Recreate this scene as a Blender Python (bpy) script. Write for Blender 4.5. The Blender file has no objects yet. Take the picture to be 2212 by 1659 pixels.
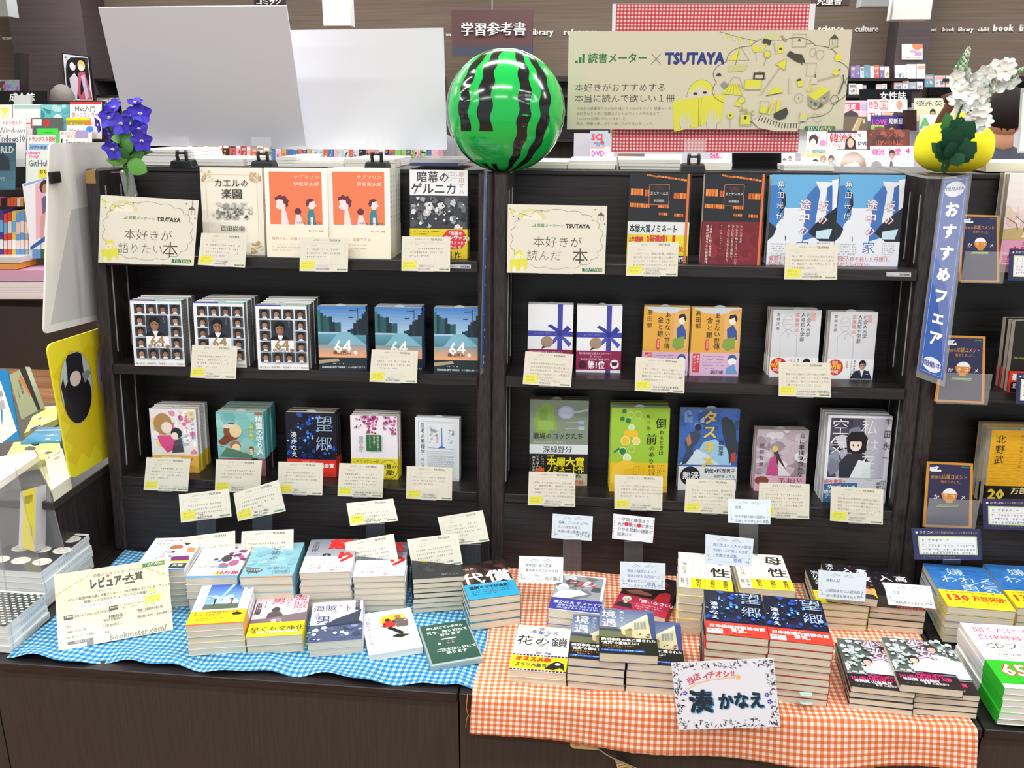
import bpy, math, random
from mathutils import Vector, Matrix
R = math.radians
rnd = random.Random(7)
SC = bpy.context.scene
COL = SC.collection
H = 1.50                      # height of the bookcase top above the floor
# ------------------------------------------------------------------ camera
F, CX0, CY0, CZ0, YAW, PIT, ROL = 1904.55, 1.07131, -1.76579, H + 0.109754, 0.103019, 0.296764, 0.0025039
TILT, TP, W = 0.09798, 0.029, 0.85
IW, IH = 2212, 1659
_cy, _sy, _cp, _sp, _cr, _sr = math.cos(YAW), math.sin(YAW), math.cos(PIT), math.sin(PIT), math.cos(ROL), math.sin(ROL)
_r = Vector((_cy, _sy, 0)); _f = Vector((-_sy, _cy, 0)); _u = Vector((0, 0, 1))
FWD = _f * _cp - _u * _sp
UP = _f * _sp + _u * _cp
RT = _r * _cr + UP * _sr
UP = -_r * _sr + UP * _cr
EYE = Vector((CX0, CY0, CZ0))
cam = bpy.data.cameras.new('camera')
cam.sensor_width = 36.0
cam.lens = F / IW * 36.0
cam.clip_start = 0.05
camo = bpy.data.objects.new('camera', cam)
COL.objects.link(camo)
m = Matrix((RT, UP, -FWD)).transposed().to_4x4()
m.translation = EYE
camo.matrix_world = m
SC.camera = camo
# ------------------------------------------------------------------ light
SC.view_settings.view_transform = 'Standard'
SC.view_settings.look = 'None'
SC.view_settings.exposure = 0.0
SC.view_settings.gamma = 1.0
SC.view_settings.use_curve_mapping = False
world = bpy.data.worlds.new('shop_ambience')
SC.world = world
world.use_nodes = True
world.node_tree.nodes['Background'].inputs[0].default_value = (0.90, 0.97, 1.0, 1)
world.node_tree.nodes['Background'].inputs[1].default_value = 0.62
CEIL = 2.95
def area(x, y, sx, sy, power):
    l = bpy.data.lights.new('tube_light', 'AREA')
    l.shape = 'RECTANGLE'; l.size = sx; l.size_y = sy; l.energy = power
    l.color = (0.97, 1.0, 0.985)
    o = bpy.data.objects.new('tube_light', l)
    o.location = (x, y, CEIL - 0.06)
    COL.objects.link(o)
    return o
for yy in (-2.6, -1.3, 0.2, 1.7, 3.3, 4.7):
    for xx in (-2.6, -0.9, 0.8, 2.5, 4.2):
        area(xx, yy, 1.2, 0.14, 19)

def ray(px, py):
    return FWD + RT * ((px - IW / 2) / F) - UP * ((py - IH / 2) / F)
def at_y(px, py, Y):
    d = ray(px, py); t = (Y - EYE.y) / d.y
    return EYE + d * t
def at_z(px, py, Z):
    d = ray(px, py); t = (Z - EYE.z) / d.z
    return EYE + d * t
def at_x(px, py, X):
    d = ray(px, py); t = (X - EYE.x) / d.x
    return EYE + d * t
def proj(P):
    d = Vector(P) - EYE; D = d.dot(FWD)
    return IW / 2 + F * d.dot(RT) / D, IH / 2 - F * d.dot(UP) / D
def rise(b, ty, lean=0.0):
    """length along a (leaning) upright from b until it shows at image row ty"""
    lo, hi = 0.0, 1.5
    for _ in range(40):
        mid = (lo + hi) / 2
        q = Vector(b) + Vector((0, math.sin(lean), math.cos(lean))) * mid
        if proj(q)[1] > ty: lo = mid
        else: hi = mid
    return lo
# ------------------------------------------------------------------ colour and materials
def lin(h):
    if not isinstance(h, str): return h
    o = []
    for i in (0, 2, 4):
        c = int(h[i:i + 2], 16) / 255.0
        o.append(c / 12.92 if c <= 0.04045 else ((c + 0.055) / 1.055) ** 2.4)
    return (o[0], o[1], o[2], 1.0)
def mat(name, base=None, rough=0.5, spec=0.5, metal=0.0, coat=0.0, attr=False, fn=None, **kw):
    mm = bpy.data.materials.new(name); mm.use_nodes = True
    nt = mm.node_tree; b = nt.nodes['Principled BSDF']
    if base: b.inputs['Base Color'].default_value = lin(base)
    b.inputs['Roughness'].default_value = rough
    b.inputs['Specular IOR Level'].default_value = spec
    b.inputs['Metallic'].default_value = metal
    b.inputs['Coat Weight'].default_value = coat
    b.inputs['Coat Roughness'].default_value = 0.08
    for k, v in kw.items(): b.inputs[k.replace('_', ' ')].default_value = v
    if attr:
        a = nt.nodes.new('ShaderNodeAttribute'); a.attribute_name = 'Col'
        nt.links.new(a.outputs['Color'], b.inputs['Base Color'])
    if fn: fn(nt, b)
    return mm
def N(nt, t, **kw):
    n = nt.nodes.new(t)
    for k, v in kw.items(): setattr(n, k, v)
    return n
def grain(c1, c2, scale, stretch, bump=0.05, coord='Object'):
    def fn(nt, b):
        tc = N(nt, 'ShaderNodeTexCoord'); mp = N(nt, 'ShaderNodeMapping')
        mp.inputs['Scale'].default_value = stretch
        nz = N(nt, 'ShaderNodeTexNoise'); nz.inputs['Scale'].default_value = scale; nz.inputs['Detail'].default_value = 5
        cr = N(nt, 'ShaderNodeValToRGB')
        cr.color_ramp.elements[0].position = 0.35; cr.color_ramp.elements[1].position = 0.68
        cr.color_ramp.elements[0].color = lin(c1); cr.color_ramp.elements[1].color = lin(c2)
        L = nt.links.new
        L(tc.outputs[coord], mp.inputs[0]); L(mp.outputs[0], nz.inputs[0]); L(nz.outputs[0], cr.inputs[0])
        L(cr.outputs[0], b.inputs['Base Color'])
        if bump:
            bm = N(nt, 'ShaderNodeBump'); bm.inputs['Strength'].default_value = bump; bm.inputs['Distance'].default_value = 0.002
            L(nz.outputs[0], bm.inputs['Height']); L(bm.outputs[0], b.inputs['Normal'])
    return fn
def pages_fn(c1, c2):
    def fn(nt, b):
        tc = N(nt, 'ShaderNodeTexCoord'); mp = N(nt, 'ShaderNodeMapping')
        mp.inputs['Scale'].default_value = (3, 900, 3)
        nz = N(nt, 'ShaderNodeTexNoise'); nz.inputs['Scale'].default_value = 1.0; nz.inputs['Detail'].default_value = 2
        cr = N(nt, 'ShaderNodeValToRGB')
        cr.color_ramp.elements[0].position = 0.3; cr.color_ramp.elements[1].position = 0.6
        cr.color_ramp.elements[0].color = lin(c1); cr.color_ramp.elements[1].color = lin(c2)
        L = nt.links.new
        L(tc.outputs['Object'], mp.inputs[0]); L(mp.outputs[0], nz.inputs[0]); L(nz.outputs[0], cr.inputs[0])
        L(cr.outputs[0], b.inputs['Base Color'])
    return fn
def gingham_fn(c_full, c_half, c_white, per):
    def fn(nt, b):
        uv = N(nt, 'ShaderNodeUVMap'); sp = N(nt, 'ShaderNodeSeparateXYZ'); L = nt.links.new
        L(uv.outputs[0], sp.inputs[0])
        outs = []
        for k in (0, 1):
            mu = N(nt, 'ShaderNodeMath', operation='MULTIPLY'); mu.inputs[1].default_value = 1.0 / per
            fr = N(nt, 'ShaderNodeMath', operation='FRACT'); lt = N(nt, 'ShaderNodeMath', operation='LESS_THAN'); lt.inputs[1].default_value = 0.5
            L(sp.outputs[k], mu.inputs[0]); L(mu.outputs[0], fr.inputs[0]); L(fr.outputs[0], lt.inputs[0]); outs.append(lt)
        ad = N(nt, 'ShaderNodeMath', operation='ADD'); L(outs[0].outputs[0], ad.inputs[0]); L(outs[1].outputs[0], ad.inputs[1])
        hf = N(nt, 'ShaderNodeMath', operation='MULTIPLY'); hf.inputs[1].default_value = 0.5; L(ad.outputs[0], hf.inputs[0])
        cr = N(nt, 'ShaderNodeValToRGB'); cr.color_ramp.interpolation = 'CONSTANT'
        e = cr.color_ramp.elements
        e[0].position = 0.0; e[0].color = lin(c_white); e[1].position = 0.25; e[1].color = lin(c_half)
        e2 = e.new(0.75); e2.color = lin(c_full)
        L(hf.outputs[0], cr.inputs[0]); L(cr.outputs[0], b.inputs['Base Color'])
        nz = N(nt, 'ShaderNodeTexNoise'); nz.inputs['Scale'].default_value = 900
        bm = N(nt, 'ShaderNodeBump'); bm.inputs['Strength'].default_value = 0.25; bm.inputs['Distance'].default_value = 0.0008
        L(nz.outputs[0], bm.inputs['Height']); L(bm.outputs[0], b.inputs['Normal'])
    return fn
def acrylic(name, tint, op, rough=0.05):
    mm = bpy.data.materials.new(name); mm.use_nodes = True
    nt = mm.node_tree; b = nt.nodes['Principled BSDF']; out = nt.nodes['Material Output']
    b.inputs['Base Color'].default_value = lin(tint); b.inputs['Roughness'].default_value = rough
    b.inputs['Specular IOR Level'].default_value = 0.9
    tr = N(nt, 'ShaderNodeBsdfTransparent'); mx = N(nt, 'ShaderNodeMixShader'); mx.inputs[0].default_value = op
    nt.links.new(tr.outputs[0], mx.inputs[1]); nt.links.new(b.outputs[0], mx.inputs[2]); nt.links.new(mx.outputs[0], out.inputs[0])
    return mm
M = {}
M['print'] = mat('printed_paper', attr=True, rough=0.42, spec=0.4)
M['gloss'] = mat('glossy_printed_cover', attr=True, rough=0.25, spec=0.5, coat=0.6)
M['card'] = mat('laminated_card', attr=True, rough=0.35, spec=0.45, coat=0.25)
M['matt'] = mat('matt_board', attr=True, rough=0.75, spec=0.2)
M['pages'] = mat('page_edges', rough=0.8, spec=0.2, fn=pages_fn('c2b8a2', 'ded6c4'))
M['pages_w'] = mat('white_page_edges', rough=0.8, spec=0.2, fn=pages_fn('c9cac6', 'e8e8e4'))
M['wood'] = mat('dark_wood_laminate', rough=0.36, spec=0.45, fn=grain('1c1819', '302a2c', 6, (1.2, 6, 60)))
M['woodv'] = mat('dark_wood_upright', rough=0.36, spec=0.45, fn=grain('221c1d', '3b3233', 6, (60, 60, 1.2)))
M['base'] = mat('dark_wood_plinth', rough=0.45, spec=0.4, fn=grain('352f2c', '3d3733', 5, (60, 60, 2.0), 0.02))
M['wall'] = mat('brown_wood_panelling', rough=0.6, spec=0.25, fn=grain('6a5c51', '7b6c60', 3.0, (.6, 6, 60), 0.0))
M['column'] = mat('dark_brown_column', rough=0.6, spec=0.25, fn=grain('50464a', '5a5054', 3.0, (.6, 6, 60), 0.0))
M['floor'] = mat('shop_floor_wood', rough=0.4, fn=grain('8a5f40', 'b98a62', 1.6, (1, 9, 1)))
M['ceil'] = mat('ceiling_paint', 'e8e8e6', rough=0.9)
M['black'] = mat('black_plastic', '15181c', rough=0.35)
M['white'] = mat('white_paint', 'f2f2f0', rough=0.5)
M['grey'] = mat('grey_plastic', 'a9adb0', rough=0.4)
M['clear'] = acrylic('clear_acrylic', 'e8eef2', 0.16)
M['pane'] = acrylic('clear_pane', 'e8eef2', 0.08)
M['smoke'] = acrylic('smoky_acrylic', '8f939c', 0.22, 0.1)
M['film'] = acrylic('clear_film', 'ffffff', 0.10, 0.12)
M['edge'] = acrylic('acrylic_edge', 'c9ced4', 0.7, 0.2)
M['case'] = acrylic('frosted_case', 'a9bcbc', 0.75, 0.3)
M['blue'] = mat('blue_gingham', rough=0.9, spec=0.15, fn=gingham_fn('2275b4', '5c9fc8', 'b8dcea', 0.0112))
M['orange'] = mat('orange_gingham', rough=0.9, spec=0.15, fn=gingham_fn('dc7142', 'e8a07c', 'f6ece2', 0.0106))
M['redg'] = mat('red_gingham', rough=0.85, spec=0.15, fn=gingham_fn('c0414f', 'd26a74', 'f3d6d2', 0.0070))
# ------------------------------------------------------------------ mesh building
class MB:
    """collects coloured faces; build() links them as ONE mesh object"""
    def __init__(s): s.v = []; s.f = []; s.c = []; s.uv = []; s.mi = []
    def poly(s, pts, c='ffffff', mi=0, uv=None):
        k = len(s.v); c = lin(c)
        s.v += [tuple(p) for p in pts]; s.c += [c] * len(pts); s.f.append(tuple(range(k, k + len(pts)))); s.mi.append(mi)
        s.uv += uv if uv else [(0, 0)] * len(pts)
    def mesh_(s, pts, faces, c='ffffff', mi=0, uv=None):
        k = len(s.v); c = lin(c)
        s.v += [tuple(p) for p in pts]; s.c += [c] * len(pts)
        for f in faces: s.f.append(tuple(i + k for i in f)); s.mi.append(mi)
        s.uv += uv if uv else [(0, 0)] * len(pts)
    def hexa(s, P, c='ffffff', mi=0):
        # P: 8 corners, bottom ring 0-3 then top ring 4-7 (counter-clockwise seen from above)
        s.mesh_(P, [(3, 2, 1, 0), (4, 5, 6, 7), (0, 1, 5, 4), (1, 2, 6, 5), (2, 3, 7, 6), (3, 0, 4, 7)], c, mi)
    def box(s, x0, x1, y0, y1, z0, z1, c='ffffff', mi=0):
        s.hexa([(x0, y0, z0), (x1, y0, z0), (x1, y1, z0), (x0, y1, z0), (x0, y0, z1), (x1, y0, z1), (x1, y1, z1), (x0, y1, z1)], c, mi)
    def tube(s, pts, rad, n=8, c='ffffff', mi=0):
        pts = [Vector(p) for p in pts]; rs = rad if isinstance(rad, (list, tuple)) else [rad] * len(pts)
        V = []; Fc = []
        for i, p in enumerate(pts):
            d = (pts[min(i + 1, len(pts) - 1)] - pts[max(i - 1, 0)]).normalized()
            a = d.cross(Vector((0.3, 0.9, 0.2))).normalized(); b = d.cross(a)
            for k in range(n):
                t = 2 * math.pi * k / n
                V.append(p + (a * math.cos(t) + b * math.sin(t)) * rs[i])
        for i in range(len(pts) - 1):
            for k in range(n):
                k2 = (k + 1) % n
                Fc.append((i * n + k, i * n + k2, (i + 1) * n + k2, (i + 1) * n + k))
        Fc.append(tuple(range(n - 1, -1, -1))); Fc.append(tuple((len(pts) - 1) * n + k for k in range(n)))
        s.mesh_(V, Fc, c, mi)
    def ball(s, cx, cy, cz, rx, ry, rz, nu=24, nv=14, c='ffffff', mi=0, fn=None):
        V = []; Fc = []
        for j in range(nv + 1):
            th = math.pi * j / nv
            for i in range(nu):
                ph = 2 * math.pi * i / nu
                d = (math.sin(th) * math.cos(ph), math.sin(th) * math.sin(ph), math.cos(th))
                k = fn(d) if fn else 1.0
                V.append((cx + rx * d[0] * k, cy + ry * d[1] * k, cz + rz * d[2] * k))
        for j in range(nv):
            for i in range(nu):
                i2 = (i + 1) % nu
                Fc.append((j * nu + i, (j + 1) * nu + i, (j + 1) * nu + i2, j * nu + i2))
        s.mesh_(V, Fc, c, mi)
    def data(s, name, mats):
        me = bpy.data.meshes.new(name)
        me.from_pydata(s.v, [], s.f)
        ca = me.color_attributes.new('Col', 'FLOAT_COLOR', 'POINT')
        ca.data.foreach_set('color', [x for c in s.c for x in c])
        if any(u != (0, 0) for u in s.uv):
            ul = me.uv_layers.new(name='UVMap')
            li = [0] * len(me.loops); me.loops.foreach_get('vertex_index', li)
            ul.data.foreach_set('uv', [x for i in li for x in s.uv[i]])
        for q in (mats if isinstance(mats, (list, tuple)) else [mats]): me.materials.append(M[q] if isinstance(q, str) else q)
        me.polygons.foreach_set('material_index', s.mi)
        me.update()
        return me
    def build(s, name, mats, parent=None, smooth=False, at=None):
        me = s.data(name, mats)
        if smooth: me.polygons.foreach_set('use_smooth', [True] * len(me.polygons))
        o = bpy.data.objects.new(name, me); COL.objects.link(o)
        if parent: o.parent = parent
        if at is not None: o.location = at
        return o
def bevel(o, wd, seg=2):
    b = o.modifiers.new('bevel', 'BEVEL'); b.width = wd; b.segments = seg; b.limit_method = 'ANGLE'
    return o
def tag(o, label, cat, group=None):
    o['label'] = label; o['category'] = cat
    if group: o['group'] = group
    return o
def thing(name, label, cat, loc=(0, 0, 0), group=None):
    o = bpy.data.objects.new(name, None); o.empty_display_size = 0.02; COL.objects.link(o); o.location = loc
    return tag(o, label, cat, group)
def struct(o): o['kind'] = 'structure'; return o
ORD = ['first', 'second', 'third', 'fourth', 'fifth', 'sixth', 'seventh', 'eighth', 'ninth', 'tenth', 'eleventh', 'twelfth']
def ordn(i): return ORD[i] if i < 12 else '%dth' % (i + 1) if (i + 1) % 10 not in (1, 2, 3) or i < 20 else '%d%s' % (i + 1, ('st', 'nd', 'rd')[i % 10])
# ------------------------------------------------------------------ flat print
_G = {}
def glyph(s, b):
    k = (s, b)
    if k not in _G:
        c = bpy.data.curves.new('g', 'FONT'); c.body = s; c.resolution_u = 1; c.offset = b
        o = bpy.data.objects.new('g', c); me = o.to_mesh()
        _G[k] = ([(v.co.x, v.co.y) for v in me.vertices], [tuple(p.vertices) for p in me.polygons])
        o.to_mesh_clear(); bpy.data.objects.remove(o); bpy.data.curves.remove(c)
    return _G[k]
class Art:
    """flat print drawn in a sheet 100 units wide, y down; mapped onto a real sheet by fn(x, y, lift)"""
    def __init__(s, fn, step=0.00003, base=0.00006):
        s.mb = MB(); s.fn = fn; s.z = base; s.st = step
    def P(s, pts, c):
        s.z += s.st; s.mb.poly([s.fn(x, y, s.z) for x, y in pts][::-1], c)
    def R(s, x0, y0, x1, y1, c): s.P([(x0, y0), (x1, y0), (x1, y1), (x0, y1)], c)
    def E(s, cx, cy, rx, ry, c, n=18, a0=0, a1=360):
        s.P([(cx + rx * math.cos(R(a0 + (a1 - a0) * i / n)), cy + ry * math.sin(R(a0 + (a1 - a0) * i / n))) for i in range(n + (1 if a1 - a0 < 360 else 0))], c)
    def L(s, pts, w, c, close=False):
        s.z += s.st
        if close: pts = list(pts) + [pts[0]]
        for (x0, y0), (x1, y1) in zip(pts[:-1], pts[1:]):
            dx, dy = x1 - x0, y1 - y0; l = math.hypot(dx, dy) or 1; nx, ny = -dy / l * w / 2, dx / l * w / 2
            s.mb.poly([s.fn(x, y, s.z) for x, y in ((x0 + nx, y0 + ny), (x1 + nx, y1 + ny), (x1 - nx, y1 - ny), (x0 - nx, y0 - ny))], c)
    def ring(s, cx, cy, rx, ry, w, c, n=20, a0=0, a1=360):
        s.L([(cx + rx * math.cos(R(a0 + (a1 - a0) * i / n)), cy + ry * math.sin(R(a0 + (a1 - a0) * i / n))) for i in range(n + 1)], w, c)
    def frame(s, x0, y0, x1, y1, w, c): s.L([(x0, y0), (x1, y0), (x1, y1), (x0, y1)], w, c, True)
    def T(s, t, x, y, sz, c='222222', b=0.0, sx=1.0, al='l', rot=0.0):
        V, Fc = glyph(t, b if b < 0 else 0.0)
        if not V: return
        if al != 'l':
            wd = max(v[0] for v in V) * sz * sx
            x = x - wd / 2 if al == 'c' else x - wd
        ca, sa = math.cos(R(rot)), math.sin(R(rot)); z = s.z + s.st * 1.5
        e = b * .85
        for ox, oy in (((0, 0),) if b < .004 else ((-e, 0), (e, 0)) if b < .018 else ((-e, -e * .6), (e, -e * .6), (-e, e * .6), (e, e * .6)) if b < .038 else ((-e, -e), (e, -e), (-e, e), (e, e), (0, -e), (0, e))):
            pts = []
            for gx, gy in V:
                u, v = (gx + ox) * sz * sx, (0.88 - gy - oy) * sz
                pts.append(s.fn(x + u * ca - v * sa, y + u * sa + v * ca, z))
            s.mb.mesh_(pts, Fc, c); z += s.st * .3
        s.z += s.st * (2.0 if b >= .018 else .8)
    def V(s, t, x, y, sz, c='222222', b=0.0, step=1.04, sx=1.0):
        for i, ch in enumerate(t):
            if ch == ' ': continue
            if ch in 'ー―': s.L([(x + sz / 2, y + i * sz * step + sz * .1), (x + sz / 2, y + i * sz * step + sz * .9)], sz * .09, c)
            elif ch in '、。': s.T(ch, x + sz * .5, y + i * sz * step - sz * .5, sz, c, b, sx)
            else: s.T(ch, x, y + i * sz * step, sz, c, b, sx)
    def lines(s, x0, y0, x1, n, dy, h, c, seed=1, gap=0.25, short=0.6):
        """rows of small unreadable print"""
        q = random.Random(seed); s.z += s.st
        for k in range(n):
            x = x0; xe = x1 if k < n - 1 else x0 + (x1 - x0) * short
            while x < xe - h * .5:
                w = h * q.uniform(.5, .95)
                if q.random() > .12:
                    y = y0 + k * dy
                    for a, b_, cc, d in ((0, .16, 1, .16), (.05, .5, .9, .14), (.35, 0, .18, 1)):
                        if q.random() < .8: s.mb.poly([s.fn(px, py, s.z) for px, py in ((x + a * w, y + b_ * h), (x + (a + cc * (1 - a)) * w, y + b_ * h), (x + (a + cc * (1 - a)) * w, y + (b_ + d) * h), (x + a * w, y + (b_ + d) * h))], c)
                x += w + h * gap
    def blobs(s, x0, y0, x1, y1, n, r0, r1, cols, seed=1, k=7):
        q = random.Random(seed)
        for _ in range(n):
            cx, cy, r = q.uniform(x0, x1), q.uniform(y0, y1), q.uniform(r0, r1)
            pts = []
            for i in range(k):
                a = 2 * math.pi * i / k; rr = r * q.uniform(.6, 1.1)
                pts.append((min(max(cx + rr * math.cos(a), x0), x1), min(max(cy + rr * math.sin(a), y0), y1)))
            s.P(pts, q.choice(cols))
    def grad(s, x0, y0, x1, y1, c0, c1, n=8):
        a, b = lin(c0), lin(c1)
        for i in range(n):
            t = (i + .5) / n; ya = y0 + (y1 - y0) * i / n; yb = y0 + (y1 - y0) * (i + 1) / n
            s.mb.poly([s.fn(x, y, s.z + s.st) for x, y in ((x0, ya), (x0, yb), (x1, yb), (x1, ya))], tuple(a[j] * (1 - t) + b[j] * t for j in range(4)))
        s.z += s.st
    def bob(s, cx, cy, r, skin='d9b08c', hair='1c1a1c', cloth=None):
        """a small plain head, with shoulders when cloth is given"""
        k = (int(cx * 7 + cy * 13) % 5) / 5.0
        if cloth: s.P([(cx - r * 1.7, cy + r * 3), (cx - r * 1.35, cy + r * 1.6), (cx - r * .45, cy + r * 1.05), (cx + r * .45, cy + r * 1.05), (cx + r * 1.35, cy + r * 1.6), (cx + r * 1.7, cy + r * 3)], cloth)
        s.P([(cx - r * .3, cy + r * .7), (cx + r * .3, cy + r * .7), (cx + r * .34, cy + r * 1.4), (cx - r * .34, cy + r * 1.4)], skin)
        s.E(cx, cy - r * .18, r * (.8 + .1 * k), r * 1.02, hair, 14)
        s.P([(cx - r * .62, cy - r * .25), (cx - r * .3, cy - r * .62), (cx + r * .34, cy - r * .6), (cx + r * .62, cy - r * .2), (cx + r * .6, cy + r * .45), (cx + r * .34, cy + r * .95), (cx, cy + r * 1.1), (cx - r * .34, cy + r * .95), (cx - r * .6, cy + r * .45)], skin)
        s.P([(cx - r * .72, cy - r * .05), (cx - r * .6, cy - r * .75), (cx + r * (.3 + .4 * k), cy - r * .8), (cx + r * .72, cy - r * .1), (cx + r * (.5 - .5 * k), cy - r * (.3 + .15 * k)), (cx - r * .2, cy - r * .38)], hair)
        s.P([(cx + r * .1, cy - r * .3), (cx + r * .6, cy - r * .2), (cx + r * .56, cy + r * .5), (cx + r * .24, cy + r * .98), (cx + r * .3, cy + r * .3)], tuple(v * .72 for v in lin(skin)[:3]) + (1,))
        for q in (-.28, .28): s.L([(cx + (q - .14) * r, cy + r * .06), (cx + (q + .14) * r, cy + r * .05)], r * .1, '2a2020')
        s.L([(cx - r * .2, cy + r * .72), (cx + r * .2, cy + r * .72)], r * .09, '8a4a40')
# ------------------------------------------------------------------ cover designs
D = {}
def design(key, w, h, t, front='f2f2f2', spine=None, back=None, band=None, bandc='ffffff', bands=None, side='R', m='print', pages='pages', hard=False):
    def deco(fn):
        D[key] = dict(w=w, h=h, t=t, front=front, spine=spine or front, back=back or front, band=band, bandc=bandc, bands=bands or bandc, side=side, m=m, pages=pages, hard=hard, art=fn)
        return fn
    return deco
BW, BH = .1065, .152       # pocket paperback
@design('kaeru', .133, .190, .026, 'f3eedf', 'e9dfc4', m='card')
def _(a, b, h):
    a.frame(9, 12, 91, h - 12, .5, 'c9b07e')
    for cx, cy in ((12, 14), (88, 14), (12, h - 14), (88, h - 14)):
        a.blobs(cx - 10, cy - 10, cx + 10, cy + 10, 16, 2, 4.5, ['d5bd92', 'c2a577', 'e4d6b6'], seed=int(cx + cy), k=5)
    a.T('カエルの', 50, 18, 14, '33302c', .012, al='c'); a.T('楽園', 50, 34, 17, '33302c', .014, al='c')
    a.blobs(18, 57, 82, 84, 46, 2, 6, ['c9c9c2', '9a9a94', 'b4b4ac', 'e0dfd8'], 3); a.blobs(26, 66, 76, 82, 34, 1, 3, ['4a4a46', '6a6a64', '8a8a84'], 4)
    a.T('百田尚樹', 50, 94, 10, '3a3834', .012, al='c')
@design('submarine', .131, .188, .022, 'f1f0ec', 'eceae4', band=92, bandc='f2ecd9', m='print')
def _(a, b, h):
    a.R(7, 6, 91, 90, 'ea8058')
    a.T('サブマリン', 46, 11, 6.6, 'fbe9de', .0, 1.25); a.T('伊坂幸太郎', 46, 22, 6.6, 'fbe9de', 0, 1.25)
    # tall boy, small child, other boy
    a.P([(17, 50), (18, 58), (16, 62), (20, 66), (26, 66), (24, 90), (37, 90), (33, 70), (31, 66), (33, 58), (32, 50)], 'f6dfe0')
    a.P([(16, 52), (15, 47), (20, 45), (24, 42), (27, 45), (32, 44), (35, 49), (38, 52), (36, 56), (37, 60), (33, 63), (32, 58), (29, 56), (28, 51), (22, 50)], '6e3342')
    a.E(52, 69, 5.5, 5.5, '6e3342', 12); a.P([(49, 74), (55, 74), (61, 90), (46, 90)], 'f6dfe0')
    a.P([(67, 51), (79, 51), (80, 57), (83, 60), (79, 61), (77, 65), (71, 65), (67, 58)], 'f6dfe0'); a.P([(65, 56), (67, 50), (74, 48), (80, 51), (71, 54), (69, 61), (66, 60)], '6e3342')
    a.P([(70, 65), (77, 65), (81, 90), (67, 90), (67, 74)], '3d8a95'); a.P([(72, 78), (76, 78), (76, 90), (72, 90)], 'f6dfe0')
    a.T('isaka  kotaro', 48, 83, 6, '5a4238', .0, 1.3)
    b.T('書き下ろし長編', 68, 98, 3.4, '8c8474'); b.T('陣内さん、出番ですよ。', 8, 110, 6, 'b9977c'); b.lines(8, 121, 62, 3, 5, 2.6, 'b5ad98', 5)
@design('guernica', .131, .188, .024, '3f434b', '43464e', band=95, bandc='e2cf2d', m='print')
def _(a, b, h):
    a.R(0, 0, 100, 41, 'eef0f3')
    a.T('暗幕の', 12, 2, 19, '3c4248', .02, al='l'); a.T('ゲルニカ', 2, 20, 20, '3c4248', .02)
    a.V('原田マハ', 85, 2, 9, 'c0a070', .012); a.lines(66, 4, 83, 4, 4, 2, '777777', 3)
    a.blobs(2, 44, 98, 94, 60, 2, 9, ['c4c6c9', 'a2a5a9', '6d7075', 'dcdde0', '85888d', '55585e'], 41, 5); a.blobs(2, 44, 98, 94, 26, 1.5, 5, ['2b2e34', 'e8e9ea'], 43, 4)
    b.P([(66, 96), (92, 96), (98, 104), (98, 118), (88, 128), (66, 128), (58, 118), (56, 108)], 'd63a4a')
    b.T('『楽園の', 64, 98, 7, 'ffffff', .02); b.T('カンヴァス』', 60, 105, 8, 'ffffff', .03); b.T('のラストまで', 64, 114, 6, 'ffffff', .02); b.T('大森 望', 70, 121, 6, 'ffe9e9')
    b.lines(3, 98, 54, 2, 4.5, 3, '6a5a10', 4); b.T('補 作', 62, 131, 12, '33301a', .02)
def faces64(a, h):
    for r_ in range(5):
        for c_ in range(4):
            if 1 <= r_ <= 3 and c_ in (1, 2): continue
            x0, y0 = 7 + c_ * 23.4, 9 + r_ * 23.5
            a.R(x0, y0, x0 + 20.5, y0 + 20.5, '39414f'); a.bob(x0 + 10.2, y0 + 9.6, 8, ['a67c60', 'b08a6c', '9a7056'][(r_ + c_) % 3], '171517')
            a.P([(x0 + 5, y0 + 20.5), (x0 + 8, y0 + 16), (x0 + 13, y0 + 16), (x0 + 16, y0 + 20.5)], 'd9dee4')
    a.R(30.5, 32, 73, 75, '2c3442'); a.bob(47, 50, 13, '9c7458', '121214', '14161c'); a.P([(42, 65), (54, 65), (50, 75), (46, 75)], 'e8ecef')
    a.V('犯人は、', 64, 35, 4, '8f99a8')
    a.R(29, 76, 74, 101, 'eceff4')
    a.T('64', 50, 69, 31, 'a5895f', .03, .95, al='c'); a.T('横山秀夫', 32, 93, 8, '3a3632', .014); a.E(70, 97.5, 4.2, 4.2, '8a7a60', 14)
@design('sixfour_a', .1065, .150, .0165, 'eef0f4', '6c7076', '9aa0a4', m='print')
def _(a, b, h):
    a.R(0, 0, 50, 2.5, '3a46b0'); a.R(50, 0, 100, 2.5, '8ec4c8'); faces64(a, h)
    a.lines(30, h - 15, 78, 1, 4, 3, '9aa2b0', 3); a.T('横山秀夫の最高傑作、超豪華キャストで映画化！', 5, h - 8.5, 4.6, '5a5048', .01, .98)
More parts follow.
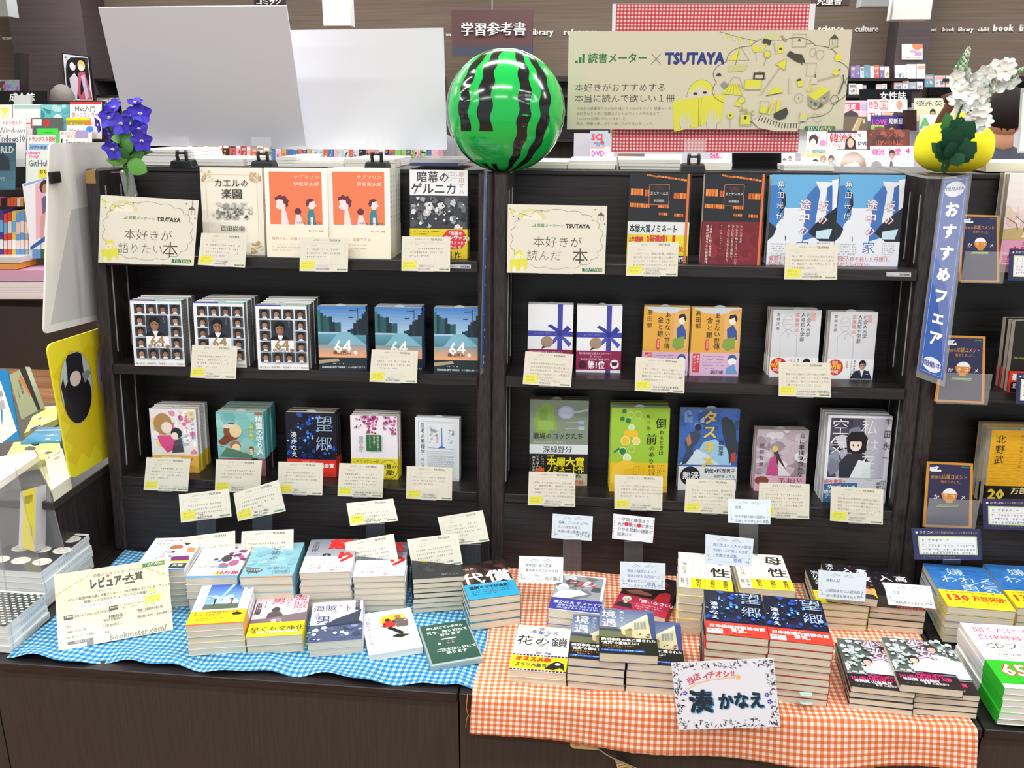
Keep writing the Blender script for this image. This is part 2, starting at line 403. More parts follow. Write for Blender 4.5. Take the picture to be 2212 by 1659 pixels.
@design('sixfour_b', .1065, .150, .0165, '2f5f94', '24406a', '9aa0a4', m='print')
def _(a, b, h):
    a.grad(0, 0, 100, 60, '3f7cc4', 'a9cce6', 8); a.grad(0, 60, 100, 84, '5f9db4', '4f7f92', 4); a.grad(0, 84, 100, 112, '8aa0a0', 'f0a878', 6)
    a.R(0, 112, 100, h, '1f2f34'); a.P([(0, 118), (40, 114), (44, 120), (0, 126)], 'a99c84')
    q = random.Random(5)
    for x in range(0, 46, 6): t = 8 + x * .75 + q.uniform(-5, 5); a.R(x, t, x + 6, 56, q.choice(['21424e', '2c5a60', '35706e', '1c3440']))
    for x in range(62, 100, 6): t = 56 - (x - 58) * 1.05 + q.uniform(-4, 4); a.R(x, t, x + 6, 62, q.choice(['1c2c3a', '24405a', '2d3a46']))
    a.L([(84, 4), (84, 50)], 1, '16222c'); a.L([(66, 9), (84, 8)], 1.2, '16222c'); a.L([(64, 24), (74, 24)], 2, '16222c')
    a.P([(44, 56), (66, 56), (100, 84), (20, 84)], '7fb6cc')
    a.T('64', 50, 66, 40, 'f4f6f8', .02, .95, al='c'); a.T('横山秀夫', 30, 96, 9.5, '6a3020', .015); a.E(77, 101, 4.5, 4.5, 'f0e4dc', 14)
    a.lines(26, h - 17, 74, 1, 4, 3.6, 'd8e2e2', 4); a.T('前編/後編2部作で映画化。その結末に涙する！', 6, h - 10, 4.7, 'e9f0f0', .012, .98)
@design('chocolate', BW, BH, .015, 'f0eef0', 'e7e8ee', m='gloss', band=104, bandc='e9b451', bands='e3d33a')
def _(a, b, h):
    a.blobs(2, 4, 98, 100, 46, 4, 12, ['f6c8d6', 'f4e28a', 'ffffff', 'e88fb2', 'f0d8a8', '9fd0e0', 'f7f7f7', 'e06aa6'], 12)
    a.E(28, 34, 20, 24, 'b58a52', 16); a.E(36, 42, 12, 13, 'f4e4dc', 12); a.P([(14, 60), (52, 58), (58, 84), (34, 98), (20, 80)], 'e0488c')
    a.E(56, 54, 12, 12, '17161c', 14); a.E(52, 60, 8, 8, 'f4e6e0', 12); a.P([(50, 72), (66, 64), (70, 96), (44, 98)], '4c4a52')
    a.V('チョコレート', 86, 6, 10, '6f86c0', .015); a.V('コンフュージョン', 74, 8, 9, 'cc5a86', .012); a.V('星奏なつめ', 63, 14, 4, '555555')
    b.T('TODAY', 88, 108, 10, 'b450a0', .02, al='r'); b.R(20, 108, 62, 116, 'f6e6c0'); b.lines(6, 122, 90, 3, 6, 3, '9a6a20', 6)
@design('guardian', BW, BH, .0165, '7fbcbc', '54b2b6', m='print', band=104, bandc='8e5c63', bands='22252c')
def _(a, b, h):
    a.blobs(0, 2, 100, 98, 30, 8, 18, ['7cc0bd', '8fcac6', '6aaeb0', '9ad2c6'], 5)
    a.E(32, 44, 18, 20, '8a4a38', 14); a.E(40, 42, 13, 15, 'e6cfa0', 14); a.P([(20, 50), (2, 66), (10, 78), (34, 62)], '7a4030'); a.E(26, 32, 14, 5, 'd9d6c4', 10)
    a.E(38, 76, 12, 12, 'a86d48', 14); a.E(40, 80, 9, 9, 'f0d8b0', 12); a.P([(4, 100), (20, 78), (70, 92), (74, 102)], '56806a'); a.bob(72, 84, 7, 'ecd2a8', '8a5a34'); a.L([(0, 72), (90, 100)], 1.4, 'c4e0b8')
    a.R(82, 0, 98, 5, 'b05a3a'); a.V('精霊の守り人', 83, 8, 15, 'f4f8f6', .03, .98); a.V('上橋菜穂子', 70, 20, 8.4, 'e2df48', .02)
    b.R(3, 108, 58, 127, 'c4708a'); b.T('TVドラマ化!', 5, 108, 9, 'ffffff', .02); b.T('3月放送開始', 8, 118, 5.6, 'ffe8ee', .01)
    b.bob(78, 120, 15, 'a87a62', '3c2a2a')
def night(a, y1):
    a.R(0, 0, 100, y1, '11162c')
    a.blobs(0, 2, 100, y1 - 2, 44, 2, 9, ['1a2f7a', '2450b4', '1b2450', '0c1024'], 8); a.blobs(0, 10, 100, y1 - 4, 34, 1, 4.2, ['3f86ea', '6ab4f6', '2a5ed0', 'a4d4fa'], 9, 8)
@design('hometown', BW, BH, .015, '141a30', '3a3440', m='print', band=104, bandc='e23a2c')
def _(a, b, h):
    night(a, 102); a.T('望', 60, 4, 38, '9fb0c6', -.005); a.T('郷', 60, 50, 36, '9fb0c6', -.005); a.V('湊かなえ', 9, 42, 14, 'eef2f6', .015)
    b.lines(32, 107, 76, 1, 4, 3.4, 'f8b8b0', 2); b.T('日本推理作家協会賞', 5, 112, 10.2, 'ffffff', .035); b.T('受賞。', 40, 122, 11, 'ffffff', .035)
    b.R(2, 126, 27, 140, 'fbfbfb'); b.T('最新刊', 4, 127, 7, '333333', .01); b.lines(50, 134, 95, 1, 5, 3, '8a1a14', 5)
@design('cherry', BW, BH, .016, 'efeaf2', 'e8cfc8', m='print', band=96, bandc='e4d63c')
def _(a, b, h):
    a.blobs(24, 0, 60, 20, 34, 2, 5, ['b4447e', '8a2f6a', 'd077a4', '9a3a78'], 21, 6); a.blobs(34, 16, 56, 40, 26, 1.5, 4, ['b4447e', '8a2f6a', 'd077a4'], 22, 6); a.blobs(70, 0, 98, 40, 36, 1.5, 4, ['b4447e', '8a2f6a', 'c868a0'], 23, 6); a.blobs(8, 0, 24, 28, 10, 1, 3, ['8a2f6a', 'a8508a'], 24, 5)
    a.R(34, 42, 66, 78, '2e6a3e'); a.V('葉桜の季節に', 56, 45, 5.2, 'e8f0e4', .01); a.V('君を想う', 48, 45, 5.2, 'e8f0e4', .01); a.V('ということ', 39, 45, 5.2, 'e8f0e4', .01); a.V('歌野晶午', 18, 44, 9.5, '8c8a90')
    b.T('このミステリーが', 4, 98, 9, '4a4410', .012, .78); b.T('すごい!', 4, 108, 10, '4a4410', .02); b.ring(80, 120, 20, 21, 1, '7a6c10'); b.T('絶賛の', 64, 108, 11, '4a4410', .02); b.T('嵐!', 74, 120, 14, '4a4410', .03)
@design('thinking', BW, BH, .013, 'e4e8ee', 'dfe4ea', m='print', pages='pages_w')
def _(a, b, h):
    a.frame(7, 9, 93, h - 8, .4, '6a7480'); a.V('思考の整理学', 12, 12, 12, '2c3036', .012, 1.0, .85); a.V('外山滋比古', 13, 92, 7.4, '4a5058')
    a.frame(28, 12, 90, h - 12, .3, 'a9b4c0'); a.L([(60, 22), (61, 66)], 2.4, '5a84cc'); a.P([(52, 68), (60, 62), (70, 68)], '3c68c0'); a.L([(30, 68), (88, 70)], .7, '3a62ac')
    a.blobs(32, 18, 52, 56, 20, 1.5, 4, ['b8bcc2', 'd0d4d8', '989ea6', 'd6c4b0'], 31); a.blobs(74, 26, 88, 56, 16, 1, 3, ['a9b0ba', 'd3d7dc', '7a828c'], 32)
    for i in range(14): a.L([(30, 76 + i * 4), (88, 75.5 + i * 4 + (i % 3))], .4, '8c98a6')
    a.lines(31, 86, 87, 10, 4.6, 3, 'a2acb8', 5, 1.2)
def circus(a, h):
    q = random.Random(3)
    for (x0, y0, n, s, w_) in ((46, 3, 9, 1.3, 4.6), (28, 1, 5, 1, 3), (3, 24, 4, 9, 4.4), (26, 26, 3, 8.4, 4.2), (73, 30, 4, 7.6, 4.4), (2, 47, 9, 5, 3), (48, 50, 5, 3, 3), (50, 62, 4, 2.4, 3), (75, 63, 4, 3.4, 3.2)):
        for i in range(n):
            dx = x0 + i * (w_ + .7); dy = y0 + i * (.7 if y0 < 20 else .15)
            a.P([(dx, dy), (dx + w_, dy + .3), (dx + w_ - .3, dy + s + 2), (dx - .2, dy + s + 1.6)], q.choice(['e07a30', 'cc6424', 'f09040']))
    a.R(93.5, 0, 97.5, h, 'd8743a')
    a.R(33, 17, 65, 50, '22242a'); a.frame(33, 17, 65, 50, .8, 'd97a5c'); a.lines(42, 21, 57, 3, 3, 2, 'b0462c', 3); a.T('王とサーカス', 49, 29, 4.9, 'f2f2ee', .012, al='c'); a.T('米澤穂信', 49, 41, 4.4, 'd4d4d0', .008, al='c')
@design('circus_a', .131, .188, .028, '1b1d22', '2a2c30', m='gloss', band=77, bandc='e6d92a')
def _(a, b, h):
    circus(a, h)
    b.R(0, 77, 100, 98, 'e2e5e8'); b.T('本屋大賞ノミネート', 3, 81, 14.5, '22252a', .035, .60); b.T('2年連続', 3, 101, 9.4, 'd8344a', .04, .7); b.T('3冠達成！', 32, 98, 14, 'd8344a', .05, .62); b.T('1', 70, 94, 28, 'd0302c', .05, .9); b.T('位', 84, 116, 9, 'd0302c', .03)
    b.R(60, h - 12, 100, h, '20222a'); b.T('候補作', 68, h - 11, 9, 'f2f2f2', .03)
@design('circus_b', .131, .188, .028, '1b1d22', '2a2c30', m='gloss', band=75, bandc='7e1a26', bands='8a2028')
def _(a, b, h):
    circus(a, h); b.blobs(2, 77, 98, h - 2, 22, 5, 12, ['741622', '8c2230', '6c1420'], 6)
    for i, t in enumerate(('わたしはまだ、', 'なにをも知ってはいないのだ。', 'ひとにものを訊く意味も、', 'ひとにものを伝える意味も。')): b.V(t, 60 - i * 7 + 2, 80, 4.6, 'eadfdc')
    b.lines(30, 80, 34, 12, 4, 3, 'd6b6b2', 5, .3, 1); b.V('『満願』に続く米澤穂信', 12, 80, 4.4, 'f0e6e4', .01); b.V('渾身の書き下ろし最新傑作', 6, 80, 5, 'f0e6e4', .01)
@design('slope', .133, .190, .022, '67b0e2', '3d78b8', m='gloss', band=104, bandc='e6eaf2')
def _(a, b, h):
    a.R(0, 52, 100, h, 'e4e9f1'); a.P([(0, 18), (8, 16), (14, 26), (22, 30), (22, 64), (12, 78), (8, 92), (0, 104)], '3b7cc6'); a.P([(13, 22), (22, 30), (24, 48), (14, 66), (18, 40)], '141c2c')
    a.P([(0, 74), (12, 84), (8, 96), (0, 104)], '15202e'); a.P([(54, 34), (66, 18), (76, 16), (76, 96), (52, 104)], '3d72bc')
    a.P([(66, 10), (96, 12), (84, 26), (80, 60), (76, 96), (68, 96), (72, 50), (74, 26)], 'e8ecf4'); a.P([(84, 20), (97, 10), (97, 70), (86, 80)], '356cb8'); a.P([(90, 8), (100, 6), (100, 64), (94, 60), (92, 24)], 'e8ecf4')
    a.P([(60, 90), (70, 76), (100, 50), (100, 104), (78, 104)], '131a26'); a.P([(72, 88), (96, 84), (92, 100), (72, 100)], 'c6e0f2'); a.L([(26, 96), (27, 104)], 1.2, '1a222c')
    a.V('角田光代', 10, 10, 11, '10141c', .03, 1.5); a.V('角田光代', 9.6, 9.6, 11, 'eef2f8', .0, 1.5)
    a.V('坂の', 72, 40, 17, 'c6949e', .03, 1.25); a.V('坂の', 71.5, 39.5, 17, 'f6f4f8', .005, 1.25); a.V('途中の', 44, 38, 18, 'c6949e', .03, 1.12); a.V('途中の', 43.5, 37.5, 18, 'f8f6fa', .005, 1.12)
    b.T('家', 42, 103, 21, '3a64b4', -.004); b.lines(6, 108, 34, 6, 3.8, 2.4, '6a7078', 9, .2); b.lines(74, 106, 94, 7, 3.4, 2.4, '6a7078', 10, .3)
    b.T('最愛の娘を殺した母親は、', 3, 128, 8, 'd84a6a', .0, .93); b.T('私かもしれない。', 3, 135.5, 8, 'd84a6a', 0, .93)
@design('ribbon', BW, BH, .013, 'eceef3', 'dfe2ea', m='print', band=96, bandc='8d2452')
def _(a, b, h):
    a.R(66, 0, 77, h, '4447a6'); a.R(0, 57, 100, 68, '4447a6'); a.P([(70, 62), (44, 46), (50, 42), (68, 52), (72, 60)], '3a3d9a'); a.P([(70, 62), (88, 44), (96, 52), (84, 62)], '3a3d9a')
    a.P([(68, 62), (48, 84), (58, 84), (74, 66)], '5255b4'); a.P([(72, 62), (98, 82), (92, 90), (74, 70)], '5255b4'); a.E(71, 62, 5, 6, '2f328a')
    a.T('ストーリー・セラー', 15, 59.5, 5.4, 'b8bae6', .01, .78); a.E(43, 80, 14, 12, 'a48c74', 18); a.P([(34, 88), (30, 96), (42, 91)], '4a4a5a')
    b.T('有川浩が紡ぐ心震えるストーリー', 6, 99, 5, 'f0d8e2', .01, .97); b.T('ダ・ヴィンチ', 30, 106, 4.6, 'f4e4ec', .01); b.T('BOOK OF THE YEAR 2015', 10, 111, 6, 'f4e4ec', .01, .92)
    b.E(14, 126, 9, 9, '4c1430'); b.T('第1位', 26, 117, 18, 'fbf4f7', .035, .85); b.E(86, 124, 10, 10, 'f4ecf0'); b.P([(79, 120), (93, 120), (91, 128), (81, 128)], '4a1430'); b.R(0, 137, 100, 142.5, 'e6e8ee'); b.R(66, 137, 77, 142.5, '4447a6')
@design('merchant', BW, BH, .0145, 'e4aa3e', 'd89c38', m='gloss', band=94, bandc='dab6d4')
def _(a, b, h):
    a.P([(0, 0), (100, 0), (84, 8), (60, 14), (26, 12)], 'cfd2d6'); a.P([(62, 20), (78, 6), (100, 2), (100, 90), (60, 90)], 'dba660'); a.R(66, 12, 96, 86, 'e3b463')
    a.P([(72, 44), (84, 34), (92, 48), (94, 66), (74, 68)], '34549c'); a.P([(66, 66), (90, 60), (90, 84), (74, 90), (64, 82)], '86a03c'); a.E(83, 26, 8, 9, 'f2e4d8', 12); a.P([(75, 24), (77, 15), (88, 13), (93, 22), (90, 30), (86, 20)], '1c1a1e')
    a.V('あきない世傳', 46, 10, 13.2, '2c2620', .01, .98); a.V('金と銀', 30, 20, 13.4, '2c2620', .01, 1.1); a.E(33, 78, 4.6, 13, 'd84c3c', 14); a.V('源流篇', 31, 69, 5, 'f8dcd0'); a.V('髙田郁', 7, 6, 12, '3a2c1c', .0, 1.1)
    b.R(5, 96, 20, 136, 'd23a4a'); b.V('待望の', 13, 98, 6, 'fbe8ea', .015); b.V('新シリーズ', 6, 100, 6, 'fbe8ea', .015); b.lines(26, 100, 70, 5, 6.4, 3.4, '8b6a9a', 9); b.E(86, 106, 9, 9, '3a5a86', 12); b.E(86, 112, 9, 8, 'eef2f6', 12); b.P([(74, 126), (90, 116), (98, 138), (74, 138)], '6a9ad0'); b.T('高田郁', 42, 130, 9, '34286a', .01)
@design('shy', BW, BH, .015, 'd9dbe0', 'c9ccd2', m='card', band=100, bandc='eceff2')
def _(a, b, h):
    a.ring(32, 26, 11, 15, .5, '8d9096'); a.L([(20, 100), (18, 54), (30, 42), (38, 42), (52, 54), (54, 100)], .5, '8d9096'); a.L([(24, 30), (40, 30)], .5, '8d9096'); a.L([(30, 42), (34, 58), (40, 42)], .4, '8d9096'); a.lines(22, 20, 42, 2, 4, 2, 'a4a7ad', 2)
    a.V('社会人大学', 70, 6, 10, '4a4c52', 0, 1.0); a.V('人見知り学部', 58, 6, 10, '4a4c52', 0, 1.0); a.V('卒業見込', 46, 6, 10, 'd98a86', 0, 1.0); a.V('若林正恭', 8, 6, 7.5, '5a5c62', 0, 1.3); a.R(80, 6, 88, 22, 'e6a9a6')
    b.E(18, 118, 17, 17, 'd8302c', 22); b.T('累計', 10, 104, 7, 'fff2c8', .01); b.T('10万部', 2, 111, 11, 'f6e23a', .035, .86); b.T('突破!', 7, 122, 9, 'fdeee8', .02)
    b.V('単行本未収録', 56, 102, 5, '3a3c44'); b.V('100ページ以上', 50, 102, 5, '3a3c44', 0, .9); b.V('完全版', 40, 104, 5, 'd05a50')
    b.bob(76, 112, 9, 'c4967a', '141416', '1c2232'); b.P([(50, h - 2), (62, 124), (90, 124), (98, h - 2)], '1a2030'); b.P([(71, 122), (80, 122), (76, 138)], 'e6eaee'); b.R(83, 130, 90, 131.5, 'e6eaee')
@design('battlefield', .131, .188, .022, '82917e', '5a6458', m='print', band=90, bandc='22221c')
def _(a, b, h):
    a.P([(18, 12), (24, 5), (34, 5), (40, 12), (44, 36), (48, 50), (36, 50), (34, 58), (14, 58), (10, 50), (6, 34), (12, 16)], '86a84e'); a.R(17, 14, 30, 40, '7a9c44'); a.P([(14, 34), (40, 34), (40, 50), (14, 50)], '93b45a')
    a.E(62, 20, 14, 11, 'a9b6d2', 20); a.E(62, 20, 10.5, 8, 'bcc8e0', 20); a.P([(76, 18), (99, 14), (99, 17), (76, 22)], 'b4bece'); a.L([(62, 37), (90, 36)], 1.6, 'a6b0b4'); a.E(88, 36, 6, 3, '9ab0d0'); a.L([(62, 47), (90, 46)], 1.6, 'a6b0b4'); a.R(83, 43.5, 94, 49, 'b2babc')
    a.T('戦場のコックたち', 6, 54, 11.2, '26281f', .012, .96); a.T('Armed with Skillets', 6, 66.5, 6.2, 'c8cfc2', 0, 1.16); a.R(0, 74, 100, 90.5, 'dfe3e8'); a.T('深緑野分', 23, 76, 12.6, '24262a', .012)
    b.P([(10, 120), (12, 112), (15, 116), (18, 111), (22, 116), (25, 112), (26, 120)], 'e0622c'); b.V('売りたい本', 5, 94, 5, 'e6e6e0', .02); b.V('いちばん!', 12, 92, 5, 'e6e6e0', .02); b.lines(20, 94, 25, 6, 4, 3, 'd0d0c8', 5)
    b.T('2016年', 30, 91, 4.4, 'e6d82c', .01); b.T('本屋大賞', 30, 95, 16.2, 'e6d82c', .045); b.T('ノミネート作', 29, 110, 12.6, 'e6d82c', .035, .86); b.R(0, h - 20, 100, h, 'b9b49a'); b.T('候補作', 62, h - 20, 9, '2a2820', .03); b.T('傑作長編', 62, h - 10, 8, 'c04a2c', .02)
@design('falling', .131, .188, .020, '9cc43c', 'a4cc3e', m='print', band=93, bandc='e6bc28')
def _(a, b, h):
    for x, y, r_, f, e in ((22, 6, 4, '2e7a4a', None), (33, 12, 5, None, 'c8e49a'), (46, 12, 6, None, 'c8e49a'), (19, 19, 4, '2e7a4a', None), (29, 22, 4.6, '2e7a4a', None), (35, 33, 5, 'c2dcb4', 'eef6dc'), (29, 44, 7, 'e8c030', None), (40, 44, 7, 'e8c030', None), (25, 56, 7.4, 'e8c030', 'f6ecb4'), (44, 56, 6.6, 'e8d480', 'f6ecb4'), (36, 70, 6, None, 'c8e49a'), (21, 74, 6.4, '2e7a4a', 'e4f0c8'), (29, 85, 6.6, 'd6e6a8', 'eef6dc')):
        if f: a.E(x, y, r_, r_, f, 18)
        if e: a.ring(x, y, r_, r_, 1.1, e)
    a.P([(4, 76), (14, 68), (18, 70), (8, 76)], '2e7a4a'); a.E(28, 97, 14, 8, 'ecc440')
    a.T('倒', 76, 16, 19, '2a2c1e', .012); a.V('れるときは', 83, 36, 8.6, '2a2c1e', .01, 1.02); a.T('前', 60, 42, 20, '2a2c1e', .012); a.V('のめり', 66, 62, 10.8, '2a2c1e', .01, 1.05); a.V('有川浩', 60, 10, 7, '3a4420', 0, 1.45)
    b.lines(40, 98, 62, 9, 4.6, 3.6, 'b98c2c', 4, .5); b.V('有川浩', 72, 96, 6, '4a3c14', .01); b.V('初のエッセイ集', 66, 96, 6, '4a3c14', .01); b.lines(82, 96, 95, 8, 4.2, 3, '6a5420', 3, .4); b.E(14, 118, 12, 24, 'ecc640', 20)
@design('relay', .131, .188, .020, '2f62b4', '2a4a86', m='gloss', band=101, bandc='e2e6ea')
def _(a, b, h):
    a.blobs(0, 0, 100, 36, 20, 6, 14, ['2c54a8', '3a6cc4', '244890'], 3); a.P([(20, 98), (40, 58), (60, 52), (84, 70), (90, 98)], '9cc8e8'); a.P([(0, 98), (30, 70), (48, 80), (70, 98)], 'cfe0ee'); a.blobs(6, 2, 40, 30, 10, 3, 8, ['a9c4e2', '6f98d0'], 4)
    a.E(30, 32, 5.6, 6.4, '1a1c22', 12); a.P([(16, 42), (30, 36), (36, 46), (30, 60), (22, 66), (24, 78), (12, 96), (4, 98), (12, 74), (8, 58)], '33425c'); a.P([(16, 42), (10, 52), (14, 66), (20, 60)], 'b47a54')
    a.P([(70, 24), (76, 16), (86, 18), (94, 30), (96, 52), (100, 60), (100, 76), (86, 96), (84, 78), (78, 60), (72, 40)], '22303c'); a.E(76, 20, 6, 7, '2c2a28', 12); a.P([(88, 78), (96, 74), (97, 94), (88, 92)], 'b8402c')
    a.T('タ', 38, 2, 25, 'e6c63a', .03); a.T('ス', 38, 27, 25, 'e6c63a', .03); a.T('キ', 38, 54, 25, 'e6c63a', .03); a.T('メ', 37, 78, 25, 'e6c63a', .03); a.V('額賀澪', 66, 54, 9, '20303c', .01)
    b.E(20, 118, 17, 17, '20242c', 22); b.T('熱涙', 7, 110, 14, 'f0f2f4', .03); b.T('駅伝×料理男子', 44, 104, 8.6, '24282e', .02, .95); b.T('何があっても', 62, 115, 6, '33373d', .01); b.T('このタスキだけは', 56, 122, 6, '33373d', .01)
@design('crow', BW, BH, .015, 'c9bcc6', 'bfaeb8', m='print', band=107, bandc='e3b2c6')
def _(a, b, h):
    a.blobs(0, 0, 100, 106, 50, 6, 15, ['b9a6b2', 'd8ccd6', '9a8894', 'e6dee4', 'a4909c', 'c8b4be'], 7); a.P([(34, 48), (40, 46), (62, 96), (54, 100), (36, 66)], '4a3c40'); a.P([(28, 66), (38, 58), (46, 104), (22, 104)], 'c8508a'); a.P([(44, 70), (70, 106), (46, 106)], 'e6e0e6'); a.E(36, 44, 6, 7, 'e0c86c', 12)
    a.V('烏に単は似合わない', 82, 6, 13, '2c2428', .008, .98, .85); a.V('阿部智里', 6, 32, 9.4, '4a4044', 0, 1.5)
    b.T('予相', 44, 110, 18, '7a3a4c', .0); b.E(14, 118, 14, 10, '8a4a40', 14); b.lines(4, 132, 70, 2, 5, 3, '9a5a70', 3)
@design('air', .131, .188, .019, 'e3e5ec', 'e4e6ea', m='print', band=104, bandc='ccd0da', pages='pages_w')
def _(a, b, h):
    a.R(5, 4, 92, 102, '4a4456'); a.blobs(5, 4, 92, 102, 40, 7, 18, ['39364a', '5a5468', 'a9a8ba', '7a7c92', 'c8c9d6', '2c2838', '8c94a8'], 5); a.P([(56, 4), (92, 4), (92, 102), (66, 102)], 'b4b4c4')
    a.P([(24, 102), (22, 78), (34, 62), (60, 62), (70, 78), (72, 102)], '2b303a'); a.P([(40, 102), (52, 72), (70, 76), (74, 102)], 'dfe5ea'); a.P([(34, 60), (30, 36), (38, 26), (56, 25), (64, 36), (64, 56), (56, 62)], '17151c'); a.E(46, 47, 9.5, 11, 'ecd8ce', 16); a.P([(36, 42), (38, 32), (56, 32), (57, 42)], '17151c'); a.E(42, 48, 1.2, 1.8, '1c1a20', 8); a.E(50, 48, 1.2, 1.8, '1c1a20', 8)
    a.T('空', 6, 4, 28, 'e4e7ec', -.008); a.T('気', 4, 34, 30, 'e4e7ec', -.008); a.T('私', 52, 5, 26, 'e4e7ec', -.008); a.T('は', 60, 36, 22, 'e4e7ec', -.008); a.T('存', 56, 62, 23, 'e4e7ec', -.008); a.T('在', 58, 84, 22, 'd6dae2', -.008)
    a.V('中田永一', 88, 2, 14, '3a3c44', 0, 1.4, .8)
    b.T('続々重版!!', 1, 105, 7.4, 'd84a50', .02); b.P([(1, 113), (54, 110), (54, h), (1, h)], '3f6c9c'); b.T('ダ・ヴィンチ', 6, 114, 7.6, 'e8f0f6', .02); b.T('絶対はずさない!', 2, 122, 7.4, 'e8f0f6', .02); b.T('プラチナ', 3, 130, 7, 'e8f0f6', .02); b.V('超能力者', 84, 108, 5.6, '30323a', .01); b.lines(90, 106, 98, 7, 4, 3, '6a6c74', 6)
@design('sakura', .131, .188, .020, 'f2ecec', 'c4d4d6', m='print', band=104, bandc='eaa4c4')
def _(a, b, h):
    a.grad(0, 0, 100, 104, 'f6f4f2', 'ecd2cc', 8); a.blobs(0, 50, 100, 96, 30, 5, 14, ['f0dcd6', 'e8c6c4', 'f4e6de', 'e0d2b4'], 5); a.P([(0, 88), (20, 84), (44, 92), (60, 88), (100, 96), (100, 104), (0, 104)], 'c9b078'); a.L([(30, 96), (34, 80), (46, 64), (50, 40)], 1.2, '6a5040'); a.L([(34, 80), (16, 66)], .8, '6a5040'); a.L([(40, 72), (58, 62)], .8, '6a5040'); a.L([(4, 70), (18, 78), (22, 88)], 1, '7a6048'); a.E(34, 86, 4, 4.4, '5a4634', 10); a.P([(28, 100), (32, 89), (38, 89), (42, 100)], 'f0e2c0')
    b.T('デビュー作', 30, 107, 7, '3a3438', .02); b.T('本屋大賞', 14, 114, 14, 'c82c5c', .035); b.T('堂々受賞', 2, 127, 14, 'c82c5c', .035)
@design('explore', BW, BH, .016, '1c1816', '26201e', m='print', band=100, bandc='d83a30')
def _(a, b, h):
    a.blobs(20, 4, 80, 46, 22, 6, 14, ['4c2a28', '6a4038', '2c1c1a', 'a87a6a'], 4); a.E(46, 26, 14, 18, 'a07468', 16); a.P([(30, 20), (36, 4), (60, 4), (66, 24), (56, 16)], '1c1210')
    a.V('探検', 28, 42, 22, 'f2f2f2', .012, 1.3); a.T('Noctorium', 4, 70, 6, 'b8c040', .0, 1.2)
    b.T('連続ドラマ', 5, 104, 15, 'ffffff', .03, .8); b.R(4, 122, 40, 142, '181414'); b.T('北川', 6, 124, 11, 'f2f2f2', .02)
@design('wave', .128, .182, .020, 'e8ad22', 'dba01e', m='print', pages='pages_w', band=104, bandc='1e1a16')
def _(a, b, h):
    q = random.Random(2)
    for i in range(30): y = 4 + i * 3.3; a.L([(x, y + 1.2 * math.sin(x * .3 + i)) for x in range(2, 99, 8)], .5, 'f0bf3c' if i % 2 else 'dca01c')
    a.V('北野武', 8, 8, 17, '2c2a1c', .0, 1.12, .9); a.V('新しい道徳という名の', 46, 8, 5, '9a7a20', 0, 1.4)
    b.T('20', 4, 106, 26, 'e6ca3c', .04); b.T('万部', 40, 106, 13, 'f0e2a0', .03); b.bob(82, 118, 13, 'b4866a', '2a2422')
@design('comics_white', BW, BH, .0145, 'eeeef3', 'e6e6ee', m='print', band=112, bandc='f4f4f6')
def _(a, b, h):
    for i, t in enumerate(('十年後も君と', 'ほんの少し先')): a.T(t, 10, 9 + i * 14, 8, 'c86a80' if i == 0 else '6a6a74', .01, 1.3)
    a.T('ちいさな恋', 10, 37, 7, '6a6a74', 0, 1.2); a.P([(64, 20), (80, 6), (96, 8), (84, 26), (74, 38)], '1c1a1e'); a.E(56, 44, 14, 10, 'b4714a', 14); a.E(82, 42, 9, 9, 'f0e6e0', 12); a.P([(40, 60), (60, 50), (90, 56), (98, 90), (60, 96), (36, 84)], 'd9dbe2'); a.P([(80, 46), (98, 50), (98, 70), (84, 66)], 'e08a5a'); a.P([(58, 86), (92, 82), (98, 104), (62, 104)], '7a2a78'); a.blobs(20, 60, 70, 100, 14, 3, 8, ['c4b8cc', '4c4a58', 'e4e2ea', '8cc4cc'], 8)
    a.R(60, 104, 100, 110, 'e4d84c'); b.R(66, 114, 98, 134, '3a4238'); b.T('大賞', 70, 117, 11, 'e8e8e0', .02); b.R(0, h - 6, 100, h, '3f74b8')
@design('ten_man', BW, BH, .0145, 'dfdfe6', 'dcdce4', m='print', band=106, bandc='d9dade', bands='6aa4d0')
def _(a, b, h):
    a.blobs(30, 6, 100, 104, 34, 5, 13, ['7a2a6a', '3a3440', 'e8e6ec', 'c8c4d0', 'b05a8a', 'f0eef2', '58a0a8'], 11); a.T('ふたつの', 8, 92, 13, '8a8c94', 0)
    b.T('いとしい', 14, 110, 15, 'a4a8b0', 0, .9); b.E(60, 128, 10, 6, 'ecd450'); b.T('10万部', 54, 117, 15, 'd83a48', .04); b.R(0, h - 7, 100, h, '5a9ad0')
@design('dragon_tale', BW, BH, .016, '8abcca', '5a9cb0', m='print', band=100, bandc='86b6c6')
def _(a, b, h):
    a.blobs(2, 2, 98, 96, 24, 5, 14, ['9cccd6', '7cb0c0', 'b8dce0'], 4); a.V('本物の', 40, 14, 20, '55707c', 0); b.T('本物ジン', 44, 102, 13, '4a6470', .0, .95); b.T('（物語）', 48, 116, 15, '4a6470', 0, .9)
    b.E(22, 116, 16, 9, '4c5a5c', 18); b.P([(6, 110), (0, 100), (12, 102), (18, 108)], '6a7a7a'); b.T('めぐる物語', 10, 112, 5, 'e8eef0', .01); b.L([(14, 124), (13, 130)], 1.4, '4c5a5c'); b.L([(28, 124), (29, 130)], 1.4, '4c5a5c'); b.R(0, h - 3, 100, h, 'd98a50')
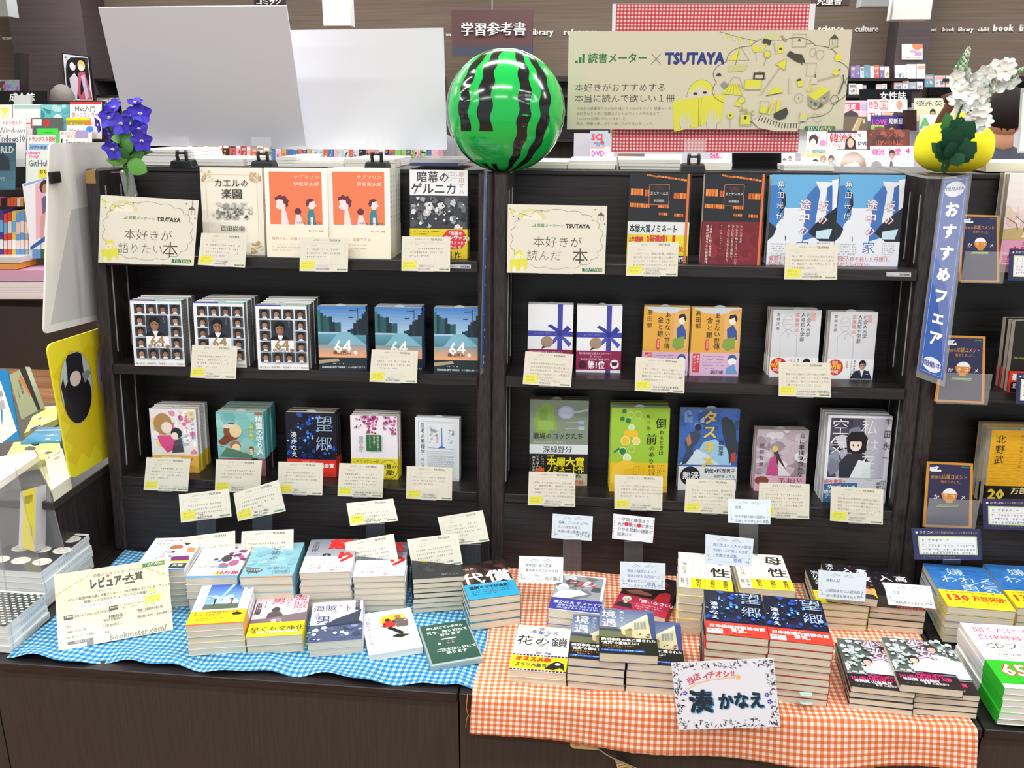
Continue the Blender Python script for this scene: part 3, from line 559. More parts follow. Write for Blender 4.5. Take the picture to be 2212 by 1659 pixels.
@design('anger', BW, BH, .016, '8d929e', '70747e', m='print', band=76, bandc='e9eaf0')
def _(a, b, h):
    a.grad(0, 0, 100, 78, '7c8290', 'a9aeb8', 7); a.V('吉田修一', 8, 10, 15, '34363c', .01); a.T('上', 34, 66, 9, 'ffffff', .02)
    a.E(43, 70, 9, 7, '26282c', 14); a.T('上', 38.5, 65, 9, 'f2f2f2', .02)
    b.T('怒', 42, 0, 46, 'd8302e', .05, 1.1); b.T('り', 60, 56, 46, 'd8302e', .05); b.lines(8, 106, 60, 2, 5.4, 4, '4a4c54', 3, .2); b.T('私が愛したひとは、', 14, 120, 9.4, 'd86a70', .0, .95); b.T('誰だった', 58, 130, 9, 'd86a70', .0)
@design('anger_b', BW, BH, .016, '5f6672', '4c525e', m='print', band=76, bandc='e9eaf0')
def _(a, b, h):
    a.blobs(0, 0, 100, 76, 20, 8, 18, ['6a7280', '525a68', '8a909c'], 3); a.T('下', 36, 64, 9, 'f2f2f2', .02)
    b.T('怒', 42, 0, 46, 'b8262a', .05, 1.1); b.T('り', 60, 56, 46, 'b8262a', .05); b.lines(8, 106, 60, 2, 5.4, 4, '4a4c54', 3, .2); b.T('私が愛したひとは、', 14, 120, 9.4, 'd86a70', .0, .95); b.T('誰だった', 58, 130, 9, 'd86a70', .0)
@design('night_walk', BW, BH, .0165, '23262a', '26282c', '1c1e22', m='print')
def _(a, b, h):
    a.grad(0, 0, 100, 40, '3c5274', '26303e', 4); a.T('女', 6, 6, 26, 'eef0f4', .02); a.T('たち', 34, 10, 22, 'eef0f4', .02); a.blobs(4, 46, 96, 120, 14, 6, 14, ['2a2d31', '1b1d20', '34373b'], 6); a.T('誰だったか', 56, 128, 7, '9aa0a8', 0)
@design('price', BW, BH, .0185, '2c1d1a', '241816', '1c1412', m='print', band=86, bandc='2f9ec8')
def _(a, b, h):
    a.blobs(0, 0, 100, 84, 22, 10, 22, ['3c2620', '50322a', '241614', '5c3a30', '1c1210'], 4); a.T('伊岡 瞬', 6, 22, 8, 'e8e8e8', .01); a.T('代', 0, 42, 46, 'f4f4f4', .03); a.T('償', 50, 38, 50, 'f4f4f4', .03)
    b.lines(24, 89, 84, 1, 5, 4.4, 'eaf6fa', 3, .2, 1); b.T('連続ドラマ化決定！', 8, 95, 11, '1c2a34', .04, .88); b.lines(10, 110, 92, 3, 7, 4.4, '1c5068', 5); b.lines(40, 116, 84, 1, 7, 4.4, 'd85a60', 6)
@design('distant_sky', BW, BH, .014, 'eef0f8', 'e9ecf4', m='print', band=96, bandc='ecc21e', bands='e8a850')
def _(a, b, h):
    a.R(18, 0, 82, 90, '3764b4'); a.grad(18, 0, 82, 72, '2e58b0', '8ab8e4', 7); a.blobs(20, 40, 80, 74, 16, 4, 12, ['e6eef6', 'c8dcee', 'b0cce8'], 4); a.P([(58, 4), (66, 0), (44, 66), (36, 70)], '9cc4ec'); a.P([(18, 76), (40, 72), (82, 76), (82, 90), (18, 90)], '5a6a52'); a.L([(36, 58), (36, 78)], 3, '20242c'); a.L([(67, 58), (68, 76)], 3, '8a5a6a'); a.E(36, 56, 2.6, 2.6, '2a2020', 8); a.E(67, 56, 2.6, 2.6, '6a3a3a', 8)
    a.V('すべては', 6, 20, 8, 'a4b4dc', 0, 1.9); a.V('君に', 88, 16, 9, '9ab0e0', 0)
    b.lines(8, 99, 90, 2, 8, 6, '7a4a10', 7, .15); b.P([(74, 108), (84, 104), (96, 110), (90, 114), (78, 114)], '30240c'); b.lines(14, 120, 62, 2, 6, 3.6, 'b8560c', 5); b.R(0, h - 3, 100, h, 'd85a3a')
@design('pirate_a', BW, BH, .0205, 'e6cfdc', 'b9a4b0', m='print', band=96, bandc='ecdf1e')
def _(a, b, h):
    a.T('海', 72, 0, 26, 'd04a58', 0); a.T('賊', 72, 26, 28, 'd04a58', 0); a.T('と', 80, 54, 12, 'd04a58', 0); a.V('よばれた', 58, 2, 12, 'd04a58', -.004, .95); a.T('男', 30, 6, 28, 'd04a58', 0); a.L([(20, 22), (20, 44)], 1.2, '3c3038'); a.V('百田尚樹', 2, 26, 12, '33282e', .03, .82)
    a.E(42, 52, 8, 8, '4a4048', 12); a.P([(26, 96), (28, 66), (36, 58), (50, 60), (58, 74), (62, 96)], '5a4e54'); a.P([(0, 84), (30, 82), (70, 72), (100, 66), (100, 97), (0, 97)], '7d6c74'); a.blobs(30, 80, 60, 97, 8, 3, 8, ['c8b8c0', '9a8a92'], 3)
    b.T('早くも文庫化!', 4, 110, 17, '35321a', .01, .96); b.R(8, 126, 94, 132, '9a8c12'); b.T('本屋大賞受賞の話題作', 16, 125, 7.6, 'ffffff', .04, 1.0)
@design('pirate_b', BW, BH, .0175, 'd2cfe6', 'b4b4cc', m='print')
def _(a, b, h):
    a.R(0, 84, 100, h, '4e5878'); a.T('海賊', 2, 12, 24, '3a3a66', 0, .98); a.T('と', 50, 14, 13, '3a3a66', 0); a.V('よばれ', 8, 38, 10, '5a5a86', -.004, .8); a.T('た', 42, 36, 10, '5a5a86', 0); a.T('男', 10, 52, 30, '3a3a66', 0); a.L([(70, 18), (70, 42)], 1.2, '33334a'); a.L([(70, 26), (76, 32)], 1.2, '33334a'); a.V('百田尚樹', 84, 2, 11, '2c2c40', .03, .82)
    a.P([(24, 90), (46, 68), (82, 48), (97, 36), (92, 78), (100, 82), (20, 94)], '3a4258'); a.P([(24, 90), (92, 80), (100, 86), (10, 96)], '2c3450'); a.blobs(0, 92, 100, h - 6, 26, 3, 10, ['8d9abc', '5c688e', 'c4cee2', '3c4668'], 5, 5); a.E(12, 134, 5, 4, '4a2fae', 12); a.E(12, 134, 2, 1.8, 'f2f2fa', 10)
@design('lost_item', BW, BH, .014, 'f3f4f8', 'dfe6ee', m='print', pages='pages_w')
def _(a, b, h):
    a.V('日暮旅人の探し物', 6, 18, 12, '8a949c', 0, 1.02, .9); a.V('探偵・', 8, 4, 4.6, 'a0a8b0', 0); a.E(60, 38, 26, 22, 'eebc34', 24); a.blobs(40, 18, 84, 46, 14, 3, 8, ['e0a828', 'f4cc50', 'c88c1c'], 3); a.P([(38, 46), (54, 34), (64, 46), (60, 62), (42, 60)], 'c82c28'); a.P([(34, 54), (44, 50), (42, 62)], '9a3420'); a.P([(58, 40), (72, 30), (88, 44), (86, 64), (64, 64)], '6a5f58'); a.E(70, 28, 6, 6, 'b46a34', 12); a.E(49, 36, 5, 5, '241c1c', 12); a.P([(52, 60), (74, 84), (70, 92), (44, 64)], '1c181a'); a.P([(60, 88), (84, 94), (66, 102), (50, 94)], '25211f'); a.blobs(30, 20, 98, 80, 10, 1, 3, ['d8dade', '1c1a1c', 'c8ccd4'], 9)
@design('flower_chain', BW, BH, .015, 'f2f2f4', 'e9e9ee', m='print', band=96, bandc='f0e41e')
def _(a, b, h):
    a.blobs(40, 2, 62, 92, 34, 3, 7, ['a4a8a4', 'c4c8c4', '8a8e8a', 'd8dcd8', 'b4b8b0'], 5); a.E(46, 24, 5, 4, '6a74c4', 8); a.E(66, 88, 4, 3, '5a5ab4', 8); a.V('', 0, 0, 1)
    a.T('湊かなえ', 24, 14, 13.4, '44464a', 0, 1.05); a.T('花の鎖', 2, 34, 32, '202226', -.002, 1.0)
    for y in (93, 138):
        b.R(0, y, 100, y + 5.5, 'f6ecf0')
        for i in range(16): b.R(1 + i * 6.3, y + .8, 5.6 + i * 6.3, y + 4.8, '4a1838')
    b.T('オススメ本', 8, 100, 15, 'd83a28', .06, .84); b.T('ズラリ大集合！', 8, 119, 12, '3a3058', .02, .8); b.P([(62, 134), (72, 118), (82, 110), (94, 116), (97, 136), (88, 128), (78, 136)], '1c1c1e'); b.E(84, 119, 5, 4, 'f6f6f2', 10)
@design('bound', BW, BH, .0165, '56648e', '3c4a66', m='gloss', band=93, bandc='22221e')
def _(a, b, h):
    a.grad(0, 0, 100, 60, '4e5e90', '8d98ae', 7); a.P([(0, 62), (34, 60), (60, 66), (100, 60), (100, 94), (0, 94)], '6a6c50'); a.P([(0, 64), (40, 66), (40, 74), (0, 72)], '3a4466')
    a.P([(38, 64), (92, 12), (99, 16), (99, 94), (66, 94), (40, 82)], 'c9bf9a'); a.P([(34, 64), (90, 10), (98, 14), (44, 68)], 'ddd6bc'); a.P([(62, 44), (84, 36), (84, 62), (62, 66)], '8f9488')
    for i in range(4): a.L([(62 + i * 5.5, 44 - i * 2), (62 + i * 5.5, 65)], .8, 'd8d4c0')
    a.R(46, 70, 58, 92, '9a8c64'); a.P([(44, 70), (56, 62), (60, 70)], '7a6c48'); a.blobs(66, 78, 96, 92, 9, 2, 5, ['4a3c30', 'c4b494', '6c5c48'], 4); a.P([(88, 10), (100, 8), (100, 94), (92, 94)], '3c4a80')
    a.T('境', 4, 4, 28, 'eef0f6', .012); a.T('遇', 4, 34, 28, 'eef0f6', .012); a.V('湊かなえ', 36, 6, 9.6, 'd9deea', 0, 1.05)
    b.T('誘拐事件の裏に隠された', 3, 96, 9.2, 'f2f2ee', .03, .95); b.T('“真実”の意味とは!?', 3, 106, 10, 'f2f2ee', .03, .78); b.lines(5, 118, 62, 2, 6.4, 5, 'c48a3c', 6, .15); b.R(3, 131, 78, 136.5, '2f62c0'); b.lines(6, 132, 74, 1, 5, 3.4, 'dfe8f6', 4, .2, 1)
@design('sapphire', BW, BH, .0175, 'e9eaf0', 'e4e5ec', m='print', band=96, bandc='2f3390')
def _(a, b, h):
    a.R(0, 4, 95, 96, '8e9298'); a.blobs(2, 6, 93, 94, 24, 8, 20, ['a4a8ae', '6c7076', 'c8ccd2', '4a4e54', 'b8bcc4'], 5); a.P([(0, 96), (10, 70), (52, 60), (70, 74), (30, 96)], 'd9dce2'); a.blobs(26, 26, 82, 48, 22, 2, 5, ['c44a54', 'a8343c', 'd8b080', '5c6064', 'dcdee2', 'b85a60'], 8)
    b.T('湊かなえ サファイア', 6, 105, 11.4, 'eef0fa', .02, .92); b.T('綺麗な宝石に秘められた', 16, 118, 8, 'd8dcf4', .01, .9); b.T('深い謎と人々の切なる想い', 14, 127, 8, 'd8dcf4', .01, .9); b.R(0, h - 3, 100, h, 'e9eaf0')
@design('atone', BW, BH, .016, '2a1a1c', '1c1416', m='print', band=88, bandc='b8284c')
def _(a, b, h):
    a.blobs(0, 0, 100, 86, 18, 8, 20, ['3a2226', '1c1214', '5a2c30', '2a181a'], 5); a.P([(66, 88), (72, 62), (84, 54), (94, 60), (96, 88)], 'c42c34'); a.P([(6, 72), (30, 62), (60, 70), (58, 78), (20, 80)], '8a5a48'); a.lines(30, 20, 80, 2, 20, 6, 'a4888a', 3)
    b.bob(18, 104, 10, 'd9c8b8', 'e6dcd0', '2a2426'); b.T('「償いなさい」', 34, 94, 13, 'fbeef0', .025, .86); b.lines(38, 112, 94, 3, 8, 5.4, 'f4d8dc', 5, .15)
@design('maternity', BW, BH, .0165, 'ebe8de', 'e2dfd4', m='print', band=104, bandc='eed41e')
def _(a, b, h):
    a.grad(26, 6, 64, 104, 'e2dccc', 'd4ccb8', 5); a.P([(36, 10), (42, 6), (50, 10), (58, 8), (64, 14), (62, 20), (66, 104), (26, 104), (32, 20)], 'f0ece0'); a.L([(44, 20), (40, 100)], 1, 'd2cab6'); a.L([(52, 20), (56, 100)], 1, 'd2cab6'); a.R(44, 3, 52, 5, '3a3834')
    a.T('母', 58, 8, 36, '26241f', .02, 1.05); a.T('性', 60, 56, 38, '26241f', .02, 1.02); a.V('湊かなえ', 6, 44, 11, '8c8a80', 0, 1.05)
    b.R(0, 104, 22, 142, 'f4f2ea'); b.V('新潮文庫の', 12, 105, 7.4, '33312c', .01, .96); b.V('話題作', 3, 106, 7.4, '33312c', .01, 1.0); b.V('殺人か、', 32, 107, 10.4, '3a3414', .01, .88); b.V('自殺か、', 58, 107, 10.4, '3a3414', .01, .88); b.V('事故か、', 82, 107, 10.4, '3a3414', .01, .88); b.V('あの子', 46, 108, 5, 'c0a414', 0, 1.2)
@design('exam', BW, BH, .0165, '1b191e', '232126', '201e22', m='print', band=92, bandc='dcd020')
def _(a, b, h):
    a.blobs(30, 4, 70, 60, 14, 1, 3, ['6a2a58', '8a3c70', '4a2244'], 5); a.V('湊かなえ', 8, 8, 17, 'e6e6ea', .015, .86); a.T('高', 70, 10, 24, 'f2f2f4', .025); a.T('校', 72, 40, 26, 'f2f2f4', .025); a.T('入', 42, 14, 25, 'f2f2f4', .02); a.T('試', 44, 44, 26, 'f2f2f4', .02)
    b.R(0, 92, 74, h, 'ddd122'); b.R(74, 92, 100, h, '2a2a2c'); b.E(52, 132, 18, 9, '5a4a10', 14); b.blobs(76, 96, 98, 136, 12, 3, 7, ['3a3836', '6a6662', '201e1c', 'a8562c'], 5); b.T('3', 10, 104, 15, '30300c', .03)
@design('exam_b', BW, BH, .0165, '1b191e', '232126', '201e22', m='print', band=100, bandc='3a3330')
def _(a, b, h):
    a.blobs(30, 4, 70, 60, 20, 1, 3, ['7a2a64', '9a3c7c', '5a2450', 'c05a90'], 5); a.V('湊かなえ', 8, 6, 16, 'e6e6ea', .015, .9); a.T('高', 70, 16, 24, 'f2f2f4', .025); a.T('校', 72, 46, 26, 'f2f2f4', .025); a.T('入', 40, 18, 25, 'f2f2f4', .02); a.T('試', 40, 46, 26, 'f2f2f4', .02); a.blobs(40, 84, 98, 100, 8, 3, 7, ['c05a28', '6a2c1c', 'd8b030'], 6)
    b.P([(60, 96), (100, 100), (100, 142), (80, 142)], 'e8c030'); b.E(84, 112, 12, 14, 'd89a78', 14); b.P([(72, 104), (84, 96), (97, 104), (84, 102)], '2a1c18'); b.P([(70, 142), (78, 126), (94, 126), (100, 142)], '2c2838')
@design('girls', BW, BH, .0135, '49504e', '3a3c3c', '30302f', m='print', band=104, bandc='221c1e')
def _(a, b, h):
    a.R(0, 0, 100, 106, '56605e'); a.blobs(0, 0, 100, 106, 150, 3.2, 6.5, ['c8d6d2', 'dbe6e2', 'b9cac6', 'e9f0ee', '9fb4b0', 'd2e0dc'], 5, 8); a.P([(44, 66), (70, 50), (100, 56), (100, 106), (30, 106), (34, 88)], 'd3dde2')
    a.bob(38, 72, 11, 'e2bda8', '2a2024'); a.P([(26, 100), (34, 86), (46, 88), (56, 102)], 'c8d6e0'); a.bob(76, 34, 11, 'e0b8a4', '3a2a2c'); a.V('湊かなえ', 10, 10, 13, 'b8a0c0', -.004, .9)
    a.T('少', 38, 2, 34, '8a4a7c', .045); a.T('少', 38, 2, 34, 'f8eef4', -.004); a.T('女', 46, 34, 34, '8a4a7c', .045); a.T('女', 46, 34, 34, 'f8eef4', -.004)
    b.R(0, 102, 24, 106, 'a4a6a6'); b.R(64, 103, 100, 107, 'a4a6a6'); b.T('映画化決定！', 32, 103, 9.6, 'e2307c', .03, .9); b.T('2016年10月8日(土) 公開', 4, 112, 10.6, 'e2307c', .04, .76); b.T('本田翼 山本美月', 8, 121, 9, 'fafafa', .03, .9); b.T('監督 三島有紀子', 40, 129, 7, 'f0f0f0', .01, .8); b.lines(8, 136, 56, 1, 4, 2.6, '9a9a9a', 4)
@design('courage', .128, .182, .0165, '2f6fb4', '2a64a4', m='print', band=88, bandc='eece1a')
def _(a, b, h):
    a.blobs(0, 0, 100, 88, 20, 10, 24, ['3172b8', '2c6ab0', '3678be'], 3); a.T('嫌', 30, 12, 26, 'd4e6f4', -.006, 1.1); a.T('われる', 14, 38, 26, 'd4e6f4', -.008, 1.12); a.T('勇気', 38, 62, 28, 'd4e6f4', -.008, 1.1)
    b.lines(10, 92, 92, 1, 6, 5, '6a4a10', 3, .15, 1); b.T('130', 4, 97, 26, 'c8321e', .035, .95); b.T('万部突破!', 46, 102, 18, 'c8321e', .02, .66); b.lines(20, 124, 60, 1, 5, 3.6, '8a6a10', 4); b.lines(64, 124, 92, 1, 5, 4, '3a2a0a', 5)
@design('calm_disc', .148, .205, .0115, 'f6f7f6', 'f0f2f0', m='gloss', side='L', pages='pages_w', band=82, bandc='35c132')
def _(a, b, h):
    a.T('聞くだけで', 10, 8, 12, 'd8387c', .0, 1.15); a.T('自律神経が整う', 10, 24, 12.4, 'd8387c', .0, 1.1); a.T('CDブック', 12, 42, 15, '44464a', -.004, 1.1); a.T('小林弘幸', 18, 65, 6.4, '6a6c70', .0, 1.2); a.lines(20, 60, 50, 1, 4, 2.6, '8a8c90', 3); a.lines(22, 73, 50, 1, 4, 2.6, '8a8c90', 4)
    b.T('65', 10, 84, 32, 'd8442c', .06); b.T('65', 10, 84, 32, 'fbfbf4', .025); b.T('万部', 54, 92, 22, 'fbfbf4', .03); b.E(74, 88, 18, 5, 'e6e02c', 16); b.lines(22, 118, 88, 2, 7, 3.6, '1e8a20', 5); b.R(0, h - 9, 100, h, 'f2f4f4'); b.R(30, h - 6, 100, h - 1, '7fb0c8')
@design('gear', .11, .17, .0135, 'f0efee', 'e9e8e6', m='gloss', pages='pages_w')
def _(a, b, h):
    a.R(0, 8, 100, h, '3a3638')
    for i in range(3):
        for j in range(3):
            cx, cy = 18 + i * 33 + (j % 2) * 8, 26 + j * 46
            a.P([(cx + (13 + 1.6 * (k % 2)) * math.cos(R(k * 7.5)), cy + (13 + 1.6 * (k % 2)) * math.sin(R(k * 7.5))) for k in range(48)], 'e4e0d6'); a.E(cx, cy, 9, 9, 'd4cec0', 20); a.E(cx, cy, 3.6, 3.6, 'f0ece2', 12)
@design('dots', .11, .17, .0135, 'f0efee', 'e9e8e6', m='gloss', pages='pages_w')
def _(a, b, h):
    a.R(0, 8, 100, h, '3f4442')
    for i in range(9):
        for j in range(13): a.E(7 + i * 11 + (j % 2) * 5, 16 + j * 11, 3.2, 3.2, 'd6dcd6', 9)

_P = {}
def parts(key):
    """the shared meshes of one kind of book: cover, page block, band and their print"""
    if key in _P: return _P[key]
    d = D[key]; w, h, t = d['w'], d['h'], d['t']; ct = .0014 if d['hard'] else .0005
    R_ = d['side'] == 'R'; ov = .0008
    cv = MB()
    cv.box(0, w, 0, ct, 0, h, d['front']); cv.box(0, w, t - ct, t, 0, h, d['back'])
    if R_: cv.box(w - ct, w, ct, t - ct, 0, h, d['spine'])
    else: cv.box(0, ct, ct, t - ct, 0, h, d['spine'])
    pg = MB()
    px0, px1 = (ov, w - ct) if R_ else (ct, w - ov)
    pg.box(px0, px1, ct, t - ct, .0006, h - .0006, 'ffffff')
    hu = 100 * h / w
    fa = lambda x, y, z: (x * w / 100, -z, h - y * w / 100)
    A = Art(fa); Bn = Art(lambda x, y, z: (x * w / 100, -z - .0004, h - y * w / 100), base=.0002)
    d['art'](A, Bn, hu)
    # spine title and marks
    sx = (lambda x, y, z: (w + z, x * t / 100, h - y * w / 100)) if R_ else (lambda x, y, z: (-z, t - x * t / 100, h - y * w / 100))
    out = {'cover': cv.data('cover', d['m']), 'page_block': pg.data('page_block', d['pages'])}
    if A.mb.v: out['print'] = A.mb.data('print', d['m'])
    S = Art(sx)
    if key.startswith('sixfour'): S.lines(30, 8, 72, 16, 7, 5, 'd8dade', 3, .2, 1)
    elif t > .012: S.lines(34, 10, 70, 12, 8, 6, '6a6a6e' if sum(lin(d['spine'])[:3]) > 1 else 'c8c8cc', 3, .2, 1)
    out['spine_print'] = S.mb.data('spine_print', d['m'])
    if d['band']:
        hb = h - d['band'] * w / 100; g = .0005
        bn = MB()
        bn.box(-g, w + g, -g, -g + .0003, 0, hb, d['bandc']); bn.box(-g, w + g, t + g - .0003, t + g, 0, hb, d['bands'])
        if R_: bn.box(w + g - .0003, w + g, -g, t + g, 0, hb, d['bands'])
        else: bn.box(-g, -g + .0003, -g, t + g, 0, hb, d['bands'])
        fx = ((-g, -g + .0003) if R_ else (w + g - .0003, w + g))
        bn.box(fx[0], fx[1], -g, t * .25, 0, hb, d['bands'])
        out['paper_band'] = bn.data('paper_band', d['m'])
        if Bn.mb.v: out['band_print'] = Bn.mb.data('print', d['m'])
    _P[key] = out
    return out
KIND = {}
def book(key, label, group=None, full=True, name=None, cat='book'):
    d = parts(key)
    nm = name or ('hardcover_book' if D[key]['w'] > .12 else 'paperback_book')
    r = bpy.data.objects.new(nm, None); r.empty_display_size = .02; COL.objects.link(r); tag(r, label, cat, group)
    def add(n, k, par):
        o = bpy.data.objects.new(n, d[k]); COL.objects.link(o); o.parent = par; return o
    c = add('cover', 'cover', r); add('page_block', 'page_block', r)
    if full and 'print' in d: add('print', 'print', c)
    add('spine_print', 'spine_print', c)
    if 'paper_band' in d:
        b = add('paper_band', 'paper_band', r)
        if full and 'band_print' in d: add('print', 'band_print', b)
    return r
# ------------------------------------------------------------------ placing helpers
def yf(z, off=0.0): return TILT * (z - H) + off
def copytree(o, parent=None):
    c = o.copy(); COL.objects.link(c)
    if parent: c.parent = parent
    for ch in list(o.children): copytree(ch, c)
    return c
def upright(key, bl, br, top, zrel, n, desc, lean=.10, group=None, full_all=True):
    zs = H + zrel; b0, b1 = at_z(bl[0], bl[1], zs), at_z(br[0], br[1], zs)
    dv = b1 - b0; rz = math.atan2(dv.y, dv.x); w = dv.length; d = D[key]
    hh = rise(b0, top, lean); sx, sz = w / d['w'], hh / d['h']
    proto = None
    for i in range(n):
        lab = desc if n == 1 else (desc + ', front copy' if i == 0 else '%s, %s copy back' % (desc, ordn(i)))
        if i < 2:
            r = book(key, lab, group, full=(i == 0))
            if i == 1: proto = r
            if i == 0 and zrel < -.3:
                if 'slip' not in KIND:
                    mb = MB(); k = 14; pts = [(.012 * math.cos(math.pi * a / k), .0055 * math.sin(math.pi * a / k)) for a in range(k + 1)]
                    mb.mesh_([(x, 0, z) for x, z in pts] + [(x, .0004, z) for x, z in pts], [tuple(range(k + 1)), tuple(range(2 * k + 1, k, -1))] + [(a, a + 1, k + 2 + a, k + 1 + a) for a in range(k)], 'b4bcba'); KIND['slip'] = mb.data('order_slip', 'print')
                so = bpy.data.objects.new('order_slip', KIND['slip']); COL.objects.link(so); so.parent = r; so.location = (D[key]['w'] * rnd.uniform(.45, .6), D[key]['t'] * .5, D[key]['h'] - .0005)
        else:
            r = copytree(proto); r['label'] = lab
        off = (d['t'] + .0006) * i
        j = rnd.uniform(-.002, .002) if i else 0
        r.location = b0 + Vector((-math.sin(rz) * off + j, math.cos(rz) * off, 0))
        r.rotation_euler = (-lean, 0, rz + (rnd.uniform(-.02, .02) if i else 0))
        r.scale = (sx, 1, sz * (1 if not i else rnd.uniform(.985, 1.0)))
def stack(key, fl, fr, ztop, n, desc, zb=-.824, group=None, ang=1.0, jit=.0015, lenk=1.0, name=None):
    d = D[key]; A, B = at_z(fl[0], fl[1], H + ztop), at_z(fr[0], fr[1], H + ztop)
    mid = (A + B) / 2; dv = B - A; rz = math.atan2(dv.y, dv.x) * ang; w = dv.length; tt = (ztop - zb) / n
    A = mid - Vector((math.cos(rz), math.sin(rz), 0)) * w / 2
    proto = None
    for i in range(n):
        lab = desc if n == 1 else (desc + ', topmost of its stack' if i == 0 else '%s, %s from top of stack' % (desc, ordn(i)))
        if i < 2:
            r = book(key, lab, group, full=(i == 0), name=name)
            if i == 1: proto = r
        else:
            r = copytree(proto); r['label'] = lab
        j = (rnd.uniform(-jit, jit), rnd.uniform(-jit, jit)) if i else (0, 0)
        r.location = A + Vector((j[0], j[1], -tt * i))
        r.rotation_euler = (R(-90), 0, rz + (rnd.uniform(-.012, .012) if i else 0))
        r.scale = (w / d['w'], tt * .975 / d['t'], w / d['w'] * lenk)
def sheet(name, label, cat, pts, th, art=None, base='efe9d2', m='card', group=None, back=None, step=.00002):
    """a real flat sheet of thickness th through four points TL, TR, BR, BL; print on its front"""
    TL, TR, BR, BL = [Vector(p) for p in pts]
    nrm = (TR - TL).cross(TL - BL).normalized()
    if nrm.dot(EYE - TL) < 0: nrm = -nrm
    o = (TL + TR + BR + BL) / 4
    mb = MB(); bk = [p - nrm * th - o for p in (TL, TR, BR, BL)]; fr = [p - o for p in (TL, TR, BR, BL)]
    if abs((BR - TL).dot(nrm)) < .0001: mb.hexa([fr[3], fr[2], bk[2], bk[3], fr[0], fr[1], bk[1], bk[0]], base)
    else:      # slightly twisted sheet: a fine grid follows the twist
        n = 16; g = []
        for Q in (fr, bk):
            for j in range(n + 1):
                for i in range(n + 1):
                    u, v = i / n, j / n; g.append((Q[0] * (1 - u) + Q[1] * u) * (1 - v) + (Q[3] * (1 - u) + Q[2] * u) * v)
        k = (n + 1) ** 2; F_ = []
        for j in range(n):
            for i in range(n): a = j * (n + 1) + i; F_ += [(a, a + n + 1, a + n + 2, a + 1), (k + a, k + a + 1, k + a + n + 2, k + a + n + 1)]
        for i in range(n): F_ += [(i, i + 1, k + i + 1, k + i), (n * (n + 1) + i + 1, n * (n + 1) + i, k + n * (n + 1) + i, k + n * (n + 1) + i + 1), ((i + 1) * (n + 1), i * (n + 1), k + i * (n + 1), k + (i + 1) * (n + 1)), (i * (n + 1) + n, (i + 1) * (n + 1) + n, k + (i + 1) * (n + 1) + n, k + i * (n + 1) + n)]
        mb.mesh_(g, F_, base)
    ob = mb.build(name, m, at=o)
    if label: tag(ob, label, cat, group)
    if art:
        Hu = 100 * ((TL - BL).length + (TR - BR).length) / ((TR - TL).length + (BR - BL).length)
        def fn(x, y, z):
            u, v = x / 100, y / Hu
            return (fr[0] * (1 - u) + fr[1] * u) * (1 - v) + (fr[3] * (1 - u) + fr[2] * u) * v + nrm * z
        A = Art(fn, step=step); art(A, Hu)
        A.mb.build('print', m, parent=ob)
    return ob
def pxsheet(name, label, cat, q, yt, yb, th=.0008, **k):
    return sheet(name, label, cat, [at_y(*q[0], yt), at_y(*q[1], yt), at_y(*q[2], yb), at_y(*q[3], yb)], th, **k)
def slab(name, label, cat, x0, y0, x1, y1, Y, th, art=None, base='ffffff', m='print', group=None, slant=0.0, step=.0001):
    q = [(x0, y0), (x1, y0), (x1, y1), (x0, y1)]
    return sheet(name, label, cat, [at_y(*q[0], Y + slant), at_y(*q[1], Y + slant), at_y(*q[2], Y), at_y(*q[3], Y)], th, art, base, m, group, step=step)
# ------------------------------------------------------------------ the room
mb = MB(); mb.box(-8, 10, -5, 7.2, -.1, 0); struct(mb.build('floor', 'floor'))
mb = MB(); mb.box(-8, 10, -5, 7.2, CEIL, CEIL + .1); struct(mb.build('ceiling', 'ceil'))
WY = 5.6
mb = MB(); mb.box(-8, 10, WY, WY + .1, 0, CEIL); wall = struct(mb.build('wall_back', 'wall'))
def wallcol(x0, x1, y1, dep, name):
    a, b = at_y(x0, 100, WY - dep), at_y(x1, 100, WY - dep)
    mb = MB(); mb.box(a.x, b.x, WY - dep, WY - .001, 0, CEIL); return struct(mb.build(name, 'column'))
wallcol(28, 186, 0, .35, 'column_left'); wallcol(1936, 2006, 0, .25, 'column_right')
def letters(t, x, y, capx, Y, c='f4f2ee', par=None, b=.012, shear=0.0, name='lettering'):
    """raised letters; (x, y) is the baseline start in the picture, capx the cap height"""
    V, Fc = glyph(t, 0.0); P0 = at_y(x, y, Y); k = (at_y(x, y - capx, Y) - P0).z / .69
    mb = MB(); n = len(V); ed = {}
    for f in Fc:
        for i in range(len(f)):
            e = (f[i], f[(i + 1) % len(f)]); ed[e] = 1
    side = [(a_, b_, b_ + n, a_ + n) for a_, b_ in ed if (b_, a_) not in ed]
    for ox in (-b, b):
        Y += .0015
        F0 = [(P0.x + (gx + ox) * k + gy * k * shear, Y - .012, P0.z + gy * k) for gx, gy in V]; F1 = [(p[0], Y, p[2]) for p in F0]
        mb.mesh_(F0 + F1, [tuple(f) for f in Fc] + side, c)
    return mb.build(name, 'print', parent=par)
for t, x, y, cap in (('library', 182, 82, 14), ('library', 1146, 76, 14), ('reference', 1217, 76, 14), ('e', 1312, 76, 14), ('culture', 1845, 69, 13), ('li', 1922, 69, 13), ('avel', 2004, 68, 8), ('book', 2034, 68, 9), ('library', 2068, 68, 9), ('child', 2111, 68, 9), ('book', 2143, 68, 15), ('li', 2200, 68, 15), ('travel', 7, 86, 9), ('y', -6, 86, 14), ('tra', 964, 78, 7), ('science', 1765, 69, 14)):
    letters(t, x, y, cap, WY - .0005, par=wall, b=.035)
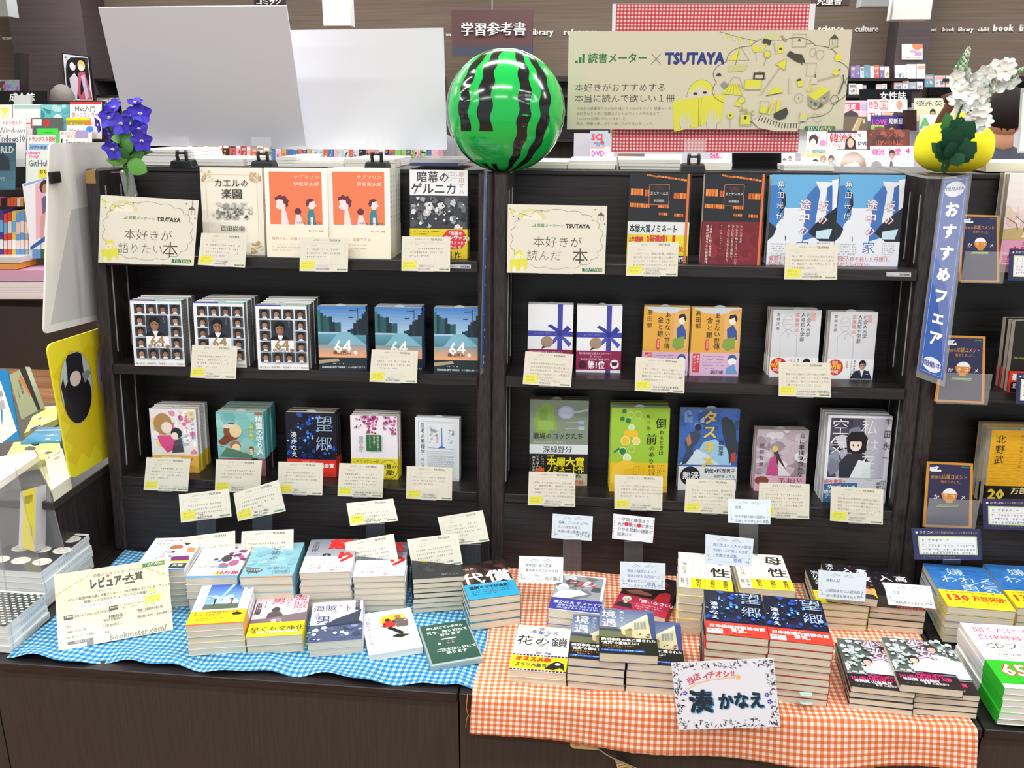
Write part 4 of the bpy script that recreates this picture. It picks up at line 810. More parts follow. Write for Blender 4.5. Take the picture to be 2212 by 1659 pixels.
# hanging category signs
def sign_hang(label, x0, y0, x1, y1, Y, txt, tx, ty, cap, c='5c4446', band=None, name='hanging_sign'):
    a, b = at_y(x0, y0, Y), at_y(x1, y1, Y)
    r = thing(name, label, 'sign', (a.x, Y, b.z))
    mb = MB(); mb.box(a.x, b.x, Y, Y + .03, b.z, a.z, c)
    if band: q = at_y(x0, band, Y); mb.box(a.x - .001, b.x + .001, Y - .002, Y + .031, b.z, q.z, '474a58')
    o = mb.build('board', 'matt'); o.parent = r; o.matrix_parent_inverse = Matrix.Translation(-r.location)
    l = letters(txt, tx, ty, cap, Y - .003, b=.03, name='lettering'); l.parent = r; l.matrix_parent_inverse = Matrix.Translation(-r.location)
    mb = MB(); mb.tube([((a.x + b.x) / 2, Y + .015, a.z), ((a.x + b.x) / 2, Y + .015, CEIL)], .004, 6, '999999')
    o = mb.build('hanger', 'grey'); o.parent = r; o.matrix_parent_inverse = Matrix.Translation(-r.location)
sign_hang('brown hanging sign with five white characters above the watermelon ball', 975, 22, 1150, 120, 5.2, '学習参考書', 996, 75, 21, band=101)
sign_hang('dark hanging sign cut by the picture top above left white board', 545, -36, 615, 14, 4.9, 'コミック', 553, 9, 11, '3a3038')
sign_hang('dark hanging sign cut by the picture top beside red checked board', 1758, -36, 1835, 12, 4.9, '児童書', 1764, 9, 13, '4a3c3c')
def wbox(label, x0, y0, x1, y1, Y, name, cat, m='white', extra=None):
    a, b = at_y(x0, y0, Y), at_y(x1, y1, Y)
    mb = MB(); mb.box(a.x, b.x, Y, Y + .12, b.z, max(a.z, b.z + .1), 'f4f4f0'); o = bevel(mb.build(name, m), .004); tag(o, label, cat); return o
wbox('white box hanging from the ceiling behind the white boards', 693, -40, 757, 56, 4.8, 'hanging_box', 'box')
wbox('white box hanging from the ceiling on the right column', 1936, -40, 2010, 42, 4.8, 'hanging_box', 'box')
wbox('grey ceiling unit cut by the picture top, right of checked board', 1864, -30, 1920, 14, 4.7, 'ceiling_unit', 'ceiling unit', 'grey')
wbox('pale ceiling unit in the top left picture corner', -30, -20, 19, 36, 4.6, 'ceiling_unit', 'ceiling unit', 'grey')
# ------------------------------------------------------------------ wall shelving behind
def plain(c, c2=None, k=None):
    def f(a, h):
        if c2: a.R(8, h * .12, 92, h * .34, c2)
        if k: a.blobs(10, h * .4, 90, h * .9, 8, 8, 22, k, 3)
    return f
ws = thing('wall_shelf', 'dark wall shelving with upright books below the white lettering', 'shelf', (1.5, WY - .3, 0))
for (x0, x1) in ((190, 960), (1150, 1936), (2010, 2400)):
    a, b = at_y(x0, 165, WY - .02), at_y(x1, 165, WY - .02)
    for nm, zz0, zz1, y0 in (('back_panel', 0, at_y(x0, 165, WY - .02).z, WY - .02),):
        mb = MB(); mb.box(a.x, b.x, y0, WY - .003, 0, a.z); o = mb.build(nm, 'woodv'); o.parent = ws; o.matrix_parent_inverse = Matrix.Translation(-ws.location)
    for py in (170, 205, 245, 300):
        z = at_y(x0, py, WY - .28).z
        mb = MB(); mb.box(a.x, b.x, WY - .3, WY - .02, z - .02, z); o = mb.build('shelf', 'wood'); o.parent = ws; o.matrix_parent_inverse = Matrix.Translation(-ws.location)
q = random.Random(11); WC = ['e8e8ea', 'c9d4e0', 'e0c8d0', 'dce4e8', '9ab4cc', 'd86a5a', 'f0ece4', '8a7ab4', 'e4d8c0', '6aa0b4']
cnt = 0
for (x0, x1, yb, hpx, wpx) in ((1838, 1925, 168, 26, 11), (1934, 2004, 170, 30, 23), (1834, 1872, 204, 24, 17), (1893, 1920, 194, 12, 13), (1932, 1998, 193, 17, 16), (1998, 2066, 188, 28, 22), (205, 262, 228, 22, 14)):
    x = x0
    while x < x1 - 4:
        w_ = min(wpx * q.uniform(.8, 1.15), x1 - x); hp = hpx * q.uniform(.85, 1.08); c = q.choice(WC)
        slab('book', 'small %s book on the far wall shelving, %s from the left' % ({'e8e8ea': 'white', 'c9d4e0': 'pale blue', 'e0c8d0': 'pale pink', 'dce4e8': 'pale grey', '9ab4cc': 'dusty blue', 'd86a5a': 'red', 'f0ece4': 'ivory', '8a7ab4': 'purple', 'e4d8c0': 'beige', '6aa0b4': 'teal'}[c], ordn(cnt)), 'book', x, yb - hp, x + w_ * .94, yb, WY - .29, .02, art=plain(c, q.choice(['ffffff', 'd8b0a0', '8a8a9a']), [q.choice(WC), q.choice(WC)]), base=c, group='books on the far wall shelving')
        x += w_; cnt += 1
slab('notice', 'small white and pink notice fixed to the right brown column', 'notice', 1948, 95, 1993, 129, WY - .26, .004, art=lambda a, h: (a.P([(50, 0), (100, 0), (100, 20), (70, 30), (52, 18)], 'e88a6a'), a.R(40, h * .4, 70, h * .55, 'd6a8d0'), a.R(62, h * .52, 96, h * .74, 'c9a0d0'), a.lines(8, h * .84, 92, 1, 6, 6, '6a5a5a', 3, .2, 1)), base='f2ece6')
pxsheet('poster', 'tall illustrated poster in a black frame on the left column', 'poster', [(133, 114), (192, 122), (203, 218), (143, 218)], 5.2, 5.15, .02, base='17171b', art=lambda a, h: (a.R(4, 3, 96, h - 2, 'dcdce6'), a.P([(55, 60), (78, 54), (96, h - 4), (50, h - 4), (40, 110)], 'c4586a'), a.E(38, 30, 16, 20, '25232c', 14), a.E(36, 40, 11, 14, 'eadfe4', 12), a.E(68, 34, 14, 18, 'e0c070', 14), a.E(66, 42, 10, 12, 'f0e2de', 12), a.P([(62, 70), (76, 64), (84, 140), (72, 150)], 'c4bcd6'), a.P([(20, 80), (40, 60), (52, 80), (40, h - 6), (24, h - 6)], 'd4cfdc'), a.V('モノノケ', 6, 6, 16, '4a4854', 0, 1.9), a.V('物語', 84, 10, 11, '4a6a6a', 0)), m='card')
slab('poster', 'small colourful poster at the left picture edge', 'poster', -20, 172, 40, 197, 4.7, .01, art=lambda a, h: a.blobs(0, 0, 100, h, 26, 5, 14, ['c86aa8', '6a8ad8', '8ac0b0', 'e0b070', '9a6ab8', '5a4a3a'], 3), base='b0a0c0')
slab('partition', 'thin dark upright panel beside the left brown column', 'panel', 31, 114, 44, 240, 4.8, .1, base='241e20', m='woodv')
# ------------------------------------------------------------------ left magazine island
RKY = 3.45
def under(x0, x1, y, Y, dep, name, lab, m='woodv', cat='display stand'):
    a, b = at_y(x0, y, Y), at_y(x1, y, Y); mb = MB(); mb.box(a.x, b.x, Y, Y + dep, 0, a.z); return tag(mb.build(name, m), lab, cat)
under(-260, 106, 655, RKY, .8, 'display_stand', 'dark brown stand under the flat magazines at far left', 'base')
rk = thing('magazine_rack', 'tiered magazine rack holding computer magazines at far left', 'rack', (-1.8, RKY, 0))
for (py0, py1, Y) in ((218, 330, RKY + .62), (330, 408, RKY + .5), (408, 428, RKY + .3), (428, 560, RKY + .46)):
    a, b = at_y(-200, py0, Y), at_y(236, py1, Y); mb = MB(); mb.box(a.x, b.x, Y, Y + .03, b.z, a.z); o = mb.build('panel', 'woodv'); o.parent = rk; o.matrix_parent_inverse = Matrix.Translation(-rk.location)
def mag(label, x0, y0, x1, y1, Y, art, base='f2f2f2', slant=.03, cat='magazine', group=None, th=.006):
    return slab('magazine', label, cat, x0, y0, x1, y1, Y, th, art=art, base=base, slant=slant, group=group, m='gloss')
slab('shelf_sign', 'black shelf sign with white characters above left magazines', 'sign', -10, 196, 98, 222, RKY + .6, .02, art=lambda a, h: a.T('成人誌', 28, 3, 17, 'f2f2f2', .03), base='1a1a1d', m='matt')
slab('sign_backing', 'small pale grey block in front of the black shelf sign', 'block', 30, 206, 66, 228, RKY + .55, .02, base='d4d4d2')
G1 = 'computer magazines at far left'
mag('white magazine with large red latin title, top row far left', 28, 225, 92, 300, RKY + .45, lambda a, h: (a.R(2, 3, 98, 14, 'a8d0cc'), a.T('OHM', 4, 34, 46, 'c8302c', .01, .9)), group=G1)
mag('teal magazine beside the red latin title magazine', 88, 226, 150, 300, RKY + .44, lambda a, h: (a.blobs(0, 0, 100, h, 22, 10, 22, ['5ab8c0', '88d0d0', '3a98a4', 'b4e0e0'], 4), a.E(60, 50, 18, 20, 'e8e4e6')), '6cc0c4', group=G1)
mag('white magazine with red strip and black title, top row far left', 151, 220, 219, 300, RKY + .43, lambda a, h: (a.R(0, 0, 100, 7, 'd23a40'), a.T('Mac入門', 16, 10, 19, '3a3a40', .01, .95), a.T('使いこなしガイド', 6, 30, 15, 'd8443c', .01, .8)), group=G1)
mag('pale yellow magazine cut by the left picture edge, top row', -38, 226, 26, 300, RKY + .46, lambda a, h: a.blobs(0, 10, 100, h, 10, 10, 20, ['f2ec60', 'f6f0b4', 'f4c8b0'], 5), 'f6f3e4', group=G1)
mag('white magazine with grey latin title cut by left picture edge', -22, 254, 56, 330, RKY + .36, lambda a, h: (a.T('わかる!使える!', 36, 8, 10, 'e04a90', .01, .8), a.T('Windows', 24, 20, 24, '6a6a7a', -.004, .8), a.T('10', 20, 46, 34, '33333a', .05)), group=G1)
mag('dark magazine with bright green robot shape, second row far left', 70, 254, 136, 340, RKY + .37, lambda a, h: (a.R(0, 4, 30, 24, 'f2f2f2'), a.E(46, 16, 10, 12, 'c83a40'), a.P([(16, 32), (84, 32), (90, 80), (10, 80)], '4ade4a'), a.lines(30, 42, 72, 3, 10, 6, '1a7a20', 3)), '5c6462', group=G1)
mag('magazine with yellow strip and white latin title', 143, 254, 196, 330, RKY + .36, lambda a, h: (a.R(0, 0, 92, 10, 'e8e020'), a.R(0, 10, 100, 40, 'b49a30'), a.T('Linux', 16, 12, 32, 'fafafa', .02, .95), a.E(88, 26, 14, 14, 'f08030')), 'd0b0b8', group=G1)
mag('white magazine with black latin title beside yellow strip magazine', 144, 271, 198, 330, RKY + .3, lambda a, h: (a.T('Windows', 6, 6, 24, '44444c', 0, .8), a.E(92, 14, 14, 12, '4a8ad8')), group=G1)
mag('white magazine with large black latin title, third row', 129, 283, 190, 352, RKY + .24, lambda a, h: (a.T('初めてでも', 4, 2, 12, 'f0805a', .01), a.T('使える!', 24, 12, 12, 'f0805a', .01), a.R(56, 0, 100, 24, 'b0a0d0'), a.T('Linux', 2, 18, 42, '2a2a2c', .035, .92)), group=G1)
mag('white magazine with numbered title cut by left picture edge', -24, 286, 54, 360, RKY + .24, lambda a, h: (a.T('Windows10', 14, 2, 25, '3c3c50', .015, .7), a.lines(20, 28, 96, 1, 6, 6, 'd07a70', 3)), group=G1)
mag('white magazine with red katakana title, third row', 59, 292, 119, 400, RKY + .22, lambda a, h: (a.T('トランジスタ技術', 3, 4, 18, 'c83430', .02, .68), a.R(6, 28, 96, 48, '9ac4e8'), a.T('科学の実験', 10, 34, 12, '2a2a3a', .02)), group=G1)
mag('white magazine with grey latin title and yellow tag', 56, 324, 110, 420, RKY + .12, lambda a, h: (a.T('Software', 0, 0, 18, 'f05aa8', .03, .9), a.T('Design', 14, 14, 16, 'f05aa8', .03, .9), a.T('GitHub', 8, 30, 34, '44444a', .0, .85), a.R(50, 70, 100, 104, 'f0e030'), a.T('おもな', 54, 72, 16, '3a3010', .03)), 'e6f2ec', group=G1)
mag('dark blue magazine with grey title at the left picture edge', -36, 308, 33, 410, RKY + .08, lambda a, h: (a.grad(0, 0, 100, h, '2c4a5c', '46788c', 5), a.T('WORLD', 10, 6, 26, 'c4d0d4', .03, .9), a.P([(40, 40), (60, 30), (80, 44), (84, 80), (40, 80)], '1a2a34'), a.T('SLAIVE', 26, 96, 14, 'a8c0c8', 0)), '2c4650', group=G1)
q = random.Random(4)
for i in range(12):
    c = q.choice(['c0542c', 'd8c060', '4a3a8a', 'c8d0d4', '6a9ad0', '9aa4a8', '3c6a3c', 'e8e4da', 'd0482c'])
    slab('book', 'upright book with coloured spine in the far left row, %s from the left' % ordn(i), 'book', -10 + i * 9, 458 + q.uniform(-4, 4), -2 + i * 9, 558, RKY + .1, .2, art=lambda a, h: (a.R(0, h * .2, 100, h * .45, q.choice(['6aa8d8', 'f0c8b0', 'd8d8d8', 'e89a60'])), a.R(0, h * .6, 100, h * .8, q.choice(['f2dcd8', 'e8f0f0', 'f6f6f4']))), base=c, group='upright books far left')
for i in range(10):
    c = q.choice(['e86a3a', 'e04a70', '2c2a2c', 'f0e8e0', 'c83a5a', 'd8a040'])
    slab('book', 'small book in the upper far left row, %s from the left' % ordn(i), 'book', -12 + i * 7, 428, -6 + i * 7, 446, RKY + .2, .12, base=c, group='small upright books far left')
for i, (x0, y0, x1, y1, c, lab) in enumerate(((-60, 556, 42, 572, 'dfe0de', 'white magazine pile under the upright books at far left'), (-60, 570, 36, 586, 'f0a03c', 'orange magazine under the white pile at far left'), (-60, 584, 100, 612, 'd9a8c8', 'pink cover magazines lying flat at far left'), (-60, 610, 100, 650, 'efe9ea', 'thick pile of pale magazines lying flat at far left'))):
    slab('magazine_pile', lab, 'magazine', x0, y0, x1, y1 - 4, RKY - .02 - .005 * i, .2, art=(lambda a, h: [a.R(0, h * k / 7 + .5, 100, h * k / 7 + .8, 'c4bcc0') for k in range(1, 7)]), base=c)
pxsheet('poster', 'hanging white poster with pink dancer beside white side board', 'poster', [(48, 397), (104, 382), (98, 520), (66, 541)], 1.6, 1.6, .002, art=lambda a, h: (a.P([(4, 2), (60, -2 + 4), (100, 0), (100, 6), (6, 12)], '8ab0e0'), a.P([(50, 14), (80, 10), (90, 60), (84, h - 30), (40, h - 26)], 'eab6c4'), a.E(84, 34, 18, 26, '3a2428', 14), a.E(88, 44, 12, 20, 'b8826a', 12), a.P([(74, 80), (98, 72), (98, 150), (80, 150)], '6a6084'), a.P([(70, 150), (96, 140), (90, h - 22), (66, h - 20)], 'd8a0a0'), a.P([(0, h - 14), (100, h - 22), (100, h), (0, h)], '3a5ab0')), base='f0f0f6')
# ------------------------------------------------------------------ right magazine rack
RR = 2.7
rk2 = thing('magazine_rack', 'tiered rack of women magazines behind the right bookcase', 'rack', (2.2, RR, 0))
for (x0, x1, py0, py1, Y) in ((1690, 2230, 222, 300, RR + .5), (1240, 2260, 288, 345, RR + .38), (1240, 2260, 338, 420, RR + .2)):
    a, b = at_y(x0, py0, Y), at_y(x1, py1, Y); mb = MB(); mb.box(a.x, b.x, Y, Y + .02, b.z, a.z, 'd9d6e0'); o = mb.build('panel', 'print'); o.parent = rk2; o.matrix_parent_inverse = Matrix.Translation(-rk2.location)
a, b = at_y(1240, 420, RR + .2), at_y(2260, 420, RR + .2); mb = MB(); mb.box(a.x, b.x, RR - .1, RR + .5, 0, a.z); o = mb.build('base', 'base'); o.parent = rk2; o.matrix_parent_inverse = Matrix.Translation(-rk2.location)
slab('shelf_sign', 'black shelf sign with three white characters above right magazines', 'sign', 1858, 193, 1969, 232, RR + .46, .02, art=lambda a, h: a.T('女性誌', 38, 4, 17.5, 'fafafa', .03), base='1d2026', m='matt')
G2 = 'magazines on the right rack'
hairp = lambda a, x, y, r_, s='e0b49c', hc='2a1c1c', cl=None: a.bob(x, y, r_, s, hc, cl)
mag('pink magazine with white brush title at the banner edge', 1824, 217, 1872, 262, RR + .38, lambda a, h: (a.R(0, 12, 70, 44, 'd82a5a'), a.T('旋風', 0, 14, 30, 'fbe8ee', .02, .9), a.R(72, 14, 100, 44, 'b8b4d4'), a.P([(0, 60), (30, 44), (60, 60), (70, h), (0, h)], '35222a')), 'e6c8d4', group=G2)
mag('white korean drama magazine with red title, top row', 1874, 215, 1960, 262, RR + .37, lambda a, h: (a.T('韓国', 2, 2, 26, 'd83040', -.004), a.T('TVドラマ', 4, 30, 22, 'd83040', .0, .9), a.E(80, 14, 8, 12, 'd8a890'), a.P([(30, h), (34, 42), (50, 30), (66, 42), (72, h)], 'f0c0a0'), a.P([(60, h), (66, 32), (92, 34), (100, h)], '3a2a2a')), 'f6f0f2', group=G2)
mag('gold toned magazine at the lower right banner corner', 1822, 252, 1874, 296, RR + .3, lambda a, h: (a.P([(20, h), (60, 4), (80, 8), (50, h)], 'c4a878'), a.L([(30, 80), (60, 12)], 3, 'e8dcc4'), a.R(80, 10, 90, 30, 'c8c8b8')), '6c5a44', group=G2)
mag('purple magazine with pink latin title and white characters', 1881, 249, 1962, 296, RR + .29, lambda a, h: (a.T('LOVE', 3, 6, 24, 'd848c0', .03, .7), a.T('超新星!', 48, 8, 17, 'ffffff', .02, .75), a.R(0, 27, 36, 60, '9ccc60'), a.R(38, 27, 74, 60, '4a2a34'), a.E(24, 44, 11, 10, 'c8a080'), a.E(56, 44, 8, 10, 'd0a090'), a.E(22, 36, 13, 5, '8a4a3a')), '3c2a86', group=G2)
mag('white and pink magazine with large latin title beside checked board', 1736, 283, 1785, 320, RR + .2, lambda a, h: (a.T('ady', 16, 2, 42, 'e87ab0', .0), a.E(44, 42, 20, 26, '25181c'), a.E(42, 56, 13, 20, 'f2d6cc'), a.E(84, 56, 15, 14, 'f08ac0')), 'f6e8f0', group=G2)
mag('white korean drama magazine with red characters and dark haired cover figure', 1788, 282, 1876, 322, RR + .19, lambda a, h: (a.R(0, 0, 72, 6, '2a2c50'), a.T('韓流', 4, 6, 26, 'd02c34', .02, .88), a.T('ドラマ', 48, 6, 12, 'd02c34', .02), a.T('LOVE', 2, 30, 18, 'd0505a', -.006, .9), a.T('DVD', 74, 26, 13, '2a3c4a', .03), a.P([(42, h), (44, 24), (56, 14), (68, 26), (70, h)], '241a1c'), a.E(56, 32, 8, 12, 'e6bca4')), 'f0eef2', group=G2)
mag('dark orange magazine with scratched lettering', 1872, 280, 1965, 322, RR + .19, lambda a, h: (a.blobs(0, 0, 100, h, 20, 5, 14, ['7a3a2c', '5c3030', '9a5a4a', '4a2c30'], 6), a.T('イ・ミンホン', 4, 4, 16, 'd8643c', -.004, .9), a.V('山', 20, 24, 16, 'd8643c', 0), a.T('WORLD', 30, 24, 16, 'd8643c', -.004)), '6a3c34', group=G2)
mag('white magazine with large yellow latin title and four cover figures', 1730, 317, 1808, 372, RR + .06, lambda a, h: (a.T('PLAP!', 2, 2, 30, 'ecd24a', .04, .95), a.R(30, 8, 66, 17, '6ab0e0'), hairp(a, 16, 52, 10, 'e8c4ac', '1c1a1e', 'c0ccd8'), hairp(a, 40, 48, 11, 'e8c4ac', '1c1a1e', '6a98c4'), hairp(a, 62, 36, 10, 'ecc8b4', 'c09070', 'a8c0dc'), hairp(a, 84, 36, 10, 'ecc8b4', '5a3a34', '9ab8dc')), 'fafaf6', group=G2)
mag('magazine with close up of light brown hair and forehead', 1806, 324, 1880, 372, RR + .05, lambda a, h: (a.E(50, 46, 38, 40, 'a4784e', 20), a.E(46, 62, 28, 28, 'f2dccc', 16), a.P([(14, 50), (24, 14), (60, 6), (84, 26), (86, 56), (60, 34), (30, 44)], '8f6440')), 'eaeef0', group=G2)
mag('white magazine with pink characters and white suited figure', 1880, 315, 1974, 372, RR + .05, lambda a, h: (a.T('韓流', 4, 6, 17, 'e848b0', .02, .85), a.T('純愛', 42, 6, 17, 'e848b0', .02, .85), a.T('4', 82, 3, 17, 'e83ab0', .04), a.P([(28, h), (34, 40), (60, 34), (66, h)], 'f4f4f6'), a.E(14, 48, 12, 12, 'a4a6aa', 16), a.bob(50, 20, 9, 'd8aa94', '241a1c'), a.P([(42, h), (46, 36), (50, 36), (54, h)], '6a6a70')), 'f0ecf4', group=G2)
mag('white magazine with pale yellow cover and four black characters', 1975, 212, 2062, 262, RR + .36, lambda a, h: (a.grad(0, 0, 100, h, 'f4f2dc', 'd8d09a', 4), a.T('徳永英明', 4, 6, 16, '33302a', .0, 1.4), a.bob(46, 38, 9, 'dcb49a', '2a2222', '2c2a30')), 'f0ecd4', group=G2)
mag('white magazine with large green latin letter', 1986, 248, 2052, 300, RR + .28, lambda a, h: (a.T('A', 2, 2, 50, '6cc06a', .04),), 'e8f0f2', group=G2)
slab('box_panel', 'dark brown upright divider between magazine covers', 'divider', 1957, 237, 1980, 282, RR + .24, .05, base='3c2826', m='matt')
mag('white magazine with dark suited band, low row beside checked board', 1684, 330, 1718, 372, RR + .04, lambda a, h: (hairp(a, 30, 50, 12, 'e0b8a0', '2a2222', '3a3c40'), hairp(a, 66, 36, 12, 'e0b8a0', '2a2222', '4a4a4c')), 'eceaf0', group=G2)
mag('magazine with red latin title left of the checked board', 1275, 282, 1314, 318, RR + .2, lambda a, h: (a.T('SCI', 6, 10, 50, 'd83040', .05, .9), a.blobs(10, 50, 90, 90, 8, 6, 14, ['4a9ad0', 'c83a30'], 3)), 'a8b8c8', group=G2)
mag('pale magazine with purple latin title left of the checked board', 1275, 317, 1326, 372, RR + .08, lambda a, h: (a.R(0, 0, 60, 8, 'f0a070'), a.T('DVD', 4, 10, 34, 'c040b8', .03, .8)), 'f2d8e8', group=G2)
mag('white magazine with thin grey latin title under the checked board', 1392, 333, 1474, 372, RR + .06, lambda a, h: a.T('PICT-UP', 10, 5, 20, '4a4a4c', 0, .95), 'eff0f2', group=G2)
mag('grey brown magazine with orange title under the checked board', 1334, 332, 1392, 372, RR + .07, lambda a, h: a.T('ITZOMU', 4, 2, 26, 'c8642c', .04, .6), '6c6460', group=G2)
mag('pink magazine with white latin title under the checked board', 1534, 328, 1582, 372, RR + .06, lambda a, h: (a.R(0, 0, 56, 30, 'd82a80'), a.T('CUT', 4, 2, 28, 'fbe8f2', .03, .9), a.blobs(40, 10, 100, 80, 10, 8, 18, ['c8b8e0', 'e4dcf0', '6a5a9a'], 3)), 'f0eef4', group=G2)
slab('black_panel', 'plain black panel standing on the bookcase under the checked board', 'panel', 1582, 331, 1688, 374, .22, .006, base='141316', m='matt')
# low row of spines behind the white boards
q = random.Random(9); x = 405; i = 0
SP = {'d8643c': 'orange', 'e8b0c0': 'pink', 'c8d4e0': 'pale blue', '6a5a9a': 'purple', 'e8e4dc': 'ivory', '4a7ab8': 'blue', 'd0a060': 'tan', '33282a': 'black', 'b04a6a': 'crimson', '8ac06a': 'green', 'b8b0a8': 'grey'}
under(395, 960, 362, 2.15, .3, 'display_stand', 'low dark stand holding the spines seen under the white boards', 'base')
while x < 945:
    w_ = q.uniform(8, 15); c = q.choice(list(SP))
    slab('book', '%s spine seen under the white boards, %s from the left' % (SP[c], ordn(i)), 'book', x, 306 + q.uniform(0, 8), x + w_ * .93, 362, 2.2, .14, art=lambda a, h: (a.R(10, h * .14, 90, h * .24, q.choice(['f2f2f2', 'd8b080', '4a4a5a'])), a.blobs(10, h * .3, 90, h * .6, 4, 12, 30, [q.choice(list(SP)), q.choice(list(SP))], i)), base=c, group='spines seen under the white boards')
    x += w_; i += 1
# ------------------------------------------------------------------ people behind (only heads and shoulders clear the bookcase)
def person(label, hx, hy, hr, Y, hair, skin, coat, face=1, bald=False):
    c = at_y(hx, hy, Y); r = hr / (F / (proj_depth(c))); z = c.z
    p = thing('person', label, 'person', (c.x, Y, 0))
    Tm = Matrix.Translation(-p.location)
    mb = MB()
    s = [(0, z - r * 1.3), (0, z - r * 2.0)]
    mb.ball(c.x, Y, z, r * .86, r * 1.0, r * 1.15, 20, 14, skin)
    mb.tube([(c.x, Y, z - r * .8), (c.x, Y + r * .15, z - r * 1.9)], [r * .52, r * .62], 14, skin)
    mb.ball(c.x, Y - face * r * .98, z - r * .1, r * .14, r * .2, r * .24, 8, 6, skin)
    for sd in (-1, 1): mb.ball(c.x + sd * r * .86, Y, z - r * .1, r * .12, r * .22, r * .3, 8, 6, skin)
    o = mb.build('body', 'matt', smooth=True); o.parent = p; o.matrix_parent_inverse = Tm
    mb = MB(); mb.ball(c.x, Y + face * r * .12, z + r * .16, r * .96, r * 1.06, r * 1.12, 26, 16, hair, fn=lambda d: 1 + .03 * math.sin(d[0] * 31 + d[1] * 17) * math.cos(d[2] * 23))
    o = mb.build('hair', 'matt', smooth=True); o.parent = p; o.matrix_parent_inverse = Tm
    mb = MB(); k = r / .115
    sec = [(z - r * 1.5, .07, .07), (z - r * 1.85, .15, .10), (z - r * 2.3, .215, .12), (z - r * 4.2, .21, .13), (z - r * 6.5, .175, .12), (z - r * 8, .19, .13)]
    V = []; n = 20
    for zz, rx, ry in sec:
        for i_ in range(n): V.append((c.x + rx * k * math.cos(2 * math.pi * i_ / n), Y + .02 + ry * k * math.sin(2 * math.pi * i_ / n), zz))
    Fc = [(j * n + i_, j * n + (i_ + 1) % n, (j + 1) * n + (i_ + 1) % n, (j + 1) * n + i_) for j in range(len(sec) - 1) for i_ in range(n)]
    mb.mesh_(V, Fc, coat)
    for sd in (-1, 1):
        mb.tube([(c.x + sd * .19 * k, Y + .02, z - r * 2.2), (c.x + sd * .25 * k, Y + .0, z - r * 4.6), (c.x + sd * .2 * k, Y - .2 * face * k, z - r * 5.6)], [.062 * k, .05 * k, .038 * k], 12, coat)
    o = mb.build('jacket', 'matt', smooth=True); o.parent = p; o.matrix_parent_inverse = Tm
    mb = MB()
    for sd in (-1, 1): mb.tube([(c.x + sd * .09 * k, Y + .02, z - r * 7.6), (c.x + sd * .1 * k, Y, z * .3), (c.x + sd * .1 * k, Y + .02, .06)], [.095 * k, .06 * k, .045 * k], 12, '2c2e36')
    for sd in (-1, 1): mb.ball(c.x + sd * .1 * k, Y - .05 * face, .04, .05 * k, .13 * k, .045, 12, 8, '1c1c1e')
    o = mb.build('trousers', 'matt', smooth=True); o.parent = p; o.matrix_parent_inverse = Tm
def proj_depth(P): return (Vector(P) - EYE).dot(FWD)
person('person with dark hair seen from behind in grey top at right edge', 2172, 246, 44, 2.0, '241e1e', 'c9967a', '4c5260', face=-1)
person('person with short grey hair behind the left magazine rack', 138, 216, 25, 4.72, '8a8480', 'c9a48c', '55504c', face=-1)
person('person in grey jacket seen between right white board and ball', 938, 240, 30, 3.3, '2a2626', 'c9a48c', '85858a', face=1)
# ------------------------------------------------------------------ display plinths
TZ = H - .829; TY = -.507
for i, (x0, x1, lab) in enumerate(((-1.0, -.003, 'dark wooden display plinth at the far left under white stacks'), (.0, .849, 'dark wooden display plinth under the blue checked cloth'), (.852, 1.70, 'dark wooden display plinth under the orange checked cloth'), (1.703, 2.7, 'dark wooden display plinth right of the orange cloth'))):
    p = thing('display_plinth', lab, 'plinth', ((x0 + x1) / 2, -.2, 0))
    Tm = Matrix.Translation(-p.location)
    mb = MB(); mb.box(x0, x1, TY + .006, .12, .06, TZ - .018); o = mb.build('body', 'base'); o.parent = p; o.matrix_parent_inverse = Tm
    mb = MB(); mb.box(x0, x1, TY, .12, TZ - .018, TZ); o = bevel(mb.build('top', 'wood'), .0012, 1); o.parent = p; o.matrix_parent_inverse = Tm
    mb = MB(); mb.box(x0, x1, TY + .05, .12, 0, .06); o = mb.build('kickboard', 'black'); o.parent = p; o.matrix_parent_inverse = Tm
